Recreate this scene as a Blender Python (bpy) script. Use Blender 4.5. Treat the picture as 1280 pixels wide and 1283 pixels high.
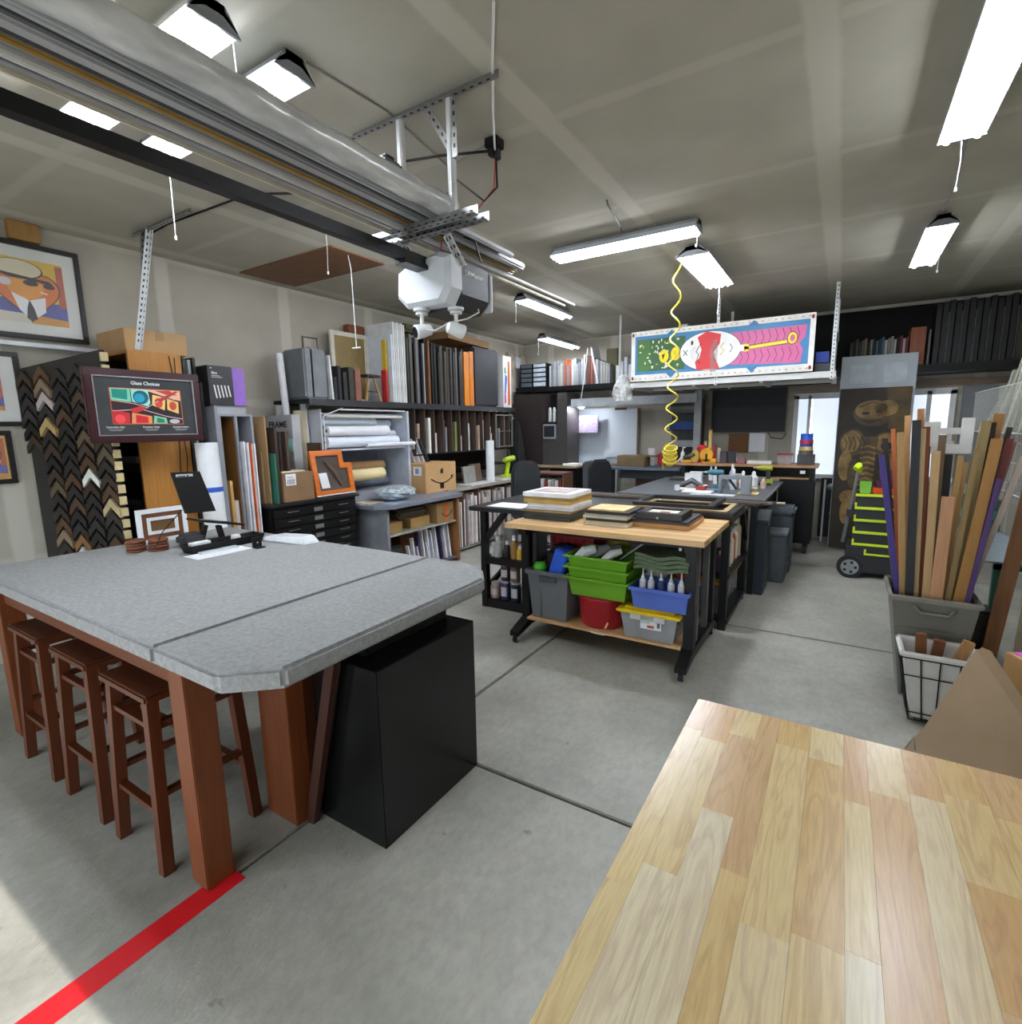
import bpy, bmesh, math, random
from mathutils import Vector, Matrix
random.seed(7)
PI = math.pi
scn = bpy.context.scene
for o in list(bpy.data.objects): bpy.data.objects.remove(o)
col = scn.collection

# ---------------------------------------------------------------- camera
cam_d = bpy.data.cameras.new('camera'); cam = bpy.data.objects.new('camera', cam_d); col.objects.link(cam)
cam_d.sensor_fit = 'HORIZONTAL'; cam_d.sensor_width = 36; cam_d.lens = 36*655/1280
cam_d.clip_start = .02
Rr = ((0.84800928, 0.07094406, -0.52521158), (0.52975653, -0.14233218, 0.83612175), (-0.01543663, -0.98727326, -0.15828209))
cam.matrix_world = Matrix([[Rr[i][0], -Rr[i][1], -Rr[i][2], (0, 0, 1.70)[i]] for i in range(3)] + [[0, 0, 0, 1]])
scn.camera = cam
# ---------------------------------------------------------------- world, sun, exposure
scn.view_settings.view_transform = 'Standard'; scn.view_settings.look = 'None'
scn.view_settings.gamma = 1; scn.view_settings.use_curve_mapping = False
scn.view_settings.exposure = 0.95
TUBE = 34.0
world = bpy.data.worlds.new('sky'); scn.world = world; world.use_nodes = True
bg = world.node_tree.nodes['Background']; bg.inputs[0].default_value = (.80, .90, 1, 1); bg.inputs[1].default_value = 2.2
sun_d = bpy.data.lights.new('sun', 'SUN'); sun_d.energy = 3.0; sun_d.angle = math.radians(.45); sun_d.color = (1, .97, .92)
sun = bpy.data.objects.new('sun', sun_d); col.objects.link(sun)
sun.rotation_euler = Vector((0.02, 2.0, -2.13)).to_track_quat('-Z', 'Y').to_euler()

# ---------------------------------------------------------------- helpers
def lin(h):
    h = h.lstrip('#'); c = [int(h[i:i+2], 16)/255 for i in (0, 2, 4)]
    return tuple(x/12.92 if x <= .04045 else ((x+.055)/1.055)**2.4 for x in c) + (1,)
_m = {}
def M(hexc, rough=.6, metal=0, var=.12, scale=8, bump=0, stretch=(1, 1, 1), key='', detail=3, trans=0, alpha=1, spec=None):
    k = (hexc, rough, metal, var, scale, bump, stretch, key, trans, alpha)
    if k in _m: return _m[k]
    m = bpy.data.materials.new('mat_'+hexc.strip('#')+key); m.use_nodes = True
    nt = m.node_tree; b = nt.nodes['Principled BSDF']; c = lin(hexc)
    b.inputs['Roughness'].default_value = rough; b.inputs['Metallic'].default_value = metal
    if spec is not None: b.inputs['Specular IOR Level'].default_value = spec
    if trans: b.inputs['Transmission Weight'].default_value = trans
    if alpha < 1: b.inputs['Alpha'].default_value = alpha
    b.inputs['Base Color'].default_value = c
    if var or bump:
        tc = nt.nodes.new('ShaderNodeTexCoord'); mp = nt.nodes.new('ShaderNodeMapping'); mp.inputs['Scale'].default_value = stretch
        nz = nt.nodes.new('ShaderNodeTexNoise'); nz.inputs['Scale'].default_value = scale; nz.inputs['Detail'].default_value = detail
        nt.links.new(tc.outputs['Object'], mp.inputs[0]); nt.links.new(mp.outputs[0], nz.inputs['Vector'])
        if var:
            r = nt.nodes.new('ShaderNodeValToRGB'); r.color_ramp.elements[0].position = .3; r.color_ramp.elements[1].position = .7
            r.color_ramp.elements[0].color = tuple(x*(1-var) for x in c[:3])+(1,); r.color_ramp.elements[1].color = tuple(min(1, x*(1+var)) for x in c[:3])+(1,)
            nt.links.new(nz.outputs[0], r.inputs[0]); nt.links.new(r.outputs[0], b.inputs['Base Color'])
        if bump:
            bp = nt.nodes.new('ShaderNodeBump'); bp.inputs['Strength'].default_value = bump; bp.inputs['Distance'].default_value = .01
            nt.links.new(nz.outputs[0], bp.inputs['Height']); nt.links.new(bp.outputs[0], b.inputs['Normal'])
    _m[k] = m; return m
def E(name, color, s):
    m = bpy.data.materials.new(name); m.use_nodes = True; nt = m.node_tree
    b = nt.nodes['Principled BSDF']; b.inputs['Base Color'].default_value = lin(color)
    b.inputs['Emission Color'].default_value = lin(color); b.inputs['Emission Strength'].default_value = s; return m
def W(hexc, axis='z', rough=.5, var=.18, key=''):   # wood with grain along an axis
    st = {'x': (1.2, 14, 14), 'y': (14, 1.2, 14), 'z': (14, 14, 1.2)}[axis]
    return M(hexc, rough, 0, var, 4, .08, st, key+'w'+axis, 5)

class MB:
    def __init__(s): s.v = []; s.f = []; s.m = []
    def add(s, v, f, mi=0):
        n = len(s.v); s.v += [tuple(p) for p in v]; s.f += [tuple(i+n for i in q) for q in f]; s.m += [mi]*len(f); return s
    def box(s, x0, x1, y0, y1, z0, z1, mi=0, rot=None):
        v = [(x, y, z) for x in (x0, x1) for y in (y0, y1) for z in (z0, z1)]
        if rot is not None:
            c = Vector(((x0+x1)/2, (y0+y1)/2, (z0+z1)/2)); v = [rot @ (Vector(p)-c)+c for p in v]
        return s.add(v, [(0, 1, 3, 2), (4, 6, 7, 5), (0, 4, 5, 1), (2, 3, 7, 6), (0, 2, 6, 4), (1, 5, 7, 3)], mi)
    def bar(s, p0, p1, w, d, mi=0, up=(0, 0, 1)):     # rectangular bar between points: w along side, d along other
        p0, p1 = Vector(p0), Vector(p1); a = (p1-p0).normalized(); u = Vector(up)
        if abs(a.dot(u)) > .95: u = Vector((0, 1, 0))
        sd = a.cross(u).normalized(); t = sd.cross(a).normalized()
        v = [p+sd*i*w/2+t*j*d/2 for p in (p0, p1) for i, j in ((-1, -1), (1, -1), (1, 1), (-1, 1))]
        return s.add(v, [(3, 2, 1, 0), (4, 5, 6, 7), (0, 1, 5, 4), (1, 2, 6, 5), (2, 3, 7, 6), (3, 0, 4, 7)], mi)
    def tube(s, pts, r, n=8, mi=0, cap=True):
        pts = [Vector(p) for p in pts]; rs = r if isinstance(r, (list, tuple)) else [r]*len(pts)
        rings = []; prev = None
        for i, p in enumerate(pts):
            a = (pts[min(i+1, len(pts)-1)]-pts[max(i-1, 0)])
            a = a.normalized() if a.length > 1e-9 else Vector((0, 0, 1))
            if prev is None: u = a.orthogonal().normalized()
            else:
                u = prev-a*prev.dot(a); u = u.normalized() if u.length > 1e-6 else a.orthogonal().normalized()
            prev = u; w = a.cross(u)
            rings.append([p+(u*math.cos(2*PI*k/n)+w*math.sin(2*PI*k/n))*rs[i] for k in range(n)])
        v = [q for R_ in rings for q in R_]; f = []
        for i in range(len(pts)-1):
            for k in range(n): f.append((i*n+k, i*n+(k+1) % n, (i+1)*n+(k+1) % n, (i+1)*n+k))
        if cap: f.append(tuple(range(n-1, -1, -1))); f.append(tuple((len(pts)-1)*n+k for k in range(n)))
        return s.add(v, f, mi)
    def lathe(s, c, prof, n=16, mi=0):
        c = Vector(c); v = []; f = []
        for r, z in prof:
            for k in range(n): v.append(c+Vector((r*math.cos(2*PI*k/n), r*math.sin(2*PI*k/n), z)))
        for i in range(len(prof)-1):
            for k in range(n): f.append((i*n+k, i*n+(k+1) % n, (i+1)*n+(k+1) % n, (i+1)*n+k))
        f.append(tuple(range(n-1, -1, -1))); f.append(tuple((len(prof)-1)*n+k for k in range(n)))
        return s.add(v, f, mi)
    def prism(s, poly, o, u, v, w, mi=0):    # 2-D poly in (u,v) from o, extruded by w
        o, u, v, w = Vector(o), Vector(u), Vector(v), Vector(w); n = len(poly)
        a = [o+u*p[0]+v*p[1] for p in poly]; b = [p+w for p in a]
        return s.add(a+b, [tuple(range(n-1, -1, -1)), tuple(range(n, 2*n))]+[(i, (i+1) % n, n+(i+1) % n, n+i) for i in range(n)], mi)
    def frustum(s, lo, hi, mi=0):            # two rectangles (x0,x1,y0,y1,z)
        v = []
        for (x0, x1, y0, y1, z) in (lo, hi): v += [(x0, y0, z), (x1, y0, z), (x1, y1, z), (x0, y1, z)]
        return s.add(v, [(3, 2, 1, 0), (4, 5, 6, 7), (0, 1, 5, 4), (1, 2, 6, 5), (2, 3, 7, 6), (3, 0, 4, 7)], mi)
    def open_bin(s, lo, hi, t=.006, mi=0):   # an open tub with walls
        s.tubs = 1; x0, x1, y0, y1, z0 = lo; a0, a1, b0, b1, z1 = hi
        v = []
        for (q0, q1, r0, r1, z, d) in ((x0, x1, y0, y1, z0, 0), (a0, a1, b0, b1, z1, 0), (a0, a1, b0, b1, z1, t), (x0, x1, y0, y1, z0+t, t)):
            v += [(q0+d, r0+d, z), (q1-d, r0+d, z), (q1-d, r1-d, z), (q0+d, r1-d, z)]
        f = [(3, 2, 1, 0), (12, 13, 14, 15)]
        for L in range(3):
            for k in range(4): f.append((L*4+k, L*4+(k+1) % 4, L*4+4+(k+1) % 4, L*4+4+k))
        return s.add(v, f, mi)
    def build(s, name, mats, parent=None, bevel=0, seg=2, smooth=False, base=None):
        if not isinstance(mats, (list, tuple)): mats = [mats]
        me = bpy.data.meshes.new(name)
        if parent is not None: off = wloc(parent)
        else:
            if base is not None: off = Vector(base)
            else:
                xs = [p[0] for p in s.v]; ys = [p[1] for p in s.v]; zs = [p[2] for p in s.v]
                off = Vector(((min(xs)+max(xs))/2, (min(ys)+max(ys))/2, min(zs)))
        me.from_pydata([(p[0]-off.x, p[1]-off.y, p[2]-off.z) for p in s.v], [], s.f)
        for m in mats: me.materials.append(m)
        for i, p in enumerate(me.polygons): p.material_index = s.m[i]
        bm = bmesh.new(); bm.from_mesh(me); bmesh.ops.recalc_face_normals(bm, faces=bm.faces)
        if bevel:
            es = [e for e in bm.edges if len(e.link_faces) == 2 and e.calc_face_angle(0) > .5]
            bmesh.ops.bevel(bm, geom=es, offset=bevel, segments=seg, affect='EDGES', clamp_overlap=True)
        bm.to_mesh(me); bm.free()
        if smooth or bevel:
            for p in me.polygons: p.use_smooth = True
            try: me.set_sharp_from_angle(angle=math.radians(35))
            except Exception: pass
        o = bpy.data.objects.new(name, me); col.objects.link(o)
        if parent is not None: o.parent = parent
        else: o.location = off
        return o
_w = {}
def wloc(o):
    p = Vector(o.location); q = o.parent
    while q is not None: p += Vector(q.location); q = q.parent
    return p
def tag(o, label, cat, group=None, kind=None):
    o['label'] = label; o['category'] = cat
    if group: o['group'] = group
    if kind: o['kind'] = kind
    return o
def thing(name, label, cat, loc, group=None):
    o = bpy.data.objects.new(name, None); col.objects.link(o); o.location = loc; o.empty_display_size = .1
    return tag(o, label, cat, group)
def bx(name, mat, parent, x0, x1, y0, y1, z0, z1, bevel=0, rot=None):
    return MB().box(x0, x1, y0, y1, z0, z1, 0, rot).build(name, mat, parent, bevel)
def T(name, mat, b, label, cat, group=None, bevel=0, rot=None):     # one-mesh box thing
    return tag(bx(name, mat, None, *b, bevel=bevel, rot=rot), label, cat, group)
def struct(o): o['kind'] = 'structure'; return o
def kids(o): return [c for c in col.objects if c.parent == o]
def dup(root, loc, label=None, rz=None, group=None):
    def cp(o, par):
        c = o.copy(); col.objects.link(c); c.parent = par
        for k in kids(o): cp(k, c)
        return c
    r = cp(root, None); r.location = loc
    if rz is not None: r.rotation_euler.z = rz
    if label: r['label'] = label
    if group: r['group'] = group
    return r
def text(name, body, size, mat, parent, o, u, v, w=None):
    cu = bpy.data.curves.new('txt', 'FONT'); cu.body = body; cu.size = size; cu.extrude = .0006; cu.offset = size*.022; cu.align_x = 'LEFT'
    to = bpy.data.objects.new('txt', cu); col.objects.link(to); dg = bpy.context.evaluated_depsgraph_get()
    me = bpy.data.meshes.new_from_object(to.evaluated_get(dg)); bpy.data.objects.remove(to)
    u, v, o = Vector(u), Vector(v), Vector(o)-wloc(parent); n = u.cross(v); sx = 1
    if w:
        mx = max((q.co.x for q in me.vertices), default=1); sx = w/mx
    for q in me.vertices: q.co = o+u*q.co.x*sx+v*q.co.y+n*q.co.z
    me.materials.clear(); me.materials.append(mat); t = bpy.data.objects.new(name, me); col.objects.link(t); t.parent = parent; return t
def ell(cx, cy, rx, ry, n=20, a0=0, a1=2*PI): return [(cx+rx*math.cos(a0+(a1-a0)*k/n), cy+ry*math.sin(a0+(a1-a0)*k/n)) for k in range(n)]
def stroke(pts, w):
    L, R_ = [], []
    for i, p in enumerate(pts):
        a = Vector(pts[max(i-1, 0)]); b = Vector(pts[min(i+1, len(pts)-1)]); d = (b-a).normalized(); n = Vector((-d.y, d.x))*w/2
        L.append((p[0]+n.x, p[1]+n.y)); R_.append((p[0]-n.x, p[1]-n.y))
    return L+R_[::-1]
def flat(name, parent, o, u, v, shapes, step=.0007, var=.05, sc=8):     # printed artwork: flat layered shapes [(hex, poly)]
    mb = MB(); mats = []; hx = []; n = Vector(u).cross(Vector(v))
    lay = -1; ph = None
    for i, (h, poly) in enumerate(shapes):
        if h != ph: lay += 1
        ph = h
        if h not in hx: hx.append(h); mats.append(M(h, .5, var=var, scale=sc))
        off = Vector(o)+n*(step*lay+step*.3)
        vv = [off+Vector(u)*p[0]+Vector(v)*p[1] for p in poly]
        if abs(len(poly)) > 4 and h == h: 
            mb.add(vv, [tuple(range(len(poly)))], hx.index(h))
        else: mb.add(vv, [tuple(range(len(poly)))], hx.index(h))
    me_o = mb.build(name, mats, parent)
    return me_o
def rot(ax, deg): return Matrix.Rotation(math.radians(deg), 3, ax)

# ---------------------------------------------------------------- shared materials
BLK = M('#0b0b0c', .45, var=.1, spec=.3); BLKM = M('#101011', .4, var=.15, spec=.35); DARK = M('#1b1918', .6); NAVY = M('#1f242c', .5)
STEEL = M('#9a9a98', .35, .9, .15, 30); WHT = M('#dcdcda', .5, var=.04); PAPER = M('#eef0f2', .7, var=.04)
ALU = M('#b4b6b6', .35, .8, .1, 4, stretch=(1, .2, 1)); KRAFT = M('#b08d62', .8, var=.1, scale=5); GREYP = M('#6f7274', .5, var=.05)
CASTER = M('#35363a', .6); RUB = M('#202021', .8)
def perf(mb, p0, p1, w, up=(0, 0, 1)):   # L angle iron, two flanges
    p0, p1 = Vector(p0), Vector(p1); a = (p1-p0).normalized(); u = Vector(up)
    s = a.cross(u).normalized(); t = s.cross(a).normalized()
    mb.bar(p0+s*w/2, p1+s*w/2, w, .003, up=t); mb.bar(p0+t*w/2, p1+t*w/2, w, .003, up=s)
def angle_iron(name, parent, p0, p1, w=.035, up=(0, 0, 1), mat=None, holes=True):
    mb = MB(); perf(mb, p0, p1, w, up); mats = [mat or STEEL, RUB]
    if holes:
        p0, p1 = Vector(p0), Vector(p1); a = (p1-p0).normalized(); u = Vector(up); s = a.cross(u).normalized(); t = s.cross(a).normalized()
        n = int((p1-p0).length/.045)
        for k in range(n):
            c = p0+a*(.045*(k+.5)); h = a*.009
            mb.bar(c+s*w/2-h, c+s*w/2+h, .010, .0042, 1, up=t); mb.bar(c+t*w/2-h, c+t*w/2+h, .010, .0042, 1, up=s)
    return mb.build(name, mats, parent)

# ================================================================ THE SETTING
XL, XR, YB, YF, H = -5.25, 1.80, 8.90, -1.50, 3.25
def concrete():
    m = bpy.data.materials.new('concrete'); m.use_nodes = True; nt = m.node_tree; b = nt.nodes['Principled BSDF']
    tc = nt.nodes.new('ShaderNodeTexCoord')
    def nz(sc, det, st=(1, 1, 1), r=0):
        mp = nt.nodes.new('ShaderNodeMapping'); mp.inputs['Scale'].default_value = st; mp.inputs['Rotation'].default_value = (0, 0, r)
        n = nt.nodes.new('ShaderNodeTexNoise'); n.inputs['Scale'].default_value = sc; n.inputs['Detail'].default_value = det; n.inputs['Roughness'].default_value = .6
        nt.links.new(tc.outputs['Object'], mp.inputs[0]); nt.links.new(mp.outputs[0], n.inputs['Vector']); return n.outputs[0]
    r1 = nt.nodes.new('ShaderNodeValToRGB'); nt.links.new(nz(1.1, 6), r1.inputs[0])
    r1.color_ramp.elements[0].position = .32; r1.color_ramp.elements[0].color = lin('#87857b'); r1.color_ramp.elements[1].position = .68; r1.color_ramp.elements[1].color = lin('#aeaba0')
    r2 = nt.nodes.new('ShaderNodeValToRGB'); nt.links.new(nz(34, 8, (1, .6, 1), .6), r2.inputs[0])
    r2.color_ramp.elements[0].position = .3; r2.color_ramp.elements[0].color = (.80, .80, .80, 1); r2.color_ramp.elements[1].position = .7; r2.color_ramp.elements[1].color = (1, 1, 1, 1)
    r3 = nt.nodes.new('ShaderNodeValToRGB'); nt.links.new(nz(7.5, 3, (1, 1.5, 1)), r3.inputs[0])
    r3.color_ramp.elements[0].position = .25; r3.color_ramp.elements[0].color = (.6, .59, .57, 1); r3.color_ramp.elements[1].position = .30; r3.color_ramp.elements[1].color = (1, 1, 1, 1)
    def mul(a, c):
        x = nt.nodes.new('ShaderNodeMix'); x.data_type = 'RGBA'; x.blend_type = 'MULTIPLY'; x.inputs[0].default_value = 1
        nt.links.new(a, x.inputs[6]); nt.links.new(c, x.inputs[7]); return x.outputs[2]
    nt.links.new(mul(mul(r1.outputs[0], r2.outputs[0]), r3.outputs[0]), b.inputs['Base Color'])
    b.inputs['Roughness'].default_value = .55
    bp = nt.nodes.new('ShaderNodeBump'); bp.inputs['Strength'].default_value = .15; bp.inputs['Distance'].default_value = .01
    nt.links.new(nz(90, 4, (1, .5, 1), .9), bp.inputs['Height']); nt.links.new(bp.outputs[0], b.inputs['Normal']); return m
def drywall(name, base, seam, ux, uy, ox, oy):
    """painted-on joint compound over drywall seams: bands every 1.22 m"""
    m = bpy.data.materials.new(name); m.use_nodes = True; nt = m.node_tree; b = nt.nodes['Principled BSDF']
    g = nt.nodes.new('ShaderNodeNewGeometry'); sp = nt.nodes.new('ShaderNodeSeparateXYZ'); nt.links.new(g.outputs['Position'], sp.inputs[0])
    nz = nt.nodes.new('ShaderNodeTexNoise'); nz.inputs['Scale'].default_value = 3.0; nz.inputs['Detail'].default_value = 4; nt.links.new(g.outputs['Position'], nz.inputs['Vector'])
    def mth(op, a, c=None, cl=False):
        x = nt.nodes.new('ShaderNodeMath'); x.operation = op; x.use_clamp = cl
        for i, q in enumerate((a, c)):
            if q is None: continue
            if isinstance(q, (int, float)): x.inputs[i].default_value = q
            else: nt.links.new(q, x.inputs[i])
        return x.outputs[0]
    def band(sock, o, per, wd):
        t = mth('ADD', sock, 100*per-o+per/2); t = mth('MODULO', t, per); t = mth('ABSOLUTE', mth('SUBTRACT', t, per/2))
        t = mth('SUBTRACT', t, mth('MULTIPLY', nz.outputs[0], .03)); t = mth('SUBTRACT', wd, t); return mth('MULTIPLY', t, 40, True)
    s = mth('MAXIMUM', band(sp.outputs[ux], ox, 1.22, .06), mth('MULTIPLY', band(sp.outputs[uy], oy, 1.22 if uy != 2 else 1.25, .035), .55))
    s = mth('MULTIPLY', s, .75)
    x = nt.nodes.new('ShaderNodeMix'); x.data_type = 'RGBA'; nt.links.new(s, x.inputs[0]); x.inputs[7].default_value = lin(seam)
    r = nt.nodes.new('ShaderNodeValToRGB'); c = lin(base); r.color_ramp.elements[0].position = .3; r.color_ramp.elements[1].position = .7
    r.color_ramp.elements[0].color = tuple(q*.92 for q in c[:3])+(1,); r.color_ramp.elements[1].color = tuple(q*1.05 for q in c[:3])+(1,)
    nt.links.new(nz.outputs[0], r.inputs[0]); nt.links.new(r.outputs[0], x.inputs[6]); nt.links.new(x.outputs[2], b.inputs['Base Color']); b.inputs['Roughness'].default_value = .9
    return m
CONC = concrete()
CEIL = drywall('ceiling_drywall', '#aeab9d', '#c4c1b4', 0, 1, -1.40, 2.62)
WALL = drywall('wall_drywall', '#aaa597', '#c6c2b6', 1, 2, 2.55, 2.0)
WALLX = drywall('wall_drywall_x', '#aaa597', '#c6c2b6', 0, 2, -1.0, 2.0)
fl = struct(bx('floor', M('#4d4b46', .9), None, XL-.1, XR+.1, YF-4, YB+.1, -.16, -.05))
jx = [XL-.1, -1.88, XR+.1]; jy = [YF-4, YF, 1.965, 4.62, 7.15, YB+.1]
for i in range(2):
    for j in range(5):
        a, b_, c, d = jx[i], jx[i+1], jy[j], jy[j+1]
        bx('slab', CONC, fl, a+.008, b_-.008, c+.008, d-.008, -.05, 0, bevel=.006)
ce = struct(bx('ceiling', CEIL, None, XL-.1, XR+.1, YF-.1, YB+.1, H, H+.1))
struct(bx('wall_left', WALL, None, XL-.1, XL, YF, YB, 0, H))
struct(bx('wall_right', WALL, None, XR, XR+.1, YF, YB, 0, H))
# back wall with a window opening
WX0, WX1, WZ0, WZ1 = -.62, 1.22, .97, 2.10
wb = MB(); wb.box(XL, WX0, YB, YB+.1, 0, H); wb.box(WX1, XR, YB, YB+.1, 0, H); wb.box(WX0, WX1, YB, YB+.1, 0, WZ0); wb.box(WX0, WX1, YB, YB+.1, WZ1, H)
struct(wb.build('wall_back', WALLX))
# garage-door opening behind the camera
wf = MB(); wf.box(XL, -4.4, YF-.1, YF, 0, H); wf.box(.5, XR, YF-.1, YF, 0, H); wf.box(-4.4, .5, YF-.1, YF, 2.17, H)
struct(wf.build('wall_front', WALLX))
# window
win = bx('window_1', WHT, None, WX0, WX1, YB-.03, YB+.03, WZ0-.06, WZ0, 0); struct(win)
fm = MB()
for a, b_, c, d in ((WX0, WX1, WZ1-.05, WZ1+.03), (WX0, WX0+.06, WZ0, WZ1), (WX1-.06, WX1, WZ0, WZ1), (-.44, -.40, WZ0, WZ1), (.92, .97, WZ0, WZ1)): fm.box(a, b_, YB-.05, YB+.03, c, d)
fm.build('window_frame', WHT, win)
bx('window_sill', WHT, win, WX0-.05, WX1+.05, YB-.10, YB-.03, WZ0-.06, WZ0+.0)
BLIND = E('daylit_blind', '#dfe8f4', .45)
bx('blind', BLIND, win, -.38, .92, YB-.028, YB-.02, WZ0, WZ1-.05)
bx('pane', E('daylit_glass', '#cfdbe8', .5), win, WX0+.06, -.44, YB-.012, YB-.005, WZ0, WZ1-.05)
bx('pane', E('daylit_glass2', '#e6eef8', .5), win, .97, WX1-.06, YB-.012, YB-.005, WZ0, WZ1-.05)
T('shade_backing', M('#0b0b0c', .9), (-2.1, 1.72, 8.86, 8.89, 2.41, 3.2), 'added black sheet standing in for shade above the right high shelf', 'board')  # added sheet: its black stands in for the shade on the wall behind
struct(bx('trim_1', W('#8a7460', 'x'), None, -.75, 1.75, YB-.03, YB, 2.16, 2.24))
# door and casing in the far left wall
dr = bx('door_1', M('#c9cdd6', .4, var=.04), None, XL, XL+.04, 8.50, 8.72, 0, 3.0); struct(dr)
bx('door_poster', M('#6d6f74', .5), dr, XL+.04, XL+.044, 8.53, 8.70, 1.95, 2.30)
cs = MB(); cs.box(XL, XL+.07, 8.72, 8.88, 0, 3.05); cs.box(XL, XL+.07, 8.24, 8.50, 0, 3.05); struct(cs.build('trim_2', M('#a49c8c', .7, var=.25, scale=6)))
bx('light_switch', WHT, dr, XL+.07, XL+.08, 8.77, 8.82, 1.18, 1.3)
# attic hatch, on the ceiling
att = T('attic_hatch', M('#6f4a2c', .6, var=.15), (-5.10, -3.76, 3.20, 3.82, H-.012, H), 'large brown hardboard panel fixed flat on ceiling over left wall', 'panel')
# tape on the joint
tp = T('floor_tape', M('#c8141c', .45, var=.05), (-1.93, -1.83, -1.45, .945, .0005, .0015), 'bright red tape stuck along the floor joint by table leg', 'tape')

# ================================================================ LIGHTS (shop fixtures)
TUBEM = E('lamp_tube', '#f4f8ff', TUBE); REFL = M('#dfe9f2', .35, var=.02); CAPM = M('#77797b', .5); HOUS = M('#8f9194', .4, .3)
def fixture(x, y, axis, label, tubes=2, w=.2, z=3.13, L=1.22, cord=None, off=0, sp=.62):
    """shallow reflector trough on short chains"""
    t = thing('shop_light', label, 'light', (x, y, z), 'hanging shop lights')
    U = (1, 0) if axis == 'x' else (0, 1)
    def pt(a, c, zz): return (x+a*U[0]+c*U[1], y+a*U[1]+c*U[0], z+zz)
    def B(name, mat, a0, a1, c0, c1, z0, z1, bv=0):
        p, q = pt(a0, c0, z0), pt(a1, c1, z1)
        return bx(name, mat, t, min(p[0], q[0]), max(p[0], q[0]), min(p[1], q[1]), max(p[1], q[1]), p[2], q[2], bv)
    mb = MB(); h = L/2
    prof = [(-w*.2, .075), (w*.2, .075), (w/2, .022), (w/2-.004, .02), (w*.17, .055), (-w*.17, .055), (-w/2+.004, .02), (-w/2, .022)]
    o = Vector(pt(-h, 0, 0))
    mb.prism(prof, o, Vector((U[1], U[0], 0)), (0, 0, 1), Vector((U[0], U[1], 0))*L); mb.build('reflector', REFL, t)
    B('housing', HOUS, -h, h, -w*.22, w*.22, .056, .09)
    for s in (-1, 1):
        mb = MB(); mb.prism([(-w*.22, .092), (w*.22, .092), (w/2+.003, .01), (-w/2-.003, .01)], Vector(pt(s*h-(.012 if s > 0 else 0), 0, 0)), Vector((U[1], U[0], 0)), (0, 0, 1), Vector((U[0], U[1], 0))*.012)
        mb.build('end_cap', CAPM, t)
    for k in range(tubes):
        c = off+(k-(tubes-1)/2)*(w*sp/max(1, tubes-1))
        MB().tube([pt(-h+.02, c, .010), pt(h-.02, c, .010)], .014, 8).build('tube', TUBEM, t, smooth=True)
    for s in (-1, 1): MB().tube([pt(s*h*.8, 0, .09), pt(s*h*.8, 0, H-z)], .003, 5).build('chain', STEEL, t)
    if cord:
        p = Vector(pt(cord[0]*h*.97, cord[1]*w*.4, .0)); MB().tube([p, p+Vector((.004, 0, -.10)), p+Vector((-.004, 0, -cord[2]))], .0025, 5).tube([p+Vector((-.004, 0, -cord[2]-.02)), p+Vector((-.004, 0, -cord[2]))], .007, 6).build('pull_cord', WHT, t)
    return t
fixture(-2.61, 1.25, 'x', 'shop light above the bundle, nearest the top left corner', 2, .19, cord=(1, 1, .22), off=-.03, sp=.45)
fixture(-2.61, 1.58, 'x', 'shop light just behind the frontmost one over the moulding bundle', 2, .19, cord=(-1, 1, .35), off=-.03, sp=.45)
fixture(-1.62, 4.33, 'x', 'long four tube shop light crossways beside the yellow coiled hose', 3, .2, cord=(1, 0, .08))
fixture(-1.20, 5.50, 'y', 'wide shop light lengthwise ending in front of the painted panel', 4, .28, cord=(1, 0, .25))
fixture(-3.22, 6.00, 'y', 'shop light over left shelving, second from the back', 2, .17, cord=(-1, -1, .2))
fixture(-3.98, 7.90, 'y', 'smallest farthest shop light at the back left', 2, .17, z=3.03, cord=(-1, -1, .2))
fixture(.42, 3.18, 'y', 'big near shop light at top right corner', 2, .2, cord=(1, 0, .22))
fixture(.53, 5.86, 'y', 'far right shop light with cord above the moulding bin', 2, .2, cord=(-1, 0, .3))
fixture(-3.37, 3.42, 'y', 'slim shop light by the brown hatch, just above the opener rail', 1, .1, z=3.17, cord=(-1, 0, .28))
cab_pts = lambda pts, r, name, mat, label, cat='cable', **k: tag(MB().tube(pts, r, 6).build(name, mat, smooth=True), label, cat)
cab_pts([(.52, 5.25, 3.235), (.50, 4.4, 3.238), (.45, 3.8, 3.235)], .006, 'power_cord', M('#8f8f8a'), 'grey cord along the ceiling between the two right lights')
cab_pts([(-2.03, 1.66, 3.24), (-2.0, 2.1, 3.243), (-2.1, 2.7, 3.243), (-1.78, 2.62, 3.243)], .005, 'power_cord', M('#8f8f8a'), 'thin grey cord on ceiling from the upper left light to the outlet')

# ================================================================ OVERHEAD: opener, rail, bundle of mouldings
t = thing('opener_hanger', 'perforated angle iron hanger holding the garage door opener', 'hanger', (-1.8, 2.15, 2.62))
angle_iron('ceiling_angle', t, (-2.30, 2.15, H-.038), (-1.38, 2.15, H-.038))
for x in (-1.965, -1.65): MB().tube([(x, 2.15, H-.03), (x, 2.15, 2.70)], .021, 10).build('pipe', M('#c9cbcb', .35, .3), t, smooth=True)
angle_iron('brace', t, (-1.80, 2.15, 3.2), (-1.66, 2.15, 2.98), up=(0, 1, 0)); angle_iron('strap', t, (-1.63, 2.13, 3.2), (-1.63, 2.13, 2.95), .03, up=(0, 1, 0))
angle_iron('cross_bar', t, (-2.16, 2.10, 2.66), (-1.47, 2.10, 2.66), .045); angle_iron('cross_bar', t, (-2.16, 2.19, 2.66), (-1.47, 2.19, 2.66), .045)
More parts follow.
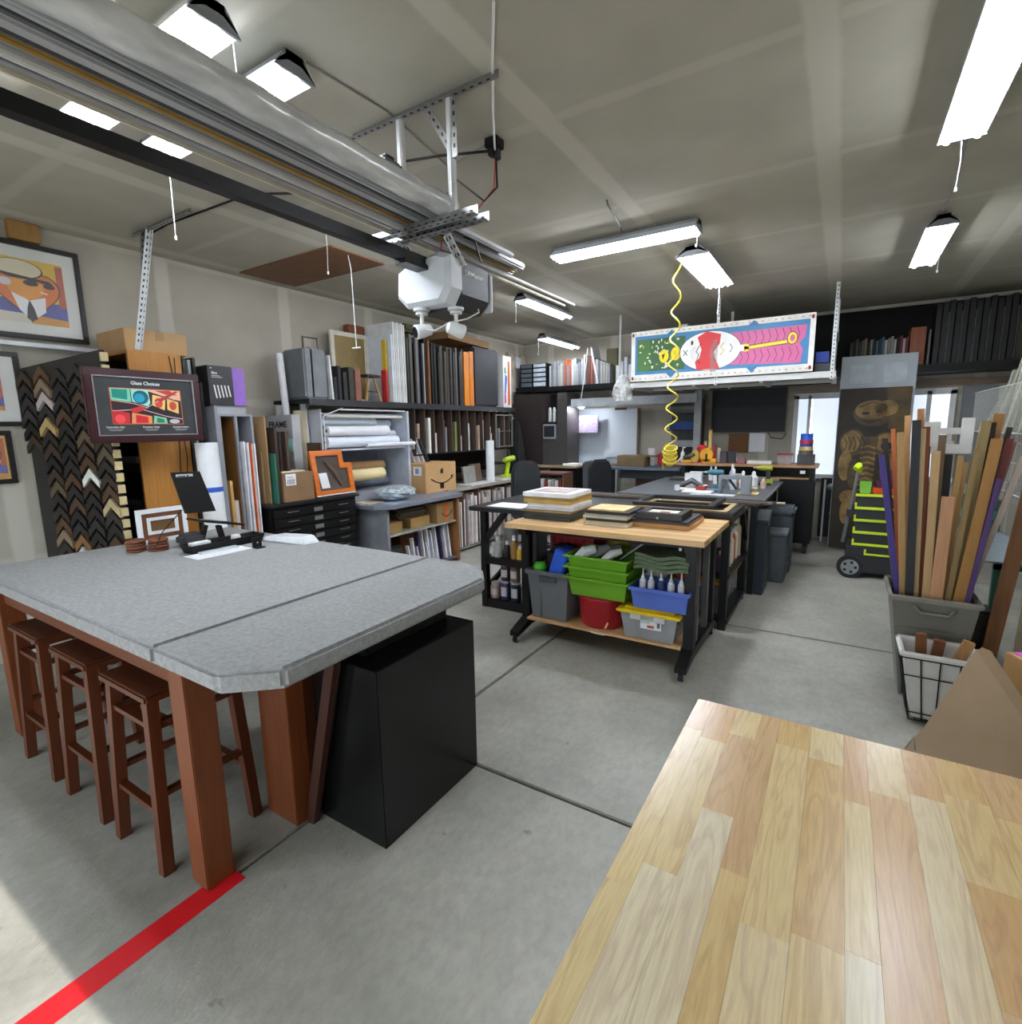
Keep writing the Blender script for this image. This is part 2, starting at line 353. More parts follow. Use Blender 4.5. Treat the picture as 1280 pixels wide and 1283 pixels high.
for x in (-2.02, -1.74): angle_iron('hanging_strap', t, (x, 2.2, 2.66), (x, 2.33, 2.54), .028, up=(1, 0, 0), mat=M('#c2c4c4', .4, .6, key='s'))
t2 = thing('ceiling_hanger', 'perforated angle hanger over the wood cabinet, with long white strut', 'hanger', (-4.55, 2.15, 2.33))
angle_iron('ceiling_angle', t2, (-4.80, 2.16, H-.038), (-3.95, 2.16, H-.038))
angle_iron('strut', t2, (-4.52, 2.16, H-.03), (-4.60, 2.02, 2.335), .035, up=(1, 0, 0), mat=M('#d7dadb', .4, .3, key='p')); angle_iron('brace', t2, (-4.62, 2.16, H-.03), (-4.60, 2.12, 2.9), .03, up=(1, 0, 0))
# opener head
t = thing('garage_door_opener', 'white and dark grey garage door opener head hanging from ceiling', 'opener', (-1.96, 2.45, 2.33))
OW = M('#cfd3d8', .4, var=.03); OD = M('#2b2e32', .4, var=.05)
mb = MB()
f = [(-2.16, 2.56), (-2.10, 2.585), (-1.98, 2.585), (-1.92, 2.62), (-1.86, 2.625), (-1.79, 2.60), (-1.79, 2.44), (-1.84, 2.365), (-2.10, 2.365), (-2.17, 2.43)]
fy = 2.27
mb.add([(x, fy+.03, z) for x, z in f]+[(x*1.0+.0, fy+.12, z) for x, z in f]+[((x+1.97)*.86-1.97, fy, (z-2.48)*.82+2.48) for x, z in f],
       [tuple(range(20, 30))]+[(i, (i+1) % 10, 10+(i+1) % 10, 10+i) for i in range(10)]+[(20+i, 20+(i+1) % 10, (i+1) % 10, i) for i in range(10)]+[tuple(range(19, 9, -1))])
mb.build('front_cover', OW, t, smooth=False)
mb = MB(); mb.prism([(-2.15, 2.56), (-2.10, 2.58), (-1.84, 2.60), (-1.79, 2.59), (-1.79, 2.42), (-1.85, 2.35), (-2.09, 2.35), (-2.15, 2.42)], (0, fy+.12, 0), (1, 0, 0), (0, 0, 1), (0, .25, 0)); mb.build('body', OD, t)
bx('rear_cover', OW, t, -2.15, -1.785, 2.66, 2.68, 2.37, 2.58, .005)
text('lettering', 'LiftMaster', .036, WHT, t, (-1.7885, 2.42, 2.525), (0, 1, 0), (0, 0, 1), w=.17)
for x, y in ((-2.03, 2.33), (-1.86, 2.42)): MB().lathe((x, y, 2.345), [(.028, 0), (.045, .004), (.045, .018), (.02, .02)], 16).build('mount_disc', OW, t)
def camr(x, y, ang, label):
    c = thing('security_camera', label, 'camera', (x, y, 2.22), 'security cameras under the opener')
    MB().lathe((x, y, 2.33), [(.034, 0), (.034, .012), (.02, .016)], 14).build('base', WHT, c); MB().tube([(x, y, 2.335), (x, y, 2.27), (x+.005, y, 2.25)], .011, 8).build('arm', WHT, c, smooth=True)
    d = Vector((math.cos(ang), math.sin(ang), -.25)).normalized(); p = Vector((x, y, 2.245))
    MB().tube([p-d*.06, p-d*.05, p, p+d*.04, p+d*.045], [.012, .03, .038, .04, .036], 14).build('body', M('#e6e8ea', .35, var=.02), c, smooth=True)
    MB().tube([p+d*.044, p+d*.048], .031, 14).build('lens', BLK, c)
camr(-2.03, 2.33, -2.0, 'white camera with black lens, left one under the opener'); camr(-1.86, 2.42, 1.0, 'white camera facing away, right one under the opener')
cab_pts([(-1.99, 2.30, 2.25), (-1.93, 2.32, 2.235), (-1.88, 2.38, 2.28), (-1.80, 2.44, 2.30), (-1.76, 2.5, 2.34), (-1.80, 2.55, 2.37)], .004, 'camera_cable', WHT, 'thin white cable looping between the two cameras')
# black rail
t = thing('opener_rail', 'long black opener rail running to the motor head', 'rail', (-1.95, 0, 2.55))
bx('rail', BLKM, t, -1.985, -1.935, -1.4, 2.28, 2.555, 2.605)
mb = MB(); 
for k in range(120): y = -1.35+k*.03; mb.box(-1.968, -1.952, y, y+.019, 2.6055, 2.613)
ch = mb.build('chain', M('#4a4a4c', .4, .7), t)
bx('end_bracket', BLKM, t, -2.0, -1.92, 2.1, 2.28, 2.535, 2.56)
# bundle
BY0 = -1.2
def prof_(name, label, x, w, z, h, y1, mat, grp='mouldings stored overhead'): T(name, mat, (x-w/2, x+w/2, BY0, y1, z, z+h), label, 'moulding', grp, bevel=min(w, h)*.25)
tb = MB()
pts = [(-1.70+.004*math.sin(y*9), y, 2.762+.003*math.sin(y*7)) for y in [BY0+.05*i for i in range(69)]]
tb.tube(pts, [.050+.004*math.sin(i*1.3)*math.sin(i*.37) for i in range(69)], 14)
tag(tb.build('wrapped_tube', M('#c4c6c6', .2, .1, .3, 14, .6, (1, .35, 1), 'wrap'), smooth=True), 'long overhead bundle wrapped in shiny clear plastic', 'bundle')
z0 = 2.71
SG = M('#b4b7b9', .35, .35, .15, 5, stretch=(1, .2, 1), key='b'); SD = M('#5f6163', .4, .2, key='b'); GD = M('#b08c48', .4, .2, .15, key='b')
prof_('metal_moulding', 'dark grey overhead moulding beside the plastic wrapped bundle', -1.785, .035, z0, .045, 2.75, SD)
prof_('metal_moulding', 'grey flat moulding right against the wrapped tube', -1.752, .028, z0-.002, .03, 2.85, SG)
prof_('metal_moulding', 'broad silver overhead moulding, nearest the wrapped bundle', -1.835, .055, z0, .04, 3.1, SG)
prof_('metal_moulding', 'dark slim overhead moulding between two silver ones', -1.875, .018, z0, .03, 3.1, SD)
prof_('metal_moulding', 'dull gold overhead moulding, the only gold strip', -1.905, .03, z0, .035, 3.12, GD)
prof_('metal_moulding', 'silver overhead moulding just left of the gold strip', -1.95, .05, z0, .03, 3.15, SG)
prof_('metal_moulding', 'narrow dark overhead moulding left of gold strip', -1.985, .012, z0, .03, 3.0, SD)
prof_('metal_moulding', 'leftmost broad silver overhead moulding with ribbed face', -2.035, .07, z0, .028, 3.05, SG)
prof_('metal_moulding', 'short black overhead channel at far end of bundle', -1.70, .05, z0, .03, 3.0, BLKM) if 0 else None
prof_('metal_moulding', 'thin white overhead strip sticking out farthest', -1.93, .016, z0-.03, .018, 4.1, WHT); prof_('metal_moulding', 'thin cream overhead strip beside the white one', -2.01, .02, z0-.03, .018, 4.08, M('#cfc8b6'))
t = thing('rear_hanger', 'perforated steel hanger carrying the moulding bundle behind camera', 'hanger', (-1.85, -.8, 2.6))
for x in (-2.12, -1.6): MB().tube([(x, -.8, H), (x, -.8, 2.67)], .02, 8).build('pipe', STEEL, t)
angle_iron('cross_bar', t, (-2.16, -.8, 2.64), (-1.55, -.8, 2.64), .045)
t = thing('tool_case', 'orange and grey case sitting on top of the overhead mouldings', 'case', (-1.88, 2.06, 2.8))
t.location = (-1.86, 1.95, 2.75)
bx('case_body', M('#4e5052', .5), t, -1.90, -1.83, 1.88, 2.02, 2.75, 2.93, .015); bx('case_face', M('#d35a1e', .5), t, -1.915, -1.90, 1.89, 2.01, 2.76, 2.91, .006); bx('case_handle', BLK, t, -1.88, -1.85, 1.92, 1.98, 2.93, 2.95, .005)
t = thing('ceiling_outlet', 'black ceiling outlet with plugs beyond the opener hanger', 'outlet', (-1.71, 2.61, 3.2))
bx('box', BLK, t, -1.75, -1.67, 2.57, 2.65, 3.2, H, .005); bx('plug', BLK, t, -1.735, -1.70, 2.58, 2.62, 3.16, 3.2, .004); bx('plug', M('#2b2b2d'), t, -1.715, -1.685, 2.6, 2.64, 3.15, 3.2, .004)
cab_pts([(-1.19, 1.83, 3.24), (-1.35, 2.06, 3.235), (-1.55, 2.36, 3.22), (-1.70, 2.60, 3.19)], .006, 'ceiling_cord', WHT, 'white cord running over the ceiling to the black outlet')
cab_pts([(-1.72, 2.6, 3.19), (-2.0, 2.5, 3.2), (-2.4, 2.45, 3.235), (-2.75, 2.65, 3.238), (-3.4, 2.25, 3.24), (-4.35, 2.2, 3.235), (-4.55, 2.17, 3.2)], .007, 'extension_cord', BLK, 'black cord from ceiling outlet toward the left wall hanger')
cab_pts([(-1.70, 2.61, 3.16), (-1.69, 2.60, 3.0), (-1.75, 2.56, 2.93), (-1.90, 2.5, 3.06), (-1.93, 2.45, 2.95), (-1.80, 2.4, 2.72), (-1.72, 2.42, 2.68), (-1.74, 2.5, 2.6)], .005, 'opener_cord', BLK, 'black power cord looping down to the opener')
cab_pts([(-1.71, 2.62, 3.16), (-1.71, 2.6, 3.0), (-1.78, 2.55, 2.9), (-1.92, 2.4, 2.8), (-1.90, 2.35, 2.6)], .004, 'opener_wire', M('#a3382b'), 'thin red wire from outlet to the opener')
t = thing('door_release_cord', 'white hanging cord with a small T handle by upper shelf', 'cord', (-3.78, 3.45, 2.4))
MB().tube([(-3.83, 3.44, 3.25), (-3.80, 3.44, 3.12), (-3.79, 3.44, 2.45)], .004, 5).build('cord', WHT, t); MB().tube([(-3.825, 3.42, 2.44), (-3.76, 3.46, 2.445)], .007, 6).build('handle', WHT, t)

# ================================================================ FELT TABLE, STOOLS
FELT = M('#8d8d8c', .95, var=.16, scale=55, bump=.5, detail=6)
TW = W('#6a3412', 'z', .45, .15); TWX = W('#5e2e11', 'x', .45, .15)
t = thing('display_table', 'big bar-height table with grey felt top and reddish brown legs', 'table', (-2.8, 1.55, 0))
MB().prism([(-4.15, .81), (-2.035, .81), (-2.035, 2.31), (-4.15, 2.31)], (0, 0, .875), (1, 0, 0), (0, 1, 0), (0, 0, .075)).build('felt_panel', FELT, t, bevel=.014, seg=5)
MB().prism([(-2.03, .81), (-1.62, .81), (-1.465, .945), (-1.485, 2.10), (-1.60, 2.25), (-1.72, 2.31), (-2.03, 2.31)], (0, 0, .875), (1, 0, 0), (0, 1, 0), (0, 0, .075)).build('felt_panel', FELT, t, bevel=.014, seg=5)
for x0, x1, y0, y1 in ((-2.0, -1.89, .835, .94), (-3.95, -3.84, .835, .94), (-3.95, -3.84, 2.1, 2.21)): bx('leg', TW, t, x0, x1, y0, y1, 0, .875, .004)
bx('apron', TWX, t, -3.84, -2.0, .86, .885, .79, .875); bx('apron', TWX, t, -3.84, -2.09, 2.16, 2.185, .79, .875)
bx('apron', TW, t, -1.93, -1.9, .94, 1.215, .80, .875); bx('apron', TW, t, -3.91, -3.88, .94, 2.1, .79, .875)
bx('pedestal', TW, t, -2.09, -1.885, 1.215, 1.30, 0, .875, .003); bx('pedestal_side', W('#42200f', 'z', .4), t, -1.93, -1.885, 1.30, 2.2, 0, .875, .002)
bx('back_panel', W('#4a2410', 'z', .4), t, -2.75, -1.94, 1.62, 1.64, 0, .875)
MB().bar((-1.862, 1.275, .0), (-1.64, 1.285, .87), .05, .03, 0, (0, 1, 0)).build('brace', W('#3a1d12', 'z', .5), t)
SW = W('#552813', 'z', .35, .15, 's'); SWX = W('#50250f', 'x', .35, .15, 's')
def stool():
    r = thing('bar_stool', 'brown wooden bar stool', 'stool', (0, 0, 0), 'bar stools under the felt table')
    bx('seat', SWX, r, -.20, .20, -.19, .19, .705, .74, .008)
    P = {}
    for sx in (-1, 1):
        for sy in (-1, 1):
            MB().bar((sx*.185, sy*.185, 0), (sx*.155, sy*.155, .705), .042, .042, 0, (0, 1, 0)).build('leg', SW, r)
    for z, s in ((.60, .158), (.25, .172)): 
        for sy in (-1, 1): MB().bar((-s, sy*s, z), (s, sy*s, z), .03, .02, 0).build('stretcher', SWX, r)
    for z, s in ((.60, .158), (.32, .17)):
        for sx in (-1, 1): MB().bar((sx*s, -s, z), (sx*s, s, z), .03, .02, 0).build('stretcher', SWX, r)
    return r
s0 = stool(); s0.location = (-2.305, .985, 0); s0['label'] = 'brown wooden bar stool nearest the front table leg'
dup(s0, (-2.835, .985, 0), 'brown wooden bar stool in the middle of the three')
dup(s0, (-3.385, .985, 0), 'brown wooden bar stool farthest left, beside far table leg')
T('cube_plinth', M('#0b0c0d', .25, var=.08, spec=.35), (-1.855, -1.46, 1.325, 1.965, 0, .775), 'tall glossy black display cube on the floor beside felt table', 'plinth', bevel=.003)
T('low_plinth', M('#0a0a0b', .35), (-1.84, -1.60, 1.40, 1.93, .775, .872), 'small flat black box on the display cube, under the felt top', 'box', bevel=.003)
T('dark_plinth', M('#090909', .4), (-2.4, -1.95, 1.70, 2.1, 0, .7), 'black box under table behind the wooden pedestal', 'box')
# on the table
t = thing('laptop', 'black laptop seen from behind, raised on a stand on felt table', 'laptop', (-3.62, 1.9, .95))
bx('base', BLKM, t, -3.76, -3.55, 1.80, 2.10, 1.08, 1.095, .004, rot('X', -14))
MB().add([(-3.66, 1.70, 1.45), (-3.66, 1.88, 1.445), (-3.64, 1.95, 1.165), (-3.64, 1.75, 1.175), (-3.675, 1.70, 1.45), (-3.675, 1.88, 1.445), (-3.655, 1.95, 1.165), (-3.655, 1.75, 1.175)], [(3, 2, 1, 0), (4, 5, 6, 7), (0, 1, 5, 4), (1, 2, 6, 5), (2, 3, 7, 6), (3, 0, 4, 7)]).build('lid', BLKM, t)
flat('sticker', t, (-3.658, 1.725, 1.405), (0, 1, 0), (0, 0, 1), [('#b8b8b4', [(0, 0), (.11, 0), (.105, .028), (0, .03)]), ('#4a4a4a', [(.008, .008), (.06, .008), (.06, .02), (.008, .02)]), ('#333333', [(.068, .006), (.078, .006), (.078, .024), (.068, .024)])])
mb = MB(); mb.bar((-3.65, 1.83, .96), (-3.65, 1.87, 1.08), .05, .02); mb.bar((-3.65, 1.98, .96), (-3.65, 1.96, 1.06), .05, .02); mb.box(-3.74, -3.56, 1.78, 2.04, .95, .962); mb.build('stand', DARK, t)
bx('draped_cloth', M('#3a3a3c', .9), t, -3.72, -3.60, 1.70, 1.84, .962, 1.04, .02)
cab_pts([(-3.66, 1.74, 1.2), (-3.64, 1.6, 1.08), (-3.66, 1.55, .98), (-3.7, 1.62, .955)], .003, 'laptop_cable', BLK, 'thin black cable hanging from laptop to table')
t = thing('desk_tray', 'long black accessory tray on felt table in front of laptop', 'tray', (-3.42, 1.9, .95))
MB().open_bin((-3.49, -3.38, 1.64, 2.10, .951), (-3.50, -3.36, 1.62, 2.12, 1.005), .008).build('tray', BLK, t); bx('box_inside', PAPER, t, -3.47, -3.42, 1.66, 1.78, .96, 1.012, .003)
MB().lathe((-3.43, 1.95, .96), [(.028, 0), (.03, .01), (.03, .05), (.026, .058)], 14).build('puck', M('#d8d6d0'), t); bx('divider', BLKM, t, -3.48, -3.38, 1.86, 1.868, .96, 1.0)
for i, (x, y) in enumerate(((-3.81, 1.51), (-3.72, 1.60))):
    for k in range(4):
        tag(MB().lathe((x+.004*(k % 2), y, .9505+k*.020), [(.050, 0), (.056, .004), (.056, .012), (.050, .018)], 20).build('coaster', M('#6e3b25', .5), smooth=True), ('left' if i == 0 else 'right')+' stack of round brown coasters, '+['bottom one', 'second up', 'third up', 'top one'][k], 'coaster', 'round brown coasters beside the tray')
t = thing('acrylic_sign', 'flat white sheet and acrylic bar on front of felt table', 'sheet', (-3.3, 1.75, .95)); bx('sheet', PAPER, t, -3.37, -3.20, 1.58, 1.93, .951, .953); bx('bar', M('#c8ccd0', .1, var=.02), t, -3.36, -3.31, 1.66, 1.90, .953, .965, .002)
t = thing('card_holder', 'small black card clip stand at table right of the sheet', 'holder', (-3.20, 1.97, .95)); mb = MB(); mb.box(-3.215, -3.20, 1.93, 1.99, .951, 1.02); mb.box(-3.22, -3.16, 1.93, 1.99, .951, .957); mb.build('clip', BLK, t); MB().tube([(-3.2, 1.96, .985), (-3.197, 1.96, .985)], .005, 8).build('rivet', WHT, t)
# framed corner samples standing on table left
t = thing('mat_sample', 'small brown and white stacked mat sample leaning behind laptop', 'frame', (-4.0, 1.75, .95))
def ring(mb, y0, y1, z0, z1, w, x, d, mi=0):
    mb.box(x, x+d, y0, y1, z0, z0+w, mi); mb.box(x, x+d, y0, y1, z1-w, z1, mi); mb.box(x, x+d, y0, y0+w, z0+w, z1-w, mi); mb.box(x, x+d, y1-w, y1, z0+w, z1-w, mi)
mb = MB(); ring(mb, 1.60, 1.92, .952, 1.19, .03, -4.0, .02); mb.build('outer_mat', PAPER, t); mb = MB(); ring(mb, 1.63, 1.89, .982, 1.16, .03, -4.0, .015); mb.build('brown_moulding', W('#6e4326', 'z'), t)
mb = MB(); ring(mb, 1.66, 1.86, 1.012, 1.13, .022, -4.0, .018); mb.build('inner_mat', PAPER, t); bx('centre', M('#70502c'), t, -4.0, -3.99, 1.68, 1.84, 1.03, 1.11)
t = thing('white_bag', 'white plastic bag lying on felt table by flat file', 'bag', (-3.0, 2.15, .95))
MB().add([(-3.45, 2.10, .951), (-2.98, 2.14, .951), (-2.95, 2.26, .951), (-3.35, 2.28, .951), (-3.40, 2.13, .975), (-3.02, 2.16, 1.0), (-2.99, 2.24, 1.01), (-3.33, 2.26, .985)], [(3, 2, 1, 0), (4, 5, 6, 7), (0, 1, 5, 4), (1, 2, 6, 5), (2, 3, 7, 6), (3, 0, 4, 7)]).build('bag', M('#e4e6ea', .3, var=.06, bump=.4, scale=30), t, bevel=.008)

# ================================================================ LEFT WALL: pictures, sample board, cabinet, sign
def heart(cx, cy, s): 
    p = []
    for k in range(36):
        a = 2*PI*k/36; p.append((cx+s*.058*16*math.sin(a)**3, cy+s*.06*(13*math.cos(a)-5*math.cos(2*a)-2*math.cos(3*a)-math.cos(4*a))))
    return p[::-1]
def heart_art(w, h):
    S = [('#d9b01e', [(0, 0), (w, 0), (w, h), (0, h)]), ('#4b4f9c', [(0, 0), (w, 0), (w, h*.36), (0, h*.36)]), ('#cfc7b8', [(0, 0), (w*.5, 0), (w*.55, h*.14), (0, h*.16)]), ('#c98a2c', [(w*.5, 0), (w, 0), (w, h*.1), (w*.55, h*.14)]),
         ('#b3502a', [(w*.9, h*.3), (w, h*.3), (w, h*.97), (w*.9, h*.97)]), ('#6d3f78', [(0, h*.4), (w*.1, h*.4), (w*.12, h*.62), (0, h*.62)])]
    S += [('#1c1614', heart(w*.5, h*.47, w*.47)), ('#d8701c', heart(w*.5, h*.47, w*.45)), ('#e39a2e', ell(w*.48, h*.56, w*.24, h*.18)),
          ('#e8e8ea', [(w*.28, h*.46), (w*.5, h*.36), (w*.72, h*.44), (w*.7, h*.2), (w*.5, h*.04), (w*.36, h*.2)]), ('#1d2022', [(w*.46, h*.24), (w*.5, h*.37), (w*.55, h*.24), (w*.58, h*.08), (w*.5, h*.03), (w*.44, h*.08)]),
          ('#1c1614', ell(w*.40, h*.83, w*.33, h*.15)), ('#d8cfae', ell(w*.40, h*.835, w*.31, h*.135)), ('#1c1614', [(w*.15, h*.76), (w*.8, h*.70), (w*.85, h*.66), (w*.78, h*.65), (w*.16, h*.72)]), ('#1d1d20', ell(w*.55, h*.635, w*.1, h*.045)), ('#1d1d20', ell(w*.79, h*.62, w*.08, h*.04)),
          ('#c8ccd2', ell(w*.22, h*.61, w*.08, h*.06)), ('#f1efe6', [(w*.66, h*.52), (w*.76, h*.505), (w*.75, h*.49), (w*.66, h*.505)])]
    return S
def picture(y0, y1, z0, z1, label, frame='#1d1a19', mat='#d5d6d0', b=.035, mw=.08):
    t = thing('framed_picture', label, 'picture', (XL+.02, (y0+y1)/2, z0), 'heart portrait pictures on the left wall')
    mb = MB(); ring(mb, y0, y1, z0, z1, b, XL+.002, .035); mb.build('frame', M(frame, .4), t, bevel=.004)
    bx('mat_board', M(mat, .8, var=.03), t, XL+.004, XL+.018, y0+b, y1-b, z0+b, z1-b)
    q = b+mw; w, h = y1-y0-2*q, z1-z0-2*q; flat('artwork', t, (XL+.0185, y0+q, z0+q), (0, 1, 0), (0, 0, 1), heart_art(w, h), .0003)
    bx('glazing', M('#ffffff', .04, var=0, alpha=.06, key='gl'), t, XL+.028, XL+.030, y0+b, y1-b, z0+b, z1-b)
    return t
picture(1.25, 1.93, 2.42, 3.11, 'largest heart man picture, top of left wall, black frame')
picture(.92, 1.47, 1.77, 2.31, 'middle heart picture, cut by left photo edge, black frame')
picture(.95, 1.36, 1.35, 1.74, 'smallest lowest heart picture, no wide mat, black frame', mat='#d8a020', mw=.012)
T('wood_block', W('#9a7338', 'z'), (XL, XL+.06, 1.52, 1.70, 3.12, 3.245), 'short wood block above the largest heart picture', 'block')
T('wall_rail', M('#c9ced3', .35, .3), (XL, XL+.09, .6, 2.15, 2.355, 2.385), 'silver horizontal rail on left wall under the top picture', 'rail')
# corner sample board
t = thing('sample_board', 'tall dark board covered in chevron frame corner samples', 'display', (-4.85, 1.6, 0))
A = Vector((-5.22, 1.46, 0)); B_ = Vector((-4.45, 1.70, 0)); u = (B_-A).normalized(); n = Vector((u.y, -u.x, 0)); Lb = (B_-A).length
MB().prism([(0, .2), (Lb, .2), (Lb, 2.29), (0, 2.19)], A, u, (0, 0, 1), -n*.03).build('backboard', M('#2d2a27', .8), t)
bx('foot', BLKM, t, -5.2, -4.5, 1.52, 1.75, 0, .2)
cols = ['#1a1817', '#221f1d', '#30231a', '#3c2f24', '#4c3624', '#2b2623', '#5c4e3a', '#161618', '#251e1b', '#503824', '#1d1b1a', '#3a2d23']
nC, nR = 5, 15
special = {(3, 6): '#e6e4de', (1, 12): '#b4a9a4', (1, 10): '#b59a66', (1, 1): '#8a7660', (2, 0): '#c8c8c4', (2, 1): '#8a6238', (4, 4): '#b4a27c', (1, 13): '#7d6a58'}
for c in range(nC):
    for r in range(nR):
        cx = .065+c*(Lb-.13)/(nC-1); zz = .86+r*.094+(.03 if c % 2 else 0); hx = special.get((c, r), cols[(c*5+r*7+(c*r) % 3) % len(cols)])
        if c == 0 and r < 9: continue
        mb = MB(); s = .078; wv = .042; d = n*(.016+.004*((c+r) % 3)); o = A+n*.002
        ax = n*.014
        mb.prism([(cx-s, zz-s*1.1), (cx, zz), (cx+s, zz-s*1.1), (cx+s, zz-s*1.1-wv*1.3), (cx, zz-wv*1.5), (cx-s, zz-s*1.1-wv*1.3)], o, u, (0, 0, 1), d)
        mb.build('corner_sample', M(hx, .45, var=.15), t)
mb = MB()
for k in range(17): mb.box(-4.445, -4.425, 1.69, 1.735, .85+k*.085, .91+k*.085)
mb.build('cream_backing', M('#c4b285', .8), t)
# bookcase with wooden side
t = thing('tall_bookcase', 'tall orange-brown wood bookcase with black shelves inside', 'bookcase', (-4.9, 2.12, 0))
OWd = W('#b47a34', 'z', .45, .12)
bx('side_panel', OWd, t, -4.63, -4.60, 1.93, 2.31, 0, 2.33, .002); bx('side_panel', DARK, t, -5.22, -5.20, 1.93, 2.31, 0, 2.33); bx('back', BLK, t, -5.20, -4.63, 2.29, 2.31, 0, 2.33); bx('top_panel', OWd, t, -5.20, -4.63, 1.93, 2.29, 2.305, 2.33)
for z in (.3, .7, 1.1, 1.4, 1.75, 2.05): bx('shelf', BLK, t, -5.20, -4.63, 1.94, 2.29, z, z+.02)
for i, (z, c) in enumerate(((1.42, '#3a3d42'), (1.12, '#25272a'), (1.47, '#8d8f92'))): T('audio_box', M(c, .4), (-5.1, -4.75, 1.96, 2.2, z+.001, z+.048), ['dark grey electronics box on bookcase shelf, under silver one', 'black electronics box on lower bookcase shelf', 'silver electronics box inside bookcase shelf'][i], 'electronics')
t = thing('cardboard_box', 'long flat cardboard box on top of the wood bookcase', 'box', (-4.9, 2.2, 2.33)); bx('carton', KRAFT, t, -5.14, -4.66, 1.95, 2.40, 2.331, 2.50, .004); bx('tape', M('#94774e'), t, -4.661, -4.657, 2.17, 2.23, 2.43, 2.50)
mb = MB(); mb.tube([(-4.597, 2.26, 2.30), (-4.593, 2.24, 1.8), (-4.59, 2.20, 1.3), (-4.592, 2.18, 1.2)], .004, 5); mb.tube([(-4.597, 2.22, 2.31), (-4.593, 2.25, 2.0), (-4.59, 2.27, 1.5), (-4.592, 2.24, 1.22)], .004, 5); tag(mb.build('hanging_cable', DARK, smooth=True), 'pair of thin dark cables running down the bookcase side', 'cable')
# glass choices sign
t = thing('framed_sign', 'dark cherry framed sign with coloured paint pans hung beside bookcase', 'sign', (-4.36, 1.92, 1.64))
fr = MB(); ring(fr, 1.535, 2.295, 1.64, 2.155, .055, -4.37, .035); fr.build('frame', M('#35141a', .3, var=.1), t, bevel=.006)
lp = MB(); ring(lp, 1.585, 2.245, 1.69, 2.105, .007, -4.36, .027); lp.build('silver_lip', M('#a8a4a6', .3, .6), t)
bx('mat_board', M('#37393a', .8), t, -4.365, -4.345, 1.59, 2.24, 1.695, 2.10)
bx('bracket', BLKM, t, -4.60, -4.37, 2.0, 2.04, 1.85, 1.9); bx('bracket', BLKM, t, -4.60, -4.37, 2.2, 2.24, 1.85, 1.9)
w, h = .46, .245
art = [('#c4603a', [(-.006, -.006), (w+.006, -.006), (w+.006, h+.006), (-.006, h+.006)]), ('#2a1a20', [(0, 0), (w, 0), (w, h), (0, h)]), ('#e8b898', [(w*.45, h), (w, h), (w, h*.70), (w*.9, h*.73)]),
       ('#b83a30', [(w*.62, h*.98), (w*.84, h), (w*.96, h*.86), (w*.78, h*.88)]), ('#7fd0b0', [(0, h*.68), (w*.27, h*.62), (w*.27, h), (0, h)]), ('#118a78', [(w*.02, h*.74), (w*.22, h*.69), (w*.23, h*.98), (w*.02, h*.98)]),
       ('#9adcc8', [(w*.28, h*.64), (w*.5, h*.5), (w*.54, h*.62), (w*.52, h), (w*.28, h)]), ('#0d5c6c', ell(w*.41, h*.77, w*.11, h*.2)), ('#1a9cb8', ell(w*.39, h*.75, w*.075, h*.13)),
       ('#f0c878', [(w*.56, h*.55), (w*.74, h*.4), (w*.77, h*.78), (w*.58, h*.86)]), ('#d84a28', ell(w*.66, h*.62, w*.06, h*.15)), ('#f0c070', [(w*.78, h*.42), (w*.95, h*.3), (w*.96, h*.66), (w*.79, h*.76)]), ('#c24a34', ell(w*.87, h*.54, w*.055, h*.13)),
       ('#c8242c', [(0, 0), (w*.22, 0), (w*.23, h*.3), (0, h*.4)]), ('#e84a4a', ell(w*.09, h*.13, w*.07, h*.13)), ('#e8985c', [(w*.24, 0), (w*.53, 0), (w*.54, h*.22), (w*.26, h*.32)]), ('#d41e2a', [(w*.3, .02*h), (w*.48, .02*h), (w*.48, h*.2), (w*.31, h*.26)]),
       ('#8fd0a4', [(w*.55, 0), (w*.76, 0), (w*.75, h*.17), (w*.57, h*.24)]), ('#15806c', [(w*.6, .03*h), (w*.72, .03*h), (w*.71, h*.13), (w*.61, h*.18)]), ('#b8c4c4', ell(w*.87, h*.07, w*.08, h*.065)), ('#d4b0b8', stroke([(0, h*.36), (w*.4, h*.42), (w*.75, h*.22), (w, h*.14)], .006)), ('#e0a090', stroke([(0, h*.66), (w*.3, h*.58), (w*.5, h*.46)], .006)),
       ('#c4a8a0', [(w*.44, h*.42), (w*.46, h*.46), (w*.68, h*.72), (w*.66, h*.66)]), ('#b8343c', [(w*.62, h*.7), (w*.7, h*.66), (w*.97, h*.97), (w*.93, h*.99)]), ('#cc3030', [(w*.24, h*.42), (w*.4, h*.52), (w*.46, h*.44), (w*.34, h*.32), (w*.26, h*.34)])]
flat('print', t, (-4.3448, 1.685, 1.775), (0, 1, 0), (0, 0, 1), art, .00025)
text('lettering', 'Glass Choices', .034, WHT, t, (-4.3445, 1.82, 2.052), (0, 1, 0), (0, 0, 1), w=.19)
for y, a, b_ in ((1.635, 'Conservation Clear', 'conservation glass'), (1.865, 'Reflection Control', 'museum glass'), (2.07, 'Conservation Clear', 'reflection control')):
    text('caption', ['Conservation Clear', 'Premium Clear', 'Conservation'][[1.635, 1.865, 2.07].index(y)], .016, WHT, t, (-4.3445, y, 1.745), (0, 1, 0), (0, 0, 1), w=.115)
    mb = MB(); mb.box(-4.3449, -4.3444, y+.01, y+.105, 1.733, 1.737); mb.box(-4.3449, -4.3444, y+.02, y+.095, 1.724, 1.728); mb.build('caption_lines', M('#9a9a98'), t)
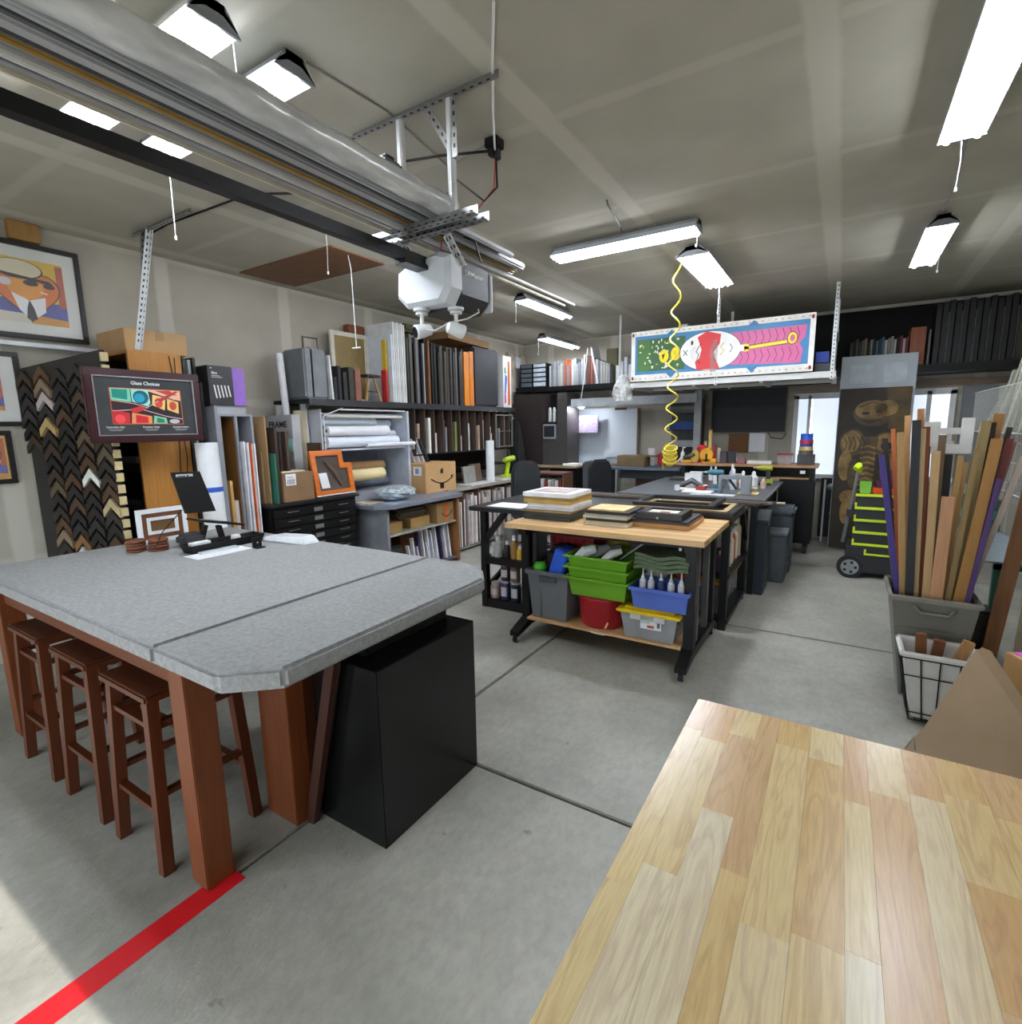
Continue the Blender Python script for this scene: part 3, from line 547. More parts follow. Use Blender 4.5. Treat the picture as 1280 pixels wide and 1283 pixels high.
# boards behind sign right, grey mat bins
for i, (y, c, z) in enumerate(((2.33, '#1c1c1e', 2.31), (2.37, '#8d8f8c', 2.30), (2.41, '#26282a', 2.32), (2.45, '#3c3e3e', 2.12))):
    T('leaning_board', M(c, .5), (-5.0, -4.62, y, y+.022, .0, z), ['black', 'silver grey', 'near-black', 'charcoal', 'short black'][i]+' board stored on edge between bookcase and grey bins', 'board', 'boards right of the bookcase')
GM = M('#8e9199', .5, var=.05)
t = thing('mat_bin', 'grey laminate upright bin unit with open divided slots', 'storage', (-4.75, 2.7, 0))
for y in (2.51, 2.655, 2.80): bx('divider', GM, t, -5.15, -4.50, y, y+.02, 0, 1.84)
bx('top', GM, t, -5.15, -4.50, 2.51, 2.82, 1.84, 1.86); bx('back', M('#6b4a26'), t, -5.15, -5.13, 2.51, 2.82, 0, 1.84); bx('inner_lining', W('#7d5427', 'z'), t, -5.13, -4.52, 2.648, 2.655, .0, 1.83); bx('tall_side', GM, t, -5.15, -4.50, 2.485, 2.51, 0, 1.93)
T('wood_strip', W('#c89a58', 'z'), (-4.60, -4.51, 2.56, 2.585, 0, 1.28), 'light wood strip standing in left slot of grey bins', 'strip')
T('foam_sheet', M('#cfc6bd', .8), (-5.0, -4.53, 2.60, 2.635, 0, 1.1), 'cream board in left slot of grey bins', 'board')
for i in range(6):
    T('mat_sheet', M(['#e9eaec', '#c6c8cc', '#e9e7e4', '#d85f20', '#dcdde0', '#eceef0'][i], .6), (-5.05, -4.46+.012*(i % 2), 2.69+i*.018, 2.70+i*.018, 0, [1.62, 1.6, 1.61, 1.60, 1.58, 1.6][i]), ['white', 'pale grey', 'off-white', 'orange', 'light grey', 'bright white'][i]+' mat sheet standing in right slot of grey bins', 'mat', 'mat sheets in the grey bins')
t = thing('tissue_roll', 'upright white paper roll with blue tape left of grey bins', 'roll', (-4.42, 2.33, 0)); MB().tube([(-4.40, 2.36, 0), (-4.45, 2.36, 1.62)], .085, 18).build('roll', PAPER, t, smooth=True); MB().tube([(-4.437, 2.36, 1.21), (-4.439, 2.36, 1.25)], .0865, 18).build('blue_tape', M('#2a5cc8'), t)
T('blue_white_box', M('#3f57a8', .5), (-4.6, -4.5, 2.40, 2.46, 1.62, 1.80), 'small blue and white carton above the upright paper roll', 'box') if 0 else None
t = thing('lamp_carton', 'black product carton with purple side and white bars, on grey bins', 'box', (-4.7, 2.66, 1.86))
bx('carton', M('#1c1c1e', .4), t, -4.88, -4.52, 2.47, 2.68, 1.932, 2.26, .002, None); bx('purple_side', M('#8a5cb8', .4), t, -4.88, -4.52, 2.68, 2.79, 1.932, 2.25, .002)
for i in range(5): MB().bar((-4.519, 2.53+i*.03, 1.99+.004*i), (-4.519, 2.515+i*.03, 2.10), .002, .011, 0, (0, 1, 0)).build('white_bar', WHT, t)
text('lettering', 'Slim', .03, WHT, t, (-4.5185, 2.50, 2.19), (0, 1, 0), (0, 0, 1)); mb = MB(); mb.box(-4.519, -4.518, 2.50, 2.57, 2.175, 2.179); mb.box(-4.519, -4.518, 2.50, 2.59, 2.163, 2.167); mb.lathe((-4.52, 2.50, 2.235), [(.008, 0), (.008, .008)], 8); mb.build('print', WHT, t)
bx('stand_block', M('#9fa1a3'), t, -4.88, -4.54, 2.52, 2.79, 1.86, 1.932)

# ================================================================ FLAT FILE
t = thing('flat_file', 'black metal flat file cabinet with shallow drawers', 'cabinet', (-4.8, 3.3, 0))
bx('body', BLK, t, -5.2, -4.42, 2.86, 3.87, .06, 1.0, .004); bx('top', M('#222225', .35), t, -5.22, -4.38, 2.84, 3.90, 1.0, 1.03, .008); bx('base', BLK, t, -5.15, -4.5, 2.9, 3.84, 0, .06)
for i in range(10):
    z = .10+i*.088; d = bx('drawer', BLKM, t, -4.42, -4.40, 2.88, 3.85, z, z+.08, .002)
    for y in (3.02, 3.62): MB().box(-4.40, -4.385, y, y+.12, z+.045, z+.052).build('handle', M('#a8a8a8', .3, .8), d)
    MB().box(-4.40, -4.395, 3.32, 3.42, z+.02, z+.06).build('label_holder', M('#a8a8a8', .35, .7), d)
# things on it
def panelY(name, mat, x0, x1, y, th, z0, z1, label, cat='board', group=None, tilt=0):   # faces the camera (-Y)
    return T(name, mat, (x0, x1, y, y+th, z0, z1), label, cat, group, rot=rot('X', tilt) if tilt else None)
G = 'boards leaning on the flat file'
panelY('cardboard_sheet', KRAFT, -4.86, -4.50, 2.93, .012, 1.03, 1.84, 'tall plain cardboard sheet standing on left end of flat file', group=G)
panelY('folded_carton', M('#a88a60', .8), -4.86, -4.56, 2.905, .018, 1.03, 1.52, 'folded cardboard piece in front of the tall sheet', group=G)
panelY('green_board', M('#2e6a55', .6), -4.74, -4.44, 2.96, .018, 1.03, 1.50, 'green-edged board behind cardboard sheet on flat file', group=G)
panelY('picture_frame', W('#3a2c24', 'z'), -4.82, -4.47, 3.0, .03, 1.03, 1.74, 'dark brown frame leaning behind the green board', 'frame', G)
panelY('picture_frame', M('#2b1b1a', .5), -4.86, -4.50, 3.06, .03, 1.03, 1.70, 'dark maroon frame leaning in the flat file row', 'frame', G)
panelY('picture_frame', W('#4a3a2e', 'z'), -4.88, -4.48, 3.12, .03, 1.03, 1.70, 'grey-brown frame leaning in the flat file row', 'frame', G)
t = thing('frame_carton', 'grey-white carton lettered FRAME standing behind dark frames', 'box', (-4.85, 3.5, 1.03)); bx('carton', M('#a9aaab', .6), t, -5.14, -4.70, 3.36, 3.46, 1.031, 1.87, .003)
text('lettering', 'FRAME', .085, BLK, t, (-5.08, 3.3585, 1.745), (1, 0, 0), (0, 0, 1), w=.30); bx('teal_label', M('#a8ded2'), t, -4.78, -4.705, 3.357, 3.36, 1.5, 1.63)
t = thing('shipping_box', 'brown cardboard box with white label on the flat file', 'box', (-4.6, 3.15, 1.03)); bx('carton', M('#8c6c4b', .8), t, -4.74, -4.44, 3.03, 3.37, 1.031, 1.31, .003)
bx('paper_on_top', M('#e2d8b8'), t, -4.72, -4.47, 3.05, 3.30, 1.312, 1.325); bx('shipping_label', PAPER, t, -4.44, -4.438, 3.06, 3.17, 1.19, 1.30); mb = MB()
for k in range(6): mb.box(-4.4379, -4.4372, 3.075+k*.014, 3.081+k*.014, 1.20, 1.25)
mb.box(-4.4379, -4.4372, 3.075, 3.14, 1.265, 1.27); mb.build('label_print', DARK, t)
t = thing('notched_frame', 'bright orange picture frame with stepped notch corner on flat file', 'frame', (-4.5, 3.6, 1.03))
OR = W('#cf6a1c', 'y', .35, .15); o = Vector((-4.47, 3.40, 1.035)); uu = Vector((0, 1, 0)); vv = Vector((-.16, 0, 1)).normalized(); ww = vv.cross(uu).normalized()*-.03
outer = [(0, 0), (.50, 0), (.50, .33), (.40, .33), (.40, .47), (0, .47)]; inn = [(.055, .055), (.445, .055), (.445, .275), (.345, .275), (.345, .415), (.055, .415)]
mb = MB()
for i in range(6):
    j = (i+1) % 6; mb.prism([outer[i], outer[j], inn[j], inn[i]], o, uu, vv, ww)
mb.build('moulding', OR, t); MB().prism([(a, b) for a, b in inn], o, uu, vv, ww*.3).build('shadow_box_back', M('#4f463f', .8), t)
MB().prism([(.09, .08), (.19, .08), (.17, .24), (.07, .24)], o-ww*-.4, uu, vv, ww*.2).build('white_card', PAPER, t); MB().tube([o+uu*.17+vv*.36+ww*.8, o+uu*.26+vv*.25+ww*.8, o+uu*.34+vv*.09+ww*.8], [.012, .02, .008], 6).build('relic', M('#6e5240'), t)
MB().prism([(.0, -.0), (.5, 0), (.5, .012), (0, .012)], o+ww*1.02, uu, vv, ww*.05).build('bright_lip', WHT, t)
for i, (x, y, h, r, c, l) in enumerate(((-4.95, 3.52, 2.5, .035, '#e8e9ec', 'tallest thin white paper tube behind flat file'), (-5.1, 3.53, 1.98, .04, '#cfcfcc', 'grey-white tube left of the tallest tube'), (-4.90, 3.68, 2.02, .035, '#eceef2', 'short bright white tube right of tallest tube'), (-4.93, 3.655, 1.92, .07, '#cfc4a4', 'wide cream patterned paper roll standing by roll shelf'), (-5.14, 3.66, 2.1, .03, '#b3a488', 'thin tan cardboard tube behind white tubes'))):
    tag(MB().tube([(x, y, 1.03), (x-.03, y-.04 if i == 0 else y, h)], r, 14).build('paper_tube', M(c, .7), smooth=True), l, 'tube', 'upright tubes behind the flat file')
T('orange_patch_box', M('#d8842c', .6), (-5.02, -4.96, 3.60, 3.66, 1.03, 1.8), 'slim orange box between the upright paper tubes', 'box')
panelY('picture_frame', W('#4b3a2c', 'z'), -4.84, -4.62, 3.62, .02, 1.03, 1.58, 'nested brown sample frame in front of cream roll', 'frame'); T('tan_box', KRAFT, (-4.80, -4.62, 3.70, 3.86, 1.031, 1.49), 'upright tan carton left of the white roll shelf', 'box')

# ================================================================ UPPER SHELF + ITEMS (left wall)
t = thing('upper_shelf', 'long black upper shelf along the left wall', 'shelf', (-4.95, 5.6, 1.97))
bx('board', BLK, t, -5.25, -4.66, 3.55, 7.6, 1.99, 2.03); bx('front_edge', M('#2a2b2d', .4), t, -4.67, -4.65, 3.55, 7.6, 1.965, 2.035)
for y in (3.7, 5.25, 7.45): MB().bar((-5.25, y, 1.75), (-4.85, y, 1.99), .03, .02).build('bracket', STEEL, t)
def ub(name, hx, y0, y1, z1, label, cat, group=None, x1=-4.70, rough=.6, wood=False, x0=-5.2, tilt=0, bev=0):
    return T(name, W(hx, 'z') if wood else M(hx, rough), (x0, x1, y0, y1, 2.031, z1), label, cat, group, rot=rot('X', tilt) if tilt else None, bevel=bev)
G = 'panels standing on the upper shelf'
t = thing('folding_chair', 'grey padded folding chair standing folded at start of upper shelf', 'chair', (-4.9, 3.68, 2.03))
bx('back', M('#6f7377', .6), t, -5.15, -4.70, 3.62, 3.68, 2.04, 2.56, .02); bx('seat', M('#7b7f83', .6), t, -4.74, -4.70, 3.56, 3.84, 2.04, 2.55, .018)
mb = MB(); mb.tube([(-4.75, 3.60, 2.4), (-4.75, 3.60, 2.66), (-4.75, 3.78, 2.66), (-4.75, 3.78, 2.4)], .012, 8); mb.build('tube_frame', M('#5a4a44', .4, .5), t, smooth=True)
ub('white_sheet', '#dfe1e3', 3.88, 3.90, 2.50, 'thin white sheet beside the grey folding chair', 'sheet', G, tilt=3)
for i, (y0, y1, z, hx, l) in enumerate(((3.92, 3.96, 2.28, '#17181a', 'low black board beside grey folding chair'), (3.98, 4.02, 2.40, '#1a1a1b', 'black board, second in the short row'), (4.05, 4.10, 2.34, '#222022', 'black board with worn edge, third in short row'), (4.13, 4.20, 2.40, '#2c2b24', 'dark olive patterned board on upper shelf'), (4.22, 4.30, 2.38, '#8a5646', 'dusty pink brown board, tilted'))): ub('short_board', hx, y0, y1, z, l, 'board', G)
t = thing('padded_board', 'grey round-cornered folded chair behind the short boards', 'chair', (-5.0, 4.4, 2.03)); bx('pad', M('#50555a', .6), t, -5.22, -5.16, 4.0, 4.62, 2.04, 2.58, .05)
t = thing('small_easel', 'small dark wooden stool-like easel on upper shelf', 'easel', (-4.8, 4.5, 2.03))
for y0, y1 in ((4.38, 4.46), (4.62, 4.54)): MB().bar((-4.72, y0, 2.033), (-4.75, y1, 2.32), .02, .02).build('leg', M('#a07c4c'), t)
bx('top', DARK, t, -4.85, -4.70, 4.40, 4.62, 2.32, 2.345); MB().bar((-4.73, 4.42, 2.15), (-4.73, 4.58, 2.15), .012, .012).build('rung', DARK, t)
t = thing('window_frame_panel', 'white framed tan panel behind easel on upper shelf', 'frame', (-5.05, 4.6, 2.03)); mb = MB(); ring(mb, 4.24, 4.80, 2.035, 2.86, .05, -5.12, .03); mb.build('frame', M('#cfcabc'), t); bx('panel', M('#8c7748'), t, -5.115, -5.10, 4.29, 4.75, 2.08, 2.81)
ub('red_print', '#b3202a', 4.72, 4.75, 2.42, 'narrow red lower edged poster beside white frames', 'poster', G, x1=-4.72, x0=-4.80); ub('yellow_print', '#c8a82c', 4.755, 4.775, 2.78, 'narrow yellow and black edged poster', 'poster', G, x1=-4.74, x0=-4.81)
for i in range(7):
    ub('white_canvas', ['#cfd6de', '#dadcdc', '#c7cac9', '#dddddb', '#c2c4c2', '#d6d6d2', '#c9cac8'][i], 4.80+i*.036, 4.828+i*.036, 2.84 if i == 0 else 2.98+.012*(i % 2), 'tall white edged frame in the white row on the upper shelf' if i else 'pale blue-white frame, lower than the white row', 'frame', 'white frames in a row on the upper shelf', x1=-4.69)
ub('brown_board', '#7a4526', 4.55, 4.80, 2.97, 'reddish brown board behind tall white frames', 'board', None, x0=-5.22, x1=-5.13)
y = 5.08; dk = ['#2c2926', '#4d4a40', '#3b3833', '#181818', '#6f6f70', '#2a2d33', '#1d1f22', '#b7b2aa', '#141416', '#7b4a22', '#22262c', '#191b1f', '#101012', '#4e4a3e', '#15161a', '#3f3b34', '#55503f', '#46423a', '#2c2825', '#4a463e', '#3d3a36', '#6b6a66', '#2a2a2c', '#5c5850', '#332c28', '#2b2424', '#4a4640', '#2b2623']
nm = {'#7b4a22': 'copper brown', '#b7b2aa': 'pale edged', '#6f6f70': 'silver edged', '#6b6a66': 'light grey edged'}
for i, hx in enumerate(dk):
    wd = [.035, .05, .042][i % 3]; zt = 2.78+.05*math.sin(i*1.7)+.06*(i < 12)
    ub('moulding_board', hx, y, y+wd-.006, zt, (nm[hx]+' upright moulding among dark ones on the upper shelf') if hx in nm else 'dark upright moulding in the long row on the upper shelf', 'moulding', 'dark mouldings upright on the upper shelf', x1=-4.70+.02*math.sin(i*2.3), rough=.45); y += wd
t = ub('orange_board', '#d8801c', y+.01, y+.13, 2.80, 'bright orange wood board standing on the upper shelf', 'board', None, wood=True); ub('orange_board', '#c87418', y+.14, y+.24, 2.82, 'second orange wood board, right beside the brighter one', 'board', None, wood=True)
ub('black_mat_board', '#26282c', y+.27, y+.95, 2.92, 'large black panel right of the orange boards', 'panel', None, x1=-4.72, bev=.03)
t = thing('art_board', 'white edged colourful picture at end of upper shelf', 'picture', (-5.0, 7.4, 2.03)); bx('board', WHT, t, -5.15, -4.72, 7.34, 7.58, 2.031, 2.86)
flat('artwork', t, (-4.7195, 7.37, 2.08), (0, 1, 0), (0, 0, 1), [('#e0e2e4', [(0, 0), (.1, 0), (.1, .7), (0, .7)]), ('#3a60b0', [(0, .1), (.05, .2), (.09, .45), (.02, .5)]), ('#b03a70', [(0, .0), (.05, .05), (.04, .2), (0, .15)]), ('#b8631c', [(.1, 0), (.17, 0), (.17, .7), (.1, .7)]), ('#3c9a6c', [(.0, .5), (.06, .5), (.05, .6), (0, .6)])])
ub('tall_panel', '#3a3a36', 5.35, 5.40, 3.1, 'dark tall panel behind the moulding row touching near ceiling', 'panel', None, x0=-5.24, x1=-5.21) if 0 else None
T('long_carton', M('#8a6a48', .8), (-5.15, -4.72, 5.95, 6.95, 2.935, 3.03), 'flat brown carton lying across the dark mouldings', 'box', rot=rot('X', -2)); T('black_bundle', M('#1a1917', .7), (-5.2, -4.85, 4.72, 5.35, 3.0, 3.12), 'black bundle lying above white frames under ceiling', 'bundle') if 0 else None
T('olive_bag', M('#4a4a28', .8), (-5.1, -4.74, 5.10, 5.45, 2.93, 3.03), 'olive green rolled cloth lying on top of upright mouldings', 'cloth', bevel=.03)
# the roll shelf
t = thing('roll_shelf', 'white and grey roll rack under the upper shelf', 'shelf', (-4.9, 4.4, .9))
WG = M('#c7cbd2', .45, var=.04)
bx('side', WG, t, -5.22, -4.74, 3.74, 3.76, 1.50, 1.93); bx('side', M('#b4bac4', .5), t, -5.22, -4.66, 4.98, 5.02, .891, 1.93); bx('shelf', WG, t, -5.22, -4.68, 3.76, 4.98, 1.48, 1.50); bx('back', M('#8f97a8', .6), t, -5.24, -5.22, 3.74, 5.02, .891, 1.93); bx('shelf', WG, t, -5.22, -4.80, 3.76, 4.98, 1.88, 1.895)
MB().bar((-4.66, 3.72, 1.86), (-4.66, 3.98, 1.95), .01, .01).build('stay', WHT, t)
mb = MB(); mb.tube([(-4.66, 3.72, 1.5), (-4.66, 3.72, 1.86)], .006, 6); mb.tube([(-4.66, 3.95, 1.93), (-4.66, 4.95, 1.93)], .008, 6); mb.build('white_rail', PAPER, t)
def roll(y0, y1, z, r, hx, label, x=-4.80, grp='white paper rolls on the roll shelf', rough=.5):
    tt = MB().tube([(x, y0, z), (x, y1, z)], r, 16).tube([(x, y0-.004, z), (x, y1+.004, z)], r*.35, 10, 1).build('paper_roll', [M(hx, rough, var=.03), M('#8a7050')], smooth=True)
    return tag(tt, label, 'roll', grp)
roll(3.82, 4.62, 1.80, .045, '#d9e6ee', 'pale blue roll, topmost on the left of roll shelf', -4.86); roll(4.45, 4.95, 1.78, .05, '#e4ecf6', 'white roll at top right of roll shelf', -4.95)
roll(3.80, 4.70, 1.70, .055, '#f4f6fa', 'brightest front white roll in the middle of roll shelf', -4.73); roll(4.2, 4.96, 1.65, .05, '#dfe6f2', 'bluish white roll behind the brightest roll', -4.88)
roll(3.80, 4.88, 1.575, .062, '#e9eff8', 'thick white roll, lowest on the roll shelf', -4.76); roll(3.80, 4.95, 1.86, .02, '#d8d4c8', 'thin cream roll under the shelf top', -4.72); roll(4.3, 5.1, 1.53, .025, '#eef2fa', 'thin white roll sticking out right of roll shelf', -4.66); roll(3.82, 4.9, 1.56, .05, '#d9dce6', 'white roll behind the lowest thick one', -4.95)
roll(3.9, 4.55, 1.19, .07, '#e2cf9c', 'cream yellow roll lying under the roll shelf', -4.70, 'kraft rolls under the roll shelf', .7); roll(4.05, 4.80, 1.27, .06, '#a88258', 'brown kraft roll behind the cream roll', -4.95, 'kraft rolls under the roll shelf', .7); roll(3.9, 4.85, 1.07, .06, '#5f6674', 'dark grey-blue roll below the kraft rolls', -4.95, 'kraft rolls under the roll shelf', .7)
T('roll_cradle', GM, (-5.15, -4.6, 3.93, 4.9, .90, 1.0), 'low grey cradle under the kraft rolls', 'rack')

# ================================================================ GREY COUNTER
t = thing('grey_counter', 'grey laminate counter with chamfered corner and open shelves', 'counter', (-4.6, 4.7, 0))
GC = M('#7d828c', .4, var=.05); GCE = M('#5e636c', .5)
MB().prism([(-5.2, 3.94), (-4.22, 3.94), (-4.06, 4.08), (-4.06, 5.30), (-4.12, 5.38), (-5.2, 5.38)], (0, 0, .845), (1, 0, 0), (0, 1, 0), (0, 0, .045)).build('worktop', [GC], t, bevel=.005)
bx('side', M('#8a8e94', .5), t, -5.1, -4.16, 4.06, 4.10, 0, .845); bx('side', W('#8a5c30', 'z'), t, -5.1, -4.14, 5.28, 5.32, 0, .845); bx('back', GCE, t, -5.12, -5.1, 4.06, 5.32, 0, .845)
bx('shelf', M('#a09c90', .6), t, -5.1, -4.16, 4.10, 5.28, .52, .54); bx('shelf', GCE, t, -5.1, -4.16, 4.10, 5.28, .04, .06)
for b, l in (((-4.6, -4.22, 4.14, 4.36), 'small yellow-brown box, left one on counter shelf'), ((-4.6, -4.24, 4.52, 4.86), 'yellow-brown box in the middle of counter shelf')): T('parts_box', M('#a5834c', .8), b+(.541, .66), l, 'box', 'small boxes on the counter shelf', bevel=.003)
T('stuffed_bag', M('#6e6350', .8), (-4.85, -4.3, 4.38, 4.9, .665, .76), 'lumpy brown paper bag lying on the counter shelf boxes', 'bag', bevel=.03)
t = thing('smile_box', 'cardboard box with curved arrow and orange tape on counter shelf', 'box', (-4.4, 5.1, .54)); bx('carton', M('#9c7a4c', .8), t, -4.6, -4.18, 4.93, 5.26, .541, .79, .003)
arc = [(.06+.02*i, .10-.05*math.sin(PI*i/10)) for i in range(11)]
flat('arrow_print', t, (-4.1795, 4.96, .56), (0, 1, 0), (0, 0, 1), [('#e85a20', [(.13, 0), (.17, 0), (.17, .22), (.13, .22)]), ('#1d1a18', stroke(arc, .012)), ('#1d1a18', [(.25, .085), (.28, .125), (.235, .115)])])
T('dark_bucket', M('#3a3e3c', .7), (-4.7, -4.3, 4.14, 4.45, .061, .36), 'dark grey-green tub on bottom counter shelf', 'tub', bevel=.03)
T('wooden_box', W('#7a4a24', 'y'), (-4.9, -4.45, 4.55, 4.95, .061, .5), 'brown wooden drawer box under the counter', 'box'); T('open_carton', KRAFT, (-4.35, -4.17, 4.12, 4.42, .061, .24), 'open low cardboard box at front of bottom shelf', 'box')
for i in range(14):
    y = 4.5+.055*i; h = [.32, .4, .28, .46, .5, .3, .52, .44, .5, .36, .48, .42, .5, .46][i]
    tag(MB().bar((-4.25+.02*(i % 3), y, .065), (-4.28, y+.02*((i % 3)-1), min(h+.02, .51)), .05, .018, 0, (0, 1, 0)).build('mat_scrap', M(['#dfe2ea', '#ececee', '#cfc6d0', '#3a2f63', '#e6e2dc', '#c9ccd6', '#f0f0f2'][i % 7], .7)), ['pale blue', 'white', 'mauve', 'dark purple', 'cream', 'grey-blue', 'bright white'][i % 7]+' mat scrap standing on the bottom counter shelf, '+('front half' if i < 7 else 'back half'), 'mat', 'mat scraps under the counter')
t = thing('plastic_bag', 'crumpled silver-clear plastic bag on the grey counter', 'bag', (-4.35, 4.35, .89))
mb = MB(); 
import math as _m2
vs = []; nn = 14
for i in range(9):
    a = PI*i/8
    for k in range(nn):
        b2 = 2*PI*k/nn; rr = 1+.16*math.sin(5*b2+i*2.1)+.08*math.sin(9*b2-i)
        vs.append((-4.36+.17*rr*math.sin(a)*math.cos(b2), 4.42+.27*rr*math.sin(a)*math.sin(b2), .985-.09*math.cos(a)*(-1)))
fs = [(i*nn+k, i*nn+(k+1) % nn, (i+1)*nn+(k+1) % nn, (i+1)*nn+k) for i in range(8) for k in range(nn)]
mb.add([(a, b, max(.891, c)) for a, b, c in vs], fs); mb.build('film', M('#bcc8ce', .12, .25, .35, 22, 1.0, key='film'), t, smooth=False)
T('cream_papers', M('#d2c6b0', .8), (-4.9, -4.35, 3.98, 4.22, .891, .90), 'cream papers lying flat on left of grey counter', 'paper'); T('pale_sheet', M('#9aa6bc', .5), (-4.32, -4.12, 4.10, 4.4, .891, .893), 'pale blue sheet on the corner of grey counter', 'paper')
t = thing('big_carton', 'big cardboard box with curved arrow logo on grey counter', 'box', (-4.45, 5.35, .89)); CT = M('#c29a68', .8, var=.06)
bx('carton', CT, t, -4.84, -4.42, 5.02, 5.64, .891, 1.27, .003)
bx('tape', M('#d8b888', .5), t, -4.84, -4.40, 5.30, 5.36, 1.27, 1.272) if 0 else None
flat('shipping_label', t, (-4.46, 5.018, 1.12), (1, 0, 0), (0, 0, 1), [('#e8ecf4', [(-.16, 0), (-.02, 0), (-.02, .11), (-.16, .11)]), ('#8a90a4', [(-.13, .02), (-.07, .02), (-.07, .09), (-.13, .09)])])
arc = [(.10+.045*i, .14-.07*math.sin(PI*i/10)) for i in range(11)]
flat('arrow_logo', t, (-4.4195, 5.02, .93), (0, 1, 0), (0, 0, 1), [('#1d1a18', stroke(arc, .018)), ('#1d1a18', [(.52, .12), (.57, .17), (.50, .16)]), ('#1d1a18', [(.29, .2), (.35, .2), (.35, .27), (.29, .25)]), ('#1d1a18', [(.28, .0), (.36, .0), (.36, .07), (.28, .07)])])
for i in range(5): tag(MB().bar((-4.78+.02*i, 5.10+.07*i, 1.272), (-4.80+.02*i, 4.99+.06*i, 1.58), .09, .012, 0, (0, 1, 0)).build('foam_strip', M(['#dfe0e2', '#c9cbd0', '#eceef0', '#d4d6da', '#3e4044'][i], .6)), ['white', 'pale grey', 'bright white', 'light grey', 'dark grey'][i]+' strip sticking out above the big logo carton', 'strip', 'strips leaning out of the big carton')

# ================================================================ LOWER MAT RACK and UPPER SLOTS (far left)
t = thing('mat_rack', 'long low wooden rack full of upright mats under a grey ledge', 'rack', (-4.8, 6.6, 0))
RW = W('#6b4a30', 'z')
bx('top', M('#9b968c', .6), t, -5.22, -4.36, 5.40, 7.75, .86, .90); bx('base', M('#8a857c', .6), t, -5.2, -4.38, 5.40, 7.75, .03, .07); bx('back', DARK, t, -5.24, -5.2, 5.40, 7.75, .03, .86)
dv = [5.40, 5.74, 6.10, 6.46, 6.85, 7.25, 7.72]
for y in dv: bx('divider', RW, t, -5.2, -4.39, y, y+.02, .07, .86)
pal = [('#e3dcd6', 'cream'), ('#cdbfb4', 'beige'), ('#ececec', 'white'), ('#b7a79c', 'tan'), ('#d9d3d0', 'off-white'), ('#9a8a84', 'taupe'), ('#c2b4ae', 'rose beige')]
for j in range(6):
    y = dv[j]+.032
    for i in range(9):
        hx, nmm = pal[(i*3+j*2) % 7]; th = .018+.008*((i+j) % 3); zt = .80-.05*((i*7+j*3) % 5)/2-(.25 if (i+j) % 7 == 3 else 0)
        if y+th > dv[j+1]-.008: break
        T('mat_sheet', M(hx, .7), (-5.15, -4.40+.012*((i*5) % 3), y, y+th, .071, zt), nmm+' mat sheet upright in '+['first', 'second', 'third', 'fourth', 'fifth', 'sixth'][j]+' slot of the low rack', 'mat', 'mats in slot %s of the low rack' % ['one', 'two', 'three', 'four', 'five', 'six'][j]); y += th+.009
t = thing('slot_rack', 'upper slotted moulding rack below the black shelf', 'rack', (-4.9, 6.3, 1.35))
bx('bottom', BLKM, t, -5.2, -4.68, 5.15, 7.5, 1.36, 1.38); bx('back', M('#2c221c'), t, -5.23, -5.2, 5.15, 7.5, 1.0, 1.965)
for i in range(13): bx('divider', W('#4b3c33', 'z'), t, -5.2, -4.69, 5.16+i*.19, 5.175+i*.19, 1.38, 1.965)
bx('lower_shelf', BLKM, t, -5.2, -4.72, 5.7, 7.5, 1.12, 1.14)
for i in range(24):
    j = i//2; y = 5.195+j*.19+(i % 2)*.075; hx, l = [('#d8d8d6', 'white'), ('#b29c88', 'tan'), ('#c6b4ae', 'pinkish'), ('#8a8c8e', 'grey'), ('#e4e2dc', 'cream'), ('#2c2a2c', 'black'), ('#7c8450', 'olive')][(i*5+3) % 7]
    T('moulding_offcut', M(hx, .6), (-5.1, -4.72-.03*(i % 3), y, y+.045, 1.381, 1.60+.28*((i*7) % 11)/11), l+' offcut standing in the upper slot rack, '+['left', 'right'][i % 2]+' of slot '+['one', 'two', 'three', 'four', 'five', 'six', 'seven', 'eight', 'nine', 'ten', 'eleven', 'twelve'][j], 'offcut', 'offcuts in the upper slot rack')
t = thing('glass_cabinet', 'small clear fronted parts cabinet hung at end of slot rack', 'cabinet', (-4.65, 7.2, 1.4)); mb = MB(); ring(mb, 7.0, 7.5, 1.40, 1.92, .02, -4.67, .02); mb.box(-4.665, -4.655, 7.0, 7.5, 1.65, 1.66); mb.box(-4.665, -4.655, 7.24, 7.26, 1.4, 1.92); mb.build('frame', M('#6e726c', .4), t)
tag(MB().tube([(-4.52, 6.62, .90), (-4.52, 6.62, 1.52)], .065, 16).build('upright_roll', PAPER, smooth=True), 'white paper roll standing on ledge of the low mat rack', 'roll')
T('photo_card', M('#8b8984', .6), (-4.6, -4.57, 6.02, 6.30, .901, 1.16), 'grey photo card leaning on low rack ledge', 'card', rot=rot('Y', -8)); T('picture_frame', M('#6a5546', .6), (-4.65, -4.62, 6.22, 6.52, .901, 1.18), 'small brown frame leaning beside the photo card', 'frame', rot=rot('Y', -8))
T('paper_stack', M('#d4d4d2', .7), (-4.75, -4.38, 5.95, 6.55, .901, .915), 'flat white papers on the low rack ledge', 'paper'); T('paper_stack', M('#c4c0b8', .7), (-4.75, -4.38, 6.75, 7.5, .901, .93), 'flat grey papers at far end of low rack ledge', 'paper')
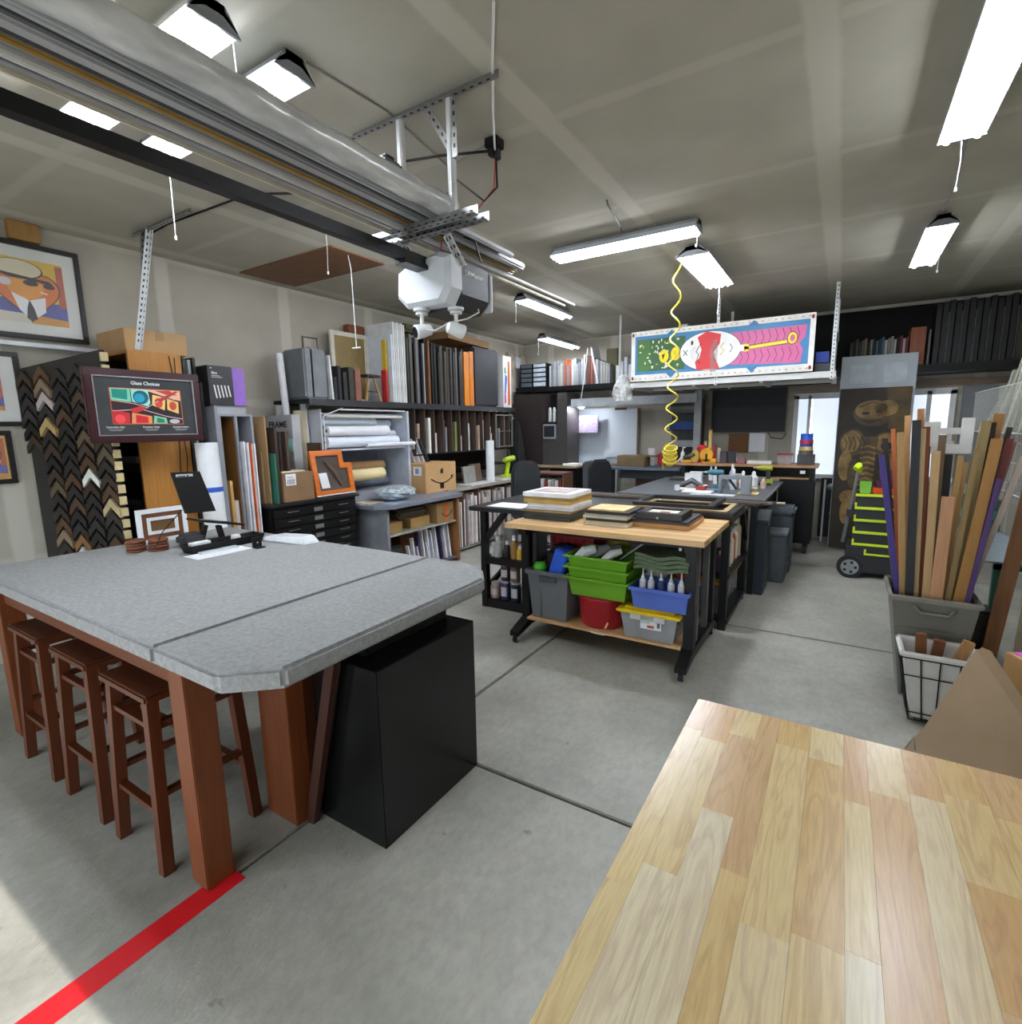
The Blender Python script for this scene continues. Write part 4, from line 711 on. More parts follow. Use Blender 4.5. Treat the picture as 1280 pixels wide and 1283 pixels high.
t = thing('drill_gun', 'lime green spray gun on far end of rack ledge', 'tool', (-4.5, 7.15, .93)); mb = MB(); mb.tube([(-4.5, 7.0, 1.2), (-4.5, 7.25, 1.22)], [.04, .05], 10); mb.bar((-4.5, 7.12, 1.2), (-4.5, 7.05, .97), .04, .06, 0, (0, 1, 0)); mb.box(-4.55, -4.45, 6.98, 7.14, .931, .98); mb.build('body', M('#a9c41e', .45), t)
# coats and near post
t = thing('hanging_jacket', 'black jacket hanging at the end of the shelving', 'jacket', (-4.75, 7.72, .95)); MB().prism([(0, 0), (.34, 0), (.26, .4), (.12, .85), (0, .9)], (-4.8, 7.62, .95), (0, 1, 0), (0, 0, 1), (.16, 0, 0)).build('cloth', M('#131518', .9, var=.3, bump=.6), t, bevel=.03); MB().tube([(-4.72, 7.66, 1.85), (-4.80, 7.66, 1.92), (-4.95, 7.60, 1.95)], .008, 6).build('hook', STEEL, t)
for o_ in (t,): pass
# office chair
def chair(x, y, a, label):
    r = thing('office_chair', label, 'chair', (0, 0, 0), 'black office chairs')
    CB = M('#1b1e22', .6, var=.1)
    MB().prism([(-.2, .55), (.2, .55), (.22, .8), (.21, 1.12), (.13, 1.24), (-.13, 1.24), (-.21, 1.12), (-.22, .8)], (0, .20, 0), (1, 0, 0), (0, 0, 1), (0, .09, 0)).build('backrest', CB, r, bevel=.03)
    bx('seat', CB, r, -.24, .24, -.26, .2, .44, .54, .03); MB().tube([(0, 0, .1), (0, 0, .45)], .03, 10).build('gas_lift', CASTER, r); MB().bar((0, .24, .48), (0, .27, .7), .06, .02, 0, (0, 1, 0)).build('back_post', CASTER, r)
    for k in range(5):
        a2 = 2*PI*k/5; q = (math.cos(a2)*.27, math.sin(a2)*.27); l = MB().bar((0, 0, .12), (q[0], q[1], .075), .045, .03).build('leg', CASTER, r); MB().tube([(q[0]-.02, q[1], .026), (q[0]+.02, q[1], .026)], .026, 10).build('caster', RUB, l)
    r.location = (x, y, 0); r.rotation_euler.z = a; return r
chair(-3.60, 6.25, .8, 'black office chair near the low mat rack'); chair(-2.68, 6.95, 1.15, 'black office chair behind the big grey table, below hose')

# ================================================================ FRONT BUTCHER BLOCK
t = thing('butcher_block_table', 'pale butcher block table filling the lower right foreground', 'table', (.6, .4, 0))
wc = ['#f0d69c', '#e6c384', '#f4dfb2', '#e0b678', '#ecce92', '#f6e8c6', '#e2bd8a', '#f0d8a2']
def stave_mat(i, hx):
    m = bpy.data.materials.new('stave_'+str(i)); m.use_nodes = True; nt = m.node_tree; b = nt.nodes['Principled BSDF']; b.inputs['Roughness'].default_value = .27
    tc = nt.nodes.new('ShaderNodeTexCoord'); mp = nt.nodes.new('ShaderNodeMapping'); mp.inputs['Scale'].default_value = (9, .9, 9); mp.inputs['Location'].default_value = (i*3.7, i*1.9, 0)
    nz = nt.nodes.new('ShaderNodeTexNoise'); nz.inputs['Scale'].default_value = 2.2; nz.inputs['Detail'].default_value = 3; nz.inputs['Distortion'].default_value = 1.5
    w = nt.nodes.new('ShaderNodeMath'); w.operation = 'MULTIPLY'; w.inputs[1].default_value = 9
    fr_ = nt.nodes.new('ShaderNodeMath'); fr_.operation = 'PINGPONG'; fr_.inputs[1].default_value = 1
    r = nt.nodes.new('ShaderNodeValToRGB'); c = lin(hx); r.color_ramp.elements[0].color = tuple(q*(.87 if k else .93) for k, q in enumerate(c[:3]))+(1,); r.color_ramp.elements[1].color = tuple(min(1, q*1.06) for q in c[:3])+(1,); r.color_ramp.elements[1].position = .55
    n2 = nt.nodes.new('ShaderNodeTexNoise'); n2.inputs['Scale'].default_value = 30; n2.inputs['Detail'].default_value = 4; mp2 = nt.nodes.new('ShaderNodeMapping'); mp2.inputs['Scale'].default_value = (8, .5, 8)
    x = nt.nodes.new('ShaderNodeMix'); x.data_type = 'RGBA'; x.blend_type = 'MULTIPLY'; x.inputs[0].default_value = .28; r2 = nt.nodes.new('ShaderNodeValToRGB'); r2.color_ramp.elements[0].position = .35; r2.color_ramp.elements[0].color = (.7, .6, .48, 1); r2.color_ramp.elements[1].position = .6; r2.color_ramp.elements[1].color = (1, 1, 1, 1)
    L = nt.links.new; L(tc.outputs['Object'], mp.inputs[0]); L(mp.outputs[0], nz.inputs['Vector']); L(nz.outputs[0], w.inputs[0]); L(w.outputs[0], fr_.inputs[0]); L(fr_.outputs[0], r.inputs[0])
    L(tc.outputs['Object'], mp2.inputs[0]); L(mp2.outputs[0], n2.inputs['Vector']); L(n2.outputs[0], r2.inputs[0]); L(r.outputs[0], x.inputs[6]); L(r2.outputs[0], x.inputs[7]); L(x.outputs[2], b.inputs['Base Color'])
    return m
SM = [stave_mat(i, wc[i % 8]) for i in range(16)]
rs = random.Random(5); x = -.292; k = 0
while x < 1.2:
    w = rs.choice([.05, .06, .07, .075, .045]); y = 1.455; first = True
    while y > -.35:
        ln = rs.uniform(.22, .62)*(.5 if first else 1); first = False; y2 = max(-.35, y-ln)
        bx('stave', SM[rs.randrange(16)], t, x+.0002, min(x+w, 1.2)-.0002, y2+.0002, y-.0002, .885, .93); y = y2; k += 1
    x += w
for x in (-.22, 1.1):
    for y in (-.28, 1.36): bx('leg', BLKM, t, x-.03, x+.03, y-.03, y+.03, 0, .885)
bx('apron', BLKM, t, -.22, 1.1, 1.33, 1.36, .82, .885); bx('apron', BLKM, t, -.22, 1.1, -.28, -.25, .82, .885)

# ================================================================ CENTRE ROLLING BENCH
t = thing('rolling_workbench', 'rolling workbench with pale butcher block top and black frame', 'workbench', (-1.45, 3.85, 0))
BW = W('#d0a873', 'x', .35, .12)
y = 3.46; 
for k in range(12): bx('stave', W(['#d3ac78', '#c99f68', '#dbb988', '#cfa772'][k % 4], 'x', .35, .12), t, -2.235, -.70, y, y+.0735, .915, .955); y += .074
for x in (-2.10, -.80):
    for y in (3.58, 4.20): bx('upright', BLKM, t, x-.035, x+.035, y-.035, y+.035, .15, .86, .004)
    bx('inner_post', M('#55585a', .5), t, x-.02, x+.02, 3.70, 3.76, .15, .86) ; bx('inner_post', M('#55585a', .5), t, x-.02, x+.02, 4.02, 4.08, .15, .86)
    MB().prism([(3.36, .06), (3.36, .10), (3.55, .165), (4.23, .165), (4.38, .10), (4.38, .06), (4.2, .10), (3.58, .10)], (x-.04, 0, 0), (0, 1, 0), (0, 0, 1), (.08, 0, 0)).build('foot', BLKM, t, bevel=.003)
    bx('top_bracket', BLKM, t, x-.035, x+.035, 3.50, 4.30, .86, .915)
    for y in (3.40, 4.34):
        c = MB(); c.tube([(x, y, .06), (x, y, .085)], .012, 8); c.box(x-.022, x-.018, y-.025, y+.02, .02, .07); c.box(x+.018, x+.022, y-.025, y+.02, .02, .07); c.box(x-.025, x+.025, y-.02, y+.02, .066, .072); c.tube([(x-.015, y-.012, .03), (x+.015, y-.012, .03)], .03, 14, 1); c.build('caster', [M('#a9abad', .3, .8), RUB], t)
bx('beam', BLKM, t, -2.1, -.80, 3.60, 3.66, .865, .914); bx('beam', BLKM, t, -2.1, -.80, 4.18, 4.24, .82, .914); MB().tube([(-.86, 3.498, .88), (-.86, 3.492, .88)], .011, 10).build('bolt', STEEL, t)
bx('bottom_board', W('#c49a68', 'x', .5, .12), t, -2.06, -1.44, 3.50, 4.24, .166, .182); bx('bottom_board', W('#c9a070', 'x', .5, .12), t, -1.435, -.84, 3.50, 4.24, .166, .182); bx('strap', WHT, t, -1.50, -1.39, 3.49, 3.50, .165, .17)
Z = .183
t = thing('grey_tote', 'grey plastic tote on the left of bench bottom shelf', 'bin', (-1.88, 3.7, Z)); GT = M('#6c6f72', .5, var=.04)
MB().open_bin((-2.03, -1.73, 3.54, 3.87, Z), (-2.06, -1.70, 3.51, 3.90, .58)).build('tub', GT, t, bevel=.006); mb = MB(); mb.box(-2.075, -1.685, 3.495, 3.51, .55, .585); mb.box(-2.075, -1.685, 3.90, 3.915, .55, .585); mb.box(-2.075, -2.06, 3.51, 3.90, .55, .585); mb.box(-1.70, -1.685, 3.51, 3.90, .55, .585); mb.build('rim', GT, t, bevel=.004)
bx('handle', M('#4e5154', .6), t, -1.95, -1.80, 3.50, 3.525, .50, .545, .004); MB().box(-1.955, -1.945, 3.52, 3.535, Z+.02, .48).build('rib', GT, t)
tag(MB().lathe((-1.99, 3.60, .55), [(.05, 0), (.055, .04), (.04, .075), (.02, .08)], 14).build('green_tape', M('#4fb528', .5)), 'lime green roll peeking out of the grey tote', 'roll'); T('blue_pad', M('#2a5cd0', .6), (-1.86, -1.74, 3.54, 3.74, .54, .76), 'bright blue pad sticking up out of the grey tote', 'pad', rot=rot('Y', 18), bevel=.01)
T('black_bag', M('#17181c', .8), (-1.96, -1.75, 3.62, 3.86, .50, .76), 'black bag bulging from the grey tote behind blue pad', 'bag', bevel=.05)
GB = M('#6fa822', .45, var=.04); 
for i, z in enumerate((.43, .51, .595)):
    t = thing('green_bin', ['lowest green stacking bin, on the red tub', 'middle green stacking bin', 'top green stacking bin, filled with tools'][i], 'bin', (-1.48, 3.7, z), 'green stacking bins'); MB().open_bin((-1.675, -1.255, 3.53, 3.87, z), (-1.70, -1.23, 3.50, 3.90, z+.15)).build('tub', GB, t, bevel=.006)
    mb = MB(); zz = z+.14; mb.box(-1.73, -1.21, 3.475, 3.50, zz, zz+.012); mb.box(-1.73, -1.21, 3.90, 3.925, zz, zz+.012); mb.box(-1.73, -1.70, 3.50, 3.90, zz, zz+.012); mb.box(-1.23, -1.21, 3.50, 3.90, zz, zz+.012); mb.build('rim', GB, t, bevel=.003)
t = thing('red_tub', 'round red plastic tub under the green bins', 'tub', (-1.50, 3.68, Z)); MB().lathe((-1.49, 3.70, Z), [(.155, 0), (.168, .02), (.188, .225), (.198, .23), (.198, .243)], 28).build('tub', M('#a01420', .4, var=.04), t, smooth=True); bx('label_tick', M('#e0a080'), t, -1.40, -1.385, 3.535, 3.545, .20, .25, 0, rot('Y', 25))
for i, (x, y, r, hx, l) in enumerate(((-1.60, 3.60, .05, '#d8dade', 'white rolled cloth in the top green bin, left'), (-1.52, 3.68, .045, '#8a8e8c', 'grey cloth piece in the top green bin'), (-1.40, 3.62, .035, '#e6e6e4', 'white cap shape in the top green bin, right'), (-1.45, 3.74, .04, '#6d716e', 'dark grey tool body in the top green bin'))):
    tag(MB().tube([(x-.05, y-.03, .70), (x+.01, y, .76), (x+.07, y+.04, .78)], [r*.8, r, r*.7], 10).build('bin_item', M(hx, .7, bump=.3), smooth=True), l, 'item')
tag(MB().tube([(-1.36, 3.72, .70), (-1.16, 3.80, .86)], .012, 8).build('steel_rod', STEEL), 'steel rod sticking out of the top green bin', 'rod')
tag(MB().lathe((-1.46, 3.98, .62), [(.08, 0), (.09, .22), (.095, .225), (.095, .245)], 18).build('yellow_pail', M('#9a8c1c', .5)), 'dull yellow pail behind the green bins', 'pail'); T('pail_stand', DARK, (-1.58, -1.34, 3.93, 4.1, Z, .62), 'dark box holding up the yellow pail', 'box')
# clear tote with yellow lid
CLR = M('#b9bcbf', .25, var=.15, scale=5, alpha=.55, key='clr'); YEL = M('#e8c418', .4, var=.03)
def clear_tote(x0, x1, y0, y1, z, h, label, lbl=True):
    t = thing('clear_tote', label, 'bin', ((x0+x1)/2, (y0+y1)/2, z), 'clear totes with yellow lids'); MB().open_bin((x0+.03, x1-.03, y0+.03, y1-.03, z), (x0, x1, y0, y1, z+h-.03), .005).build('tub', CLR, t, bevel=.005)
    mb = MB(); mb.box(x0-.025, x1+.025, y0-.025, y1+.025, z+h-.03, z+h-.008); mb.box(x0+.02, x1-.02, y0+.02, y1-.02, z+h-.008, z+h+.006); mb.build('lid', YEL, t, bevel=.007)
    for q in ((x0+.08, x0+.16), (x1-.16, x1-.08)): bx('latch', M('#c9cbcc', .4, key='l'), t, q[0], q[1], y0-.02, y0-.004, z+h-.07, z+h-.03, .003)
    if lbl: l = bx('label', PAPER, t, x0+.15, x0+.30, y0+.006, y0+.012, z+.09, z+.19); flat('label_print', l, (x0+.15, y0+.0055, z+.09), (1, 0, 0), (0, 0, 1), [('#c8581e', [(.05, .01), (.10, .01), (.10, .03), (.05, .03)]), ('#6a6a6a', [(.12, .02), (.14, .02), (.14, .08), (.12, .08)]), ('#8a8a8a', [(.01, .06), (.09, .06), (.09, .065), (.01, .065)]), ('#8a8a8a', [(.01, .045), (.07, .045), (.07, .05), (.01, .05)])])
    return t
clear_tote(-1.275, -.865, 3.50, 3.98, Z, .225, 'clear tote with yellow lid under the blue bin')
T('tote_content', M('#5c6068', .7), (-1.22, -1.06, 3.60, 3.9, Z+.008, .35), 'dark grey bundle seen inside the front clear tote', 'item', bevel=.02)
t = thing('yellow_case', 'translucent yellow case inside the front clear tote', 'case', (-.97, 3.6, Z+.01)); mb = MB(); mb.box(-1.03, -1.01, 3.56, 3.60, Z+.01, .36); mb.box(-.93, -.91, 3.56, 3.60, Z+.01, .36); mb.box(-1.01, -.93, 3.56, 3.60, .34, .36); mb.box(-1.01, -.93, 3.56, 3.60, Z+.01, Z+.03); mb.build('frame', M('#a8955a', .5), t, bevel=.004); MB().tube([(-.98, 3.58, .22), (-.95, 3.58, .25), (-.98, 3.58, .28)], .008, 6).build('coil', DARK, t)
t = thing('blue_bin', 'periwinkle blue bin of bottles on the yellow lid', 'bin', (-1.0, 3.7, .415)); BB = M('#5570c8', .45, var=.04); MB().open_bin((-1.185, -.815, 3.52, 3.80, .417), (-1.20, -.80, 3.50, 3.82, .565)).build('tub', BB, t, bevel=.005)
mb = MB(); mb.box(-1.215, -.785, 3.485, 3.50, .55, .575); mb.box(-1.215, -.785, 3.82, 3.835, .55, .575); mb.box(-1.215, -1.20, 3.50, 3.82, .55, .575); mb.box(-.80, -.785, 3.50, 3.82, .55, .575); mb.build('rim', BB, t, bevel=.003)
for i, x in enumerate((-1.13, -1.07, -1.0, -.93, -.86)):
    b = thing('glue_bottle', 'white nozzle bottle in blue bin, '+['leftmost', 'second from left', 'dark blue one in the middle', 'second from right', 'rightmost'][i], 'bottle', (x, 3.56, .425), 'nozzle bottles in the blue bin'); MB().lathe((x, 3.56, .425), [(.022, 0), (.024, .01), (.024, .19), (.012, .205)], 12).build('body', M('#3a4a80' if i == 2 else '#d5d9e0', .4), b, smooth=True); MB().lathe((x, 3.56, .628), [(.014, 0), (.014, .012), (.007, .018), (.004, .075)], 10).build('nozzle', WHT, b, smooth=True)
t = thing('green_towel', 'folded grey-green towel draped over bottles in blue bin', 'towel', (-1.0, 3.68, .70)); GTW = M('#5f6f55', .9, var=.12, bump=.4, scale=40)
for k in range(4):
    zz = .70+k*.026; pts = [(-1.19+.38*i/12, zz+.012*math.sin(i*.7+k*.4)) for i in range(13)]
    MB().prism([(a, b) for a, b in pts]+[(a, b+.024) for a, b in pts[::-1]], (0, 3.52+.01*k, 0), (1, 0, 0), (0, 0, 1), (0, .28, 0)).build('fold', GTW, t, smooth=True)
t = thing('red_crate', 'red plastic milk crate at back left of bench shelf', 'crate', (-1.9, 4.05, .3)); mb = MB(); RX = M('#a01418', .45)
mb.open_bin((-2.05, -1.68, 3.93, 4.22, .56), (-2.06, -1.66, 3.92, 4.23, .82), .01); mb.build('crate', RX, t); mb = MB()
for k in range(5): mb.box(-2.05+.07*k, -2.02+.07*k, 3.912, 3.92, .60, .78)
mb.build('grid_ribs', M('#7c0e12'), t); T('crate_stand', DARK, (-2.02, -1.7, 3.95, 4.2, Z, .56), 'dark box supporting the red crate', 'box'); tag(MB().tube([(-1.90, 4.02, .84), (-1.90, 4.06, .84)], .09, 20).build('tape_wheel', M('#8c887c')), 'grey tape wheel sitting in the red crate', 'roll')
T('red_case', M('#b0201c', .4), (-.98, -.86, 3.90, 4.18, .46, .70), 'red case standing behind blue bin near the right leg', 'case', bevel=.01); T('case_rest', DARK, (-1.0, -.86, 4.0, 4.2, Z, .46), 'dark block under the red case', 'box')

# frames on the bench
TZ = .956
def fstack(x0, x1, y0, y1, items, gname):
    z = TZ
    for (h, hx, dx, label, kind) in items:
        if kind == 'frame':
            t = thing('picture_frame', label, 'frame', ((x0+x1)/2, (y0+y1)/2, z), gname); mb = MB(); a, b_, c, d = x0+dx, x1+dx*.5, y0+dx*.5, y1-abs(dx); w = .05
            mb.box(a, b_, c, c+w, z, z+h); mb.box(a, b_, d-w, d, z, z+h); mb.box(a, a+w, c+w, d-w, z, z+h); mb.box(b_-w, b_, c+w, d-w, z, z+h); mb.build('moulding', M(hx, .4), t, bevel=.002)
            bx('backing', M('#c9bfae', .8), t, a+w, b_-w, c+w, d-w, z+.002, z+h-.012)
        else: T('canvas', M(hx, .6), (x0+dx, x1+dx*.5, y0+dx*.5, y1-abs(dx), z, z+h-.0008), label, 'frame', gname, bevel=.002)
        z += h+.0006
    return z
z = fstack(-2.20, -1.77, 3.70, 4.12, [(.032, '#2b2c28', 0, 'black frame at the bottom of the tallest stack', 'f'), (.03, '#34362c', .01, 'dark olive frame, second up in tallest stack', 'f'), (.018, '#8c7450', .0, 'brown frame with notch in tallest stack', 'f'), (.022, '#c9c9cc', .02, 'silver frame above brown one in tallest stack', 'f'), (.03, '#dcdcde', .03, 'white frame in middle of tallest stack', 'f'), (.034, '#b69446', .0, 'gold frame in tallest stack', 'f'), (.018, '#9a7c48', .01, 'thin bronze frame above the gold one', 'f'), (.035, '#e6e8ec', -.005, 'white box frame topping the tallest stack', 'f')], 'frames in the tallest stack')
T('print', M('#a89490', .6, var=.3, scale=12), (-2.14, -1.84, 3.76, 4.05, z, z+.003), 'mottled pink print lying on the tallest frame stack', 'print')
z = fstack(-1.63, -1.29, 3.68, 4.0, [(.016, '#cfc8b4', .0, 'cream frame at the bottom of middle stack', 'f'), (.016, '#c9b68c', .01, 'pale gold frame second up in middle stack', 'f'), (.022, '#2a2320', .0, 'dark frame in middle stack', 'f'), (.018, '#b8b4a4', -.02, 'grey-cream frame in middle stack', 'f'), (.014, '#9d998c', -.01, 'taupe frame in middle stack', 'f'), (.022, '#221c18', .0, 'black frame under the top of middle stack', 'f')], 'frames in the middle stack')
T('canvas', M('#d8b880', .6, var=.25, scale=9), (-1.62, -1.33, 3.70, 3.98, z, z+.012), 'cream and pink canvas on top of the middle stack', 'frame'); T('thin_frame', M('#d9d4c4'), (-1.22, -1.16, 3.62, 4.1, TZ, TZ+.012), 'pale strip lying between middle and right stacks', 'strip') if 0 else None
z = fstack(-1.33+.02, -.87, 3.78, 4.24, [(.03, '#c08c4a', 0, 'golden brown wood frame, bottom of right stack', 'frame'), (.014, '#5a4236', -.01, 'brown slim frame above the golden one', 'f'), (.014, '#201e20', -.03, 'thin black frame in right stack', 'f')], 'frames in the right stack')
t = thing('shadow_box', 'black deep frame with white mat topping the right stack', 'frame', (-1.1, 3.98, z), None); mb = MB(); a, b_, c, d, w, h = -1.27, -.93, 3.79, 4.10, .05, .05
mb.box(a, b_, c, c+w, z, z+h); mb.box(a, b_, d-w, d, z, z+h); mb.box(a, a+w, c+w, d-w, z, z+h); mb.box(b_-w, b_, c+w, d-w, z, z+h); mb.build('moulding', M('#1e1c1f', .4), t, bevel=.002); bx('mat', M('#e3ddd2'), t, a+w, b_-w, c+w, d-w, z, z+.035); bx('opening', M('#8f4a38'), t, -1.13, -1.06, 3.91, 3.98, z+.035, z+.0365)
bx('hanger', STEEL, t, -1.115, -1.10, 3.787, 3.79, z+.005, z+.02)

# ================================================================ BLACK BENCHES
t = thing('black_bench', 'black bench with paint jars on shelves, left of butcher bench', 'workbench', (-2.6, 4.4, 0))
bx('top', M('#1f2123', .4), t, -2.95, -2.28, 3.94, 4.95, .935, .975, .004); bx('shelf', BLKM, t, -2.83, -2.30, 3.98, 4.4, .43, .49); bx('shelf', BLKM, t, -2.83, -2.30, 3.98, 4.4, .0, .085)
for x in (-2.81, -2.33):
    for y in (4.0, 4.86): bx('leg', BLKM, t, x-.03, x+.03, y-.03, y+.03, 0, .935)
MB().bar((-2.80, 4.0, .66), (-2.58, 4.0, .93), .05, .05).build('brace', BLKM, t); MB().bar((-2.80, 4.05, .2), (-2.66, 4.3, .45), .04, .04).build('brace', BLKM, t)
bx('divider_panel', M('#565a5c', .5), t, -2.37, -2.35, 4.0, 4.4, .49, .9)
T('paper_sheet', PAPER, (-2.80, -2.42, 4.02, 4.30, .976, .978), 'white paper sheet on the black bench top', 'paper')
jars = [(-2.72, .086, '#b59a90', .15, 'pale pink jar, bottom row left, on black bench'), (-2.61, .086, '#3c3f70', .18, 'purple-blue jar, bottom row second from left'), (-2.495, .086, '#26323c', .18, 'dark teal jar, bottom row third from left'), (-2.38, .086, '#2f8a6c', .18, 'green jar with white label half behind tote'), (-2.605, .275, '#4c3c4c', .16, 'plum jar stacked in upper row, left'), (-2.50, .275, '#7a685e', .16, 'brown-grey jar stacked in upper row, right')]
for (x, z, hx, h, l) in jars:
    t = thing('paint_jar', l, 'jar', (x, 4.04, z), 'paint jars on the black bench'); MB().lathe((x, 4.04, z), [(.044, 0), (.048, .008), (.048, h-.02), (.04, h-.01)], 18).build('body', M(hx, .35, var=.04), t, smooth=True)
    MB().lathe((x, 4.04, z+h-.012), [(.046, 0), (.046, .018), (.04, .021)], 18).build('lid', M('#c3bdb8', .4), t, smooth=True); mb = MB(); n2 = 6
    mb.add([(x+.0487*math.sin(a), 4.04-.0487*math.cos(a), zz) for zz in (z+.04, z+h-.05) for a in [-.75+i*.25 for i in range(7)]], [(i, i+1, 8+i, 7+i) for i in range(6)]); mb.build('label', M('#cfc8cc', .6), t)
for i, (x, z, r, h, hx, l) in enumerate(((-2.70, .491, .045, .2, '#b9bcb6', 'grey spray can with white cap on middle shelf'), (-2.60, .491, .03, .16, '#2c2828', 'small black bottle on middle shelf'), (-2.52, .491, .035, .22, '#a07a3c', 'amber bottle on middle shelf'), (-2.46, .491, .03, .13, '#d0a840', 'yellow labelled bottle on middle shelf'), (-2.41, .491, .028, .14, '#c8b050', 'pale yellow bottle on middle shelf'), (-2.75, .491, .03, .14, '#dcdedc', 'white bottle at left of middle shelf'))):
    t = thing('supply_bottle', l, 'bottle', (x, 4.06, z), 'bottles on the middle shelf of the black bench'); MB().lathe((x, 4.06, z), [(r, 0), (r, h*.7), (r*.5, h*.8)], 14).build('body', M(hx, .4), t, smooth=True); MB().lathe((x, 4.06, z+h*.8), [(r*.55, 0), (r*.55, h*.2)], 10).build('cap', PAPER, t)
t = thing('grey_can', 'squat grey-white tin behind the spray can on shelf', 'can', (-2.66, 4.22, .491)); MB().lathe((-2.66, 4.22, .491), [(.07, 0), (.07, .26)], 18).build('body', M('#a7a9a4'), t, smooth=True); MB().lathe((-2.66, 4.22, .751), [(.074, 0), (.074, .02)], 18).build('lid', WHT, t)
tag(MB().tube([(-2.55, 4.3, .5), (-2.5, 4.28, .75), (-2.42, 4.30, .6), (-2.40, 4.32, .78), (-2.50, 4.34, .7), (-2.45, 4.3, .82)], .012, 6).build('wire_bundle', M('#6c7072', .5), smooth=True), 'tangled grey cable bundle on middle shelf', 'cable')
t = thing('side_bench', 'long black bench behind the butcher bench with side shelves', 'workbench', (-1.5, 4.9, 0))
bx('top', M('#242220', .5), t, -2.25, -.68, 4.44, 5.50, .925, .96, .003); bx('shelf', BLKM, t, -2.2, -.70, 4.47, 5.46, .44, .48); bx('shelf', BLKM, t, -2.2, -.70, 4.47, 5.46, .05, .09)
for x in (-2.2, -.74):
    for y in (4.48, 5.42): bx('leg', BLKM, t, x-.03, x+.03, y-.03, y+.03, 0, .925)
MB().bar((-.72, 5.40, .62), (-.72, 5.15, .92), .05, .04, 0, (1, 0, 0)).build('brace', BLKM, t)
for i, (y, r, h, hx, l) in enumerate(((4.55, .04, .17, '#6d5878', 'purple jar, nearest on side shelf of black bench'), (4.66, .04, .17, '#7c6884', 'light purple jar, second on side shelf'), (4.77, .045, .25, '#c8c4b4', 'cream jug, third on side shelf'), (4.88, .042, .28, '#d6d0bc', 'tall cream bottle, fourth on side shelf'), (4.99, .04, .30, '#b0603c', 'orange labelled bottle on side shelf'), (5.10, .04, .30, '#d2cec6', 'white bottle on side shelf near brace'), (5.22, .05, .36, '#b8a888', 'tallest tan jug at far end of side shelf'))):
    t = thing('glue_jug', l, 'bottle', (-.78, y, .481), 'bottles on the side shelf'); MB().lathe((-.78, y, .481), [(r, 0), (r, h*.75), (r*.6, h*.85)], 14).build('body', M(hx, .4), t, smooth=True); MB().lathe((-.78, y, .481+h*.85), [(r*.6, 0), (r*.6, h*.15)], 12).build('cap', WHT, t)
clear_tote(-1.2, -.76, 4.55, 5.0, .091, .30, 'clear tote with yellow lid, nearer one on side bench shelf', False); clear_tote(-1.2, -.76, 5.04, 5.38, .091, .30, 'clear tote with yellow lid, far one on side bench shelf', False)
# dark frames on the side bench
def bigframe(x0, x1, y0, y1, z, h, w, hx, label):
    t = thing('large_frame', label, 'frame', ((x0+x1)/2, (y0+y1)/2, z), 'dark frames on the side bench'); mb = MB(); mb.box(x0, x1, y0, y0+w, z, z+h); mb.box(x0, x1, y1-w, y1, z, z+h); mb.box(x0, x0+w, y0+w, y1-w, z, z+h); mb.box(x1-w, x1, y0+w, y1-w, z, z+h); mb.build('moulding', M(hx, .4), t, bevel=.004)
bigframe(-1.55, -.69, 4.45, 5.05, .961, .03, .07, '#2b2825', 'large dark brown frame lying lowest on side bench'); bigframe(-1.50, -.74, 4.48, 5.0, .992, .012, .05, '#a8926c', 'tan frame between the dark frames'); bigframe(-1.55, -.86, 4.52, 5.1, 1.005, .03, .06, '#232326', 'black frame on top of the side bench stack')
for i in range(6): T('long_moulding', W(['#3a302a', '#4c4037', '#2a2522', '#6a5848', '#8a8070', '#33302e'][i], 'x'), (-2.4-.02*i, -.62+.03*i, 5.16+i*.045, 5.19+i*.045, .961, .98+.004*(i % 2)), ['dark', 'grey-brown', 'black', 'tan', 'pale grey', 'charcoal'][i]+' long moulding lying across side bench edge', 'moulding', 'long mouldings across the side bench')
T('tan_strip', W('#b5a07c', 'x'), (-2.3, -.40, 5.43, 5.47, .961, .975), 'pale wood strip poking past the table right edge', 'strip')

# ================================================================ BIG GREY TABLE
t = thing('work_table', 'large dark grey covered work table in the middle of workshop', 'table', (-1.3, 6.5, 0))
bx('top', M('#55575a', .5, var=.08), t, -2.10, -.60, 5.56, 7.55, .935, .97, .006); bx('top_edge', M('#8f9092', .4), t, -.602, -.594, 5.56, 7.55, .94, .968)
for x in (-2.05, -.68):
    for y in (5.62, 7.45): bx('leg', BLKM, t, x-.03, x+.03, y-.03, y+.03, 0, .935)
bx('side_panel', BLK, t, -.70, -.68, 5.66, 7.42, .05, .93)
T('navy_case', M('#1d2530', .5), (-.66, -.56, 5.60, 5.98, .0, .72), 'dark navy upright case leaning by the grey table', 'case', bevel=.01); T('folded_bracket', M('#6a6e70', .4), (-.665, -.55, 5.70, 5.9, .72, .80), 'grey folded bracket on top of the navy case', 'bracket', rot=rot('X', 25))
t = thing('grey_bin', 'grey plastic drawer bin on floor beside the grey table', 'bin', (-.5, 6.4, 0)); GBm = M('#50565a', .5); bx('body', GBm, t, -.665, -.42, 6.15, 6.50, 0, .52, .015); bx('lid', M('#5d6367', .5), t, -.67, -.41, 6.14, 6.51, .52, .55, .006)
for k in range(5): bx('rib', M('#474c50', .5), t, -.42, -.412, 6.17, 6.48, .06+k*.09, .11+k*.09, .002)
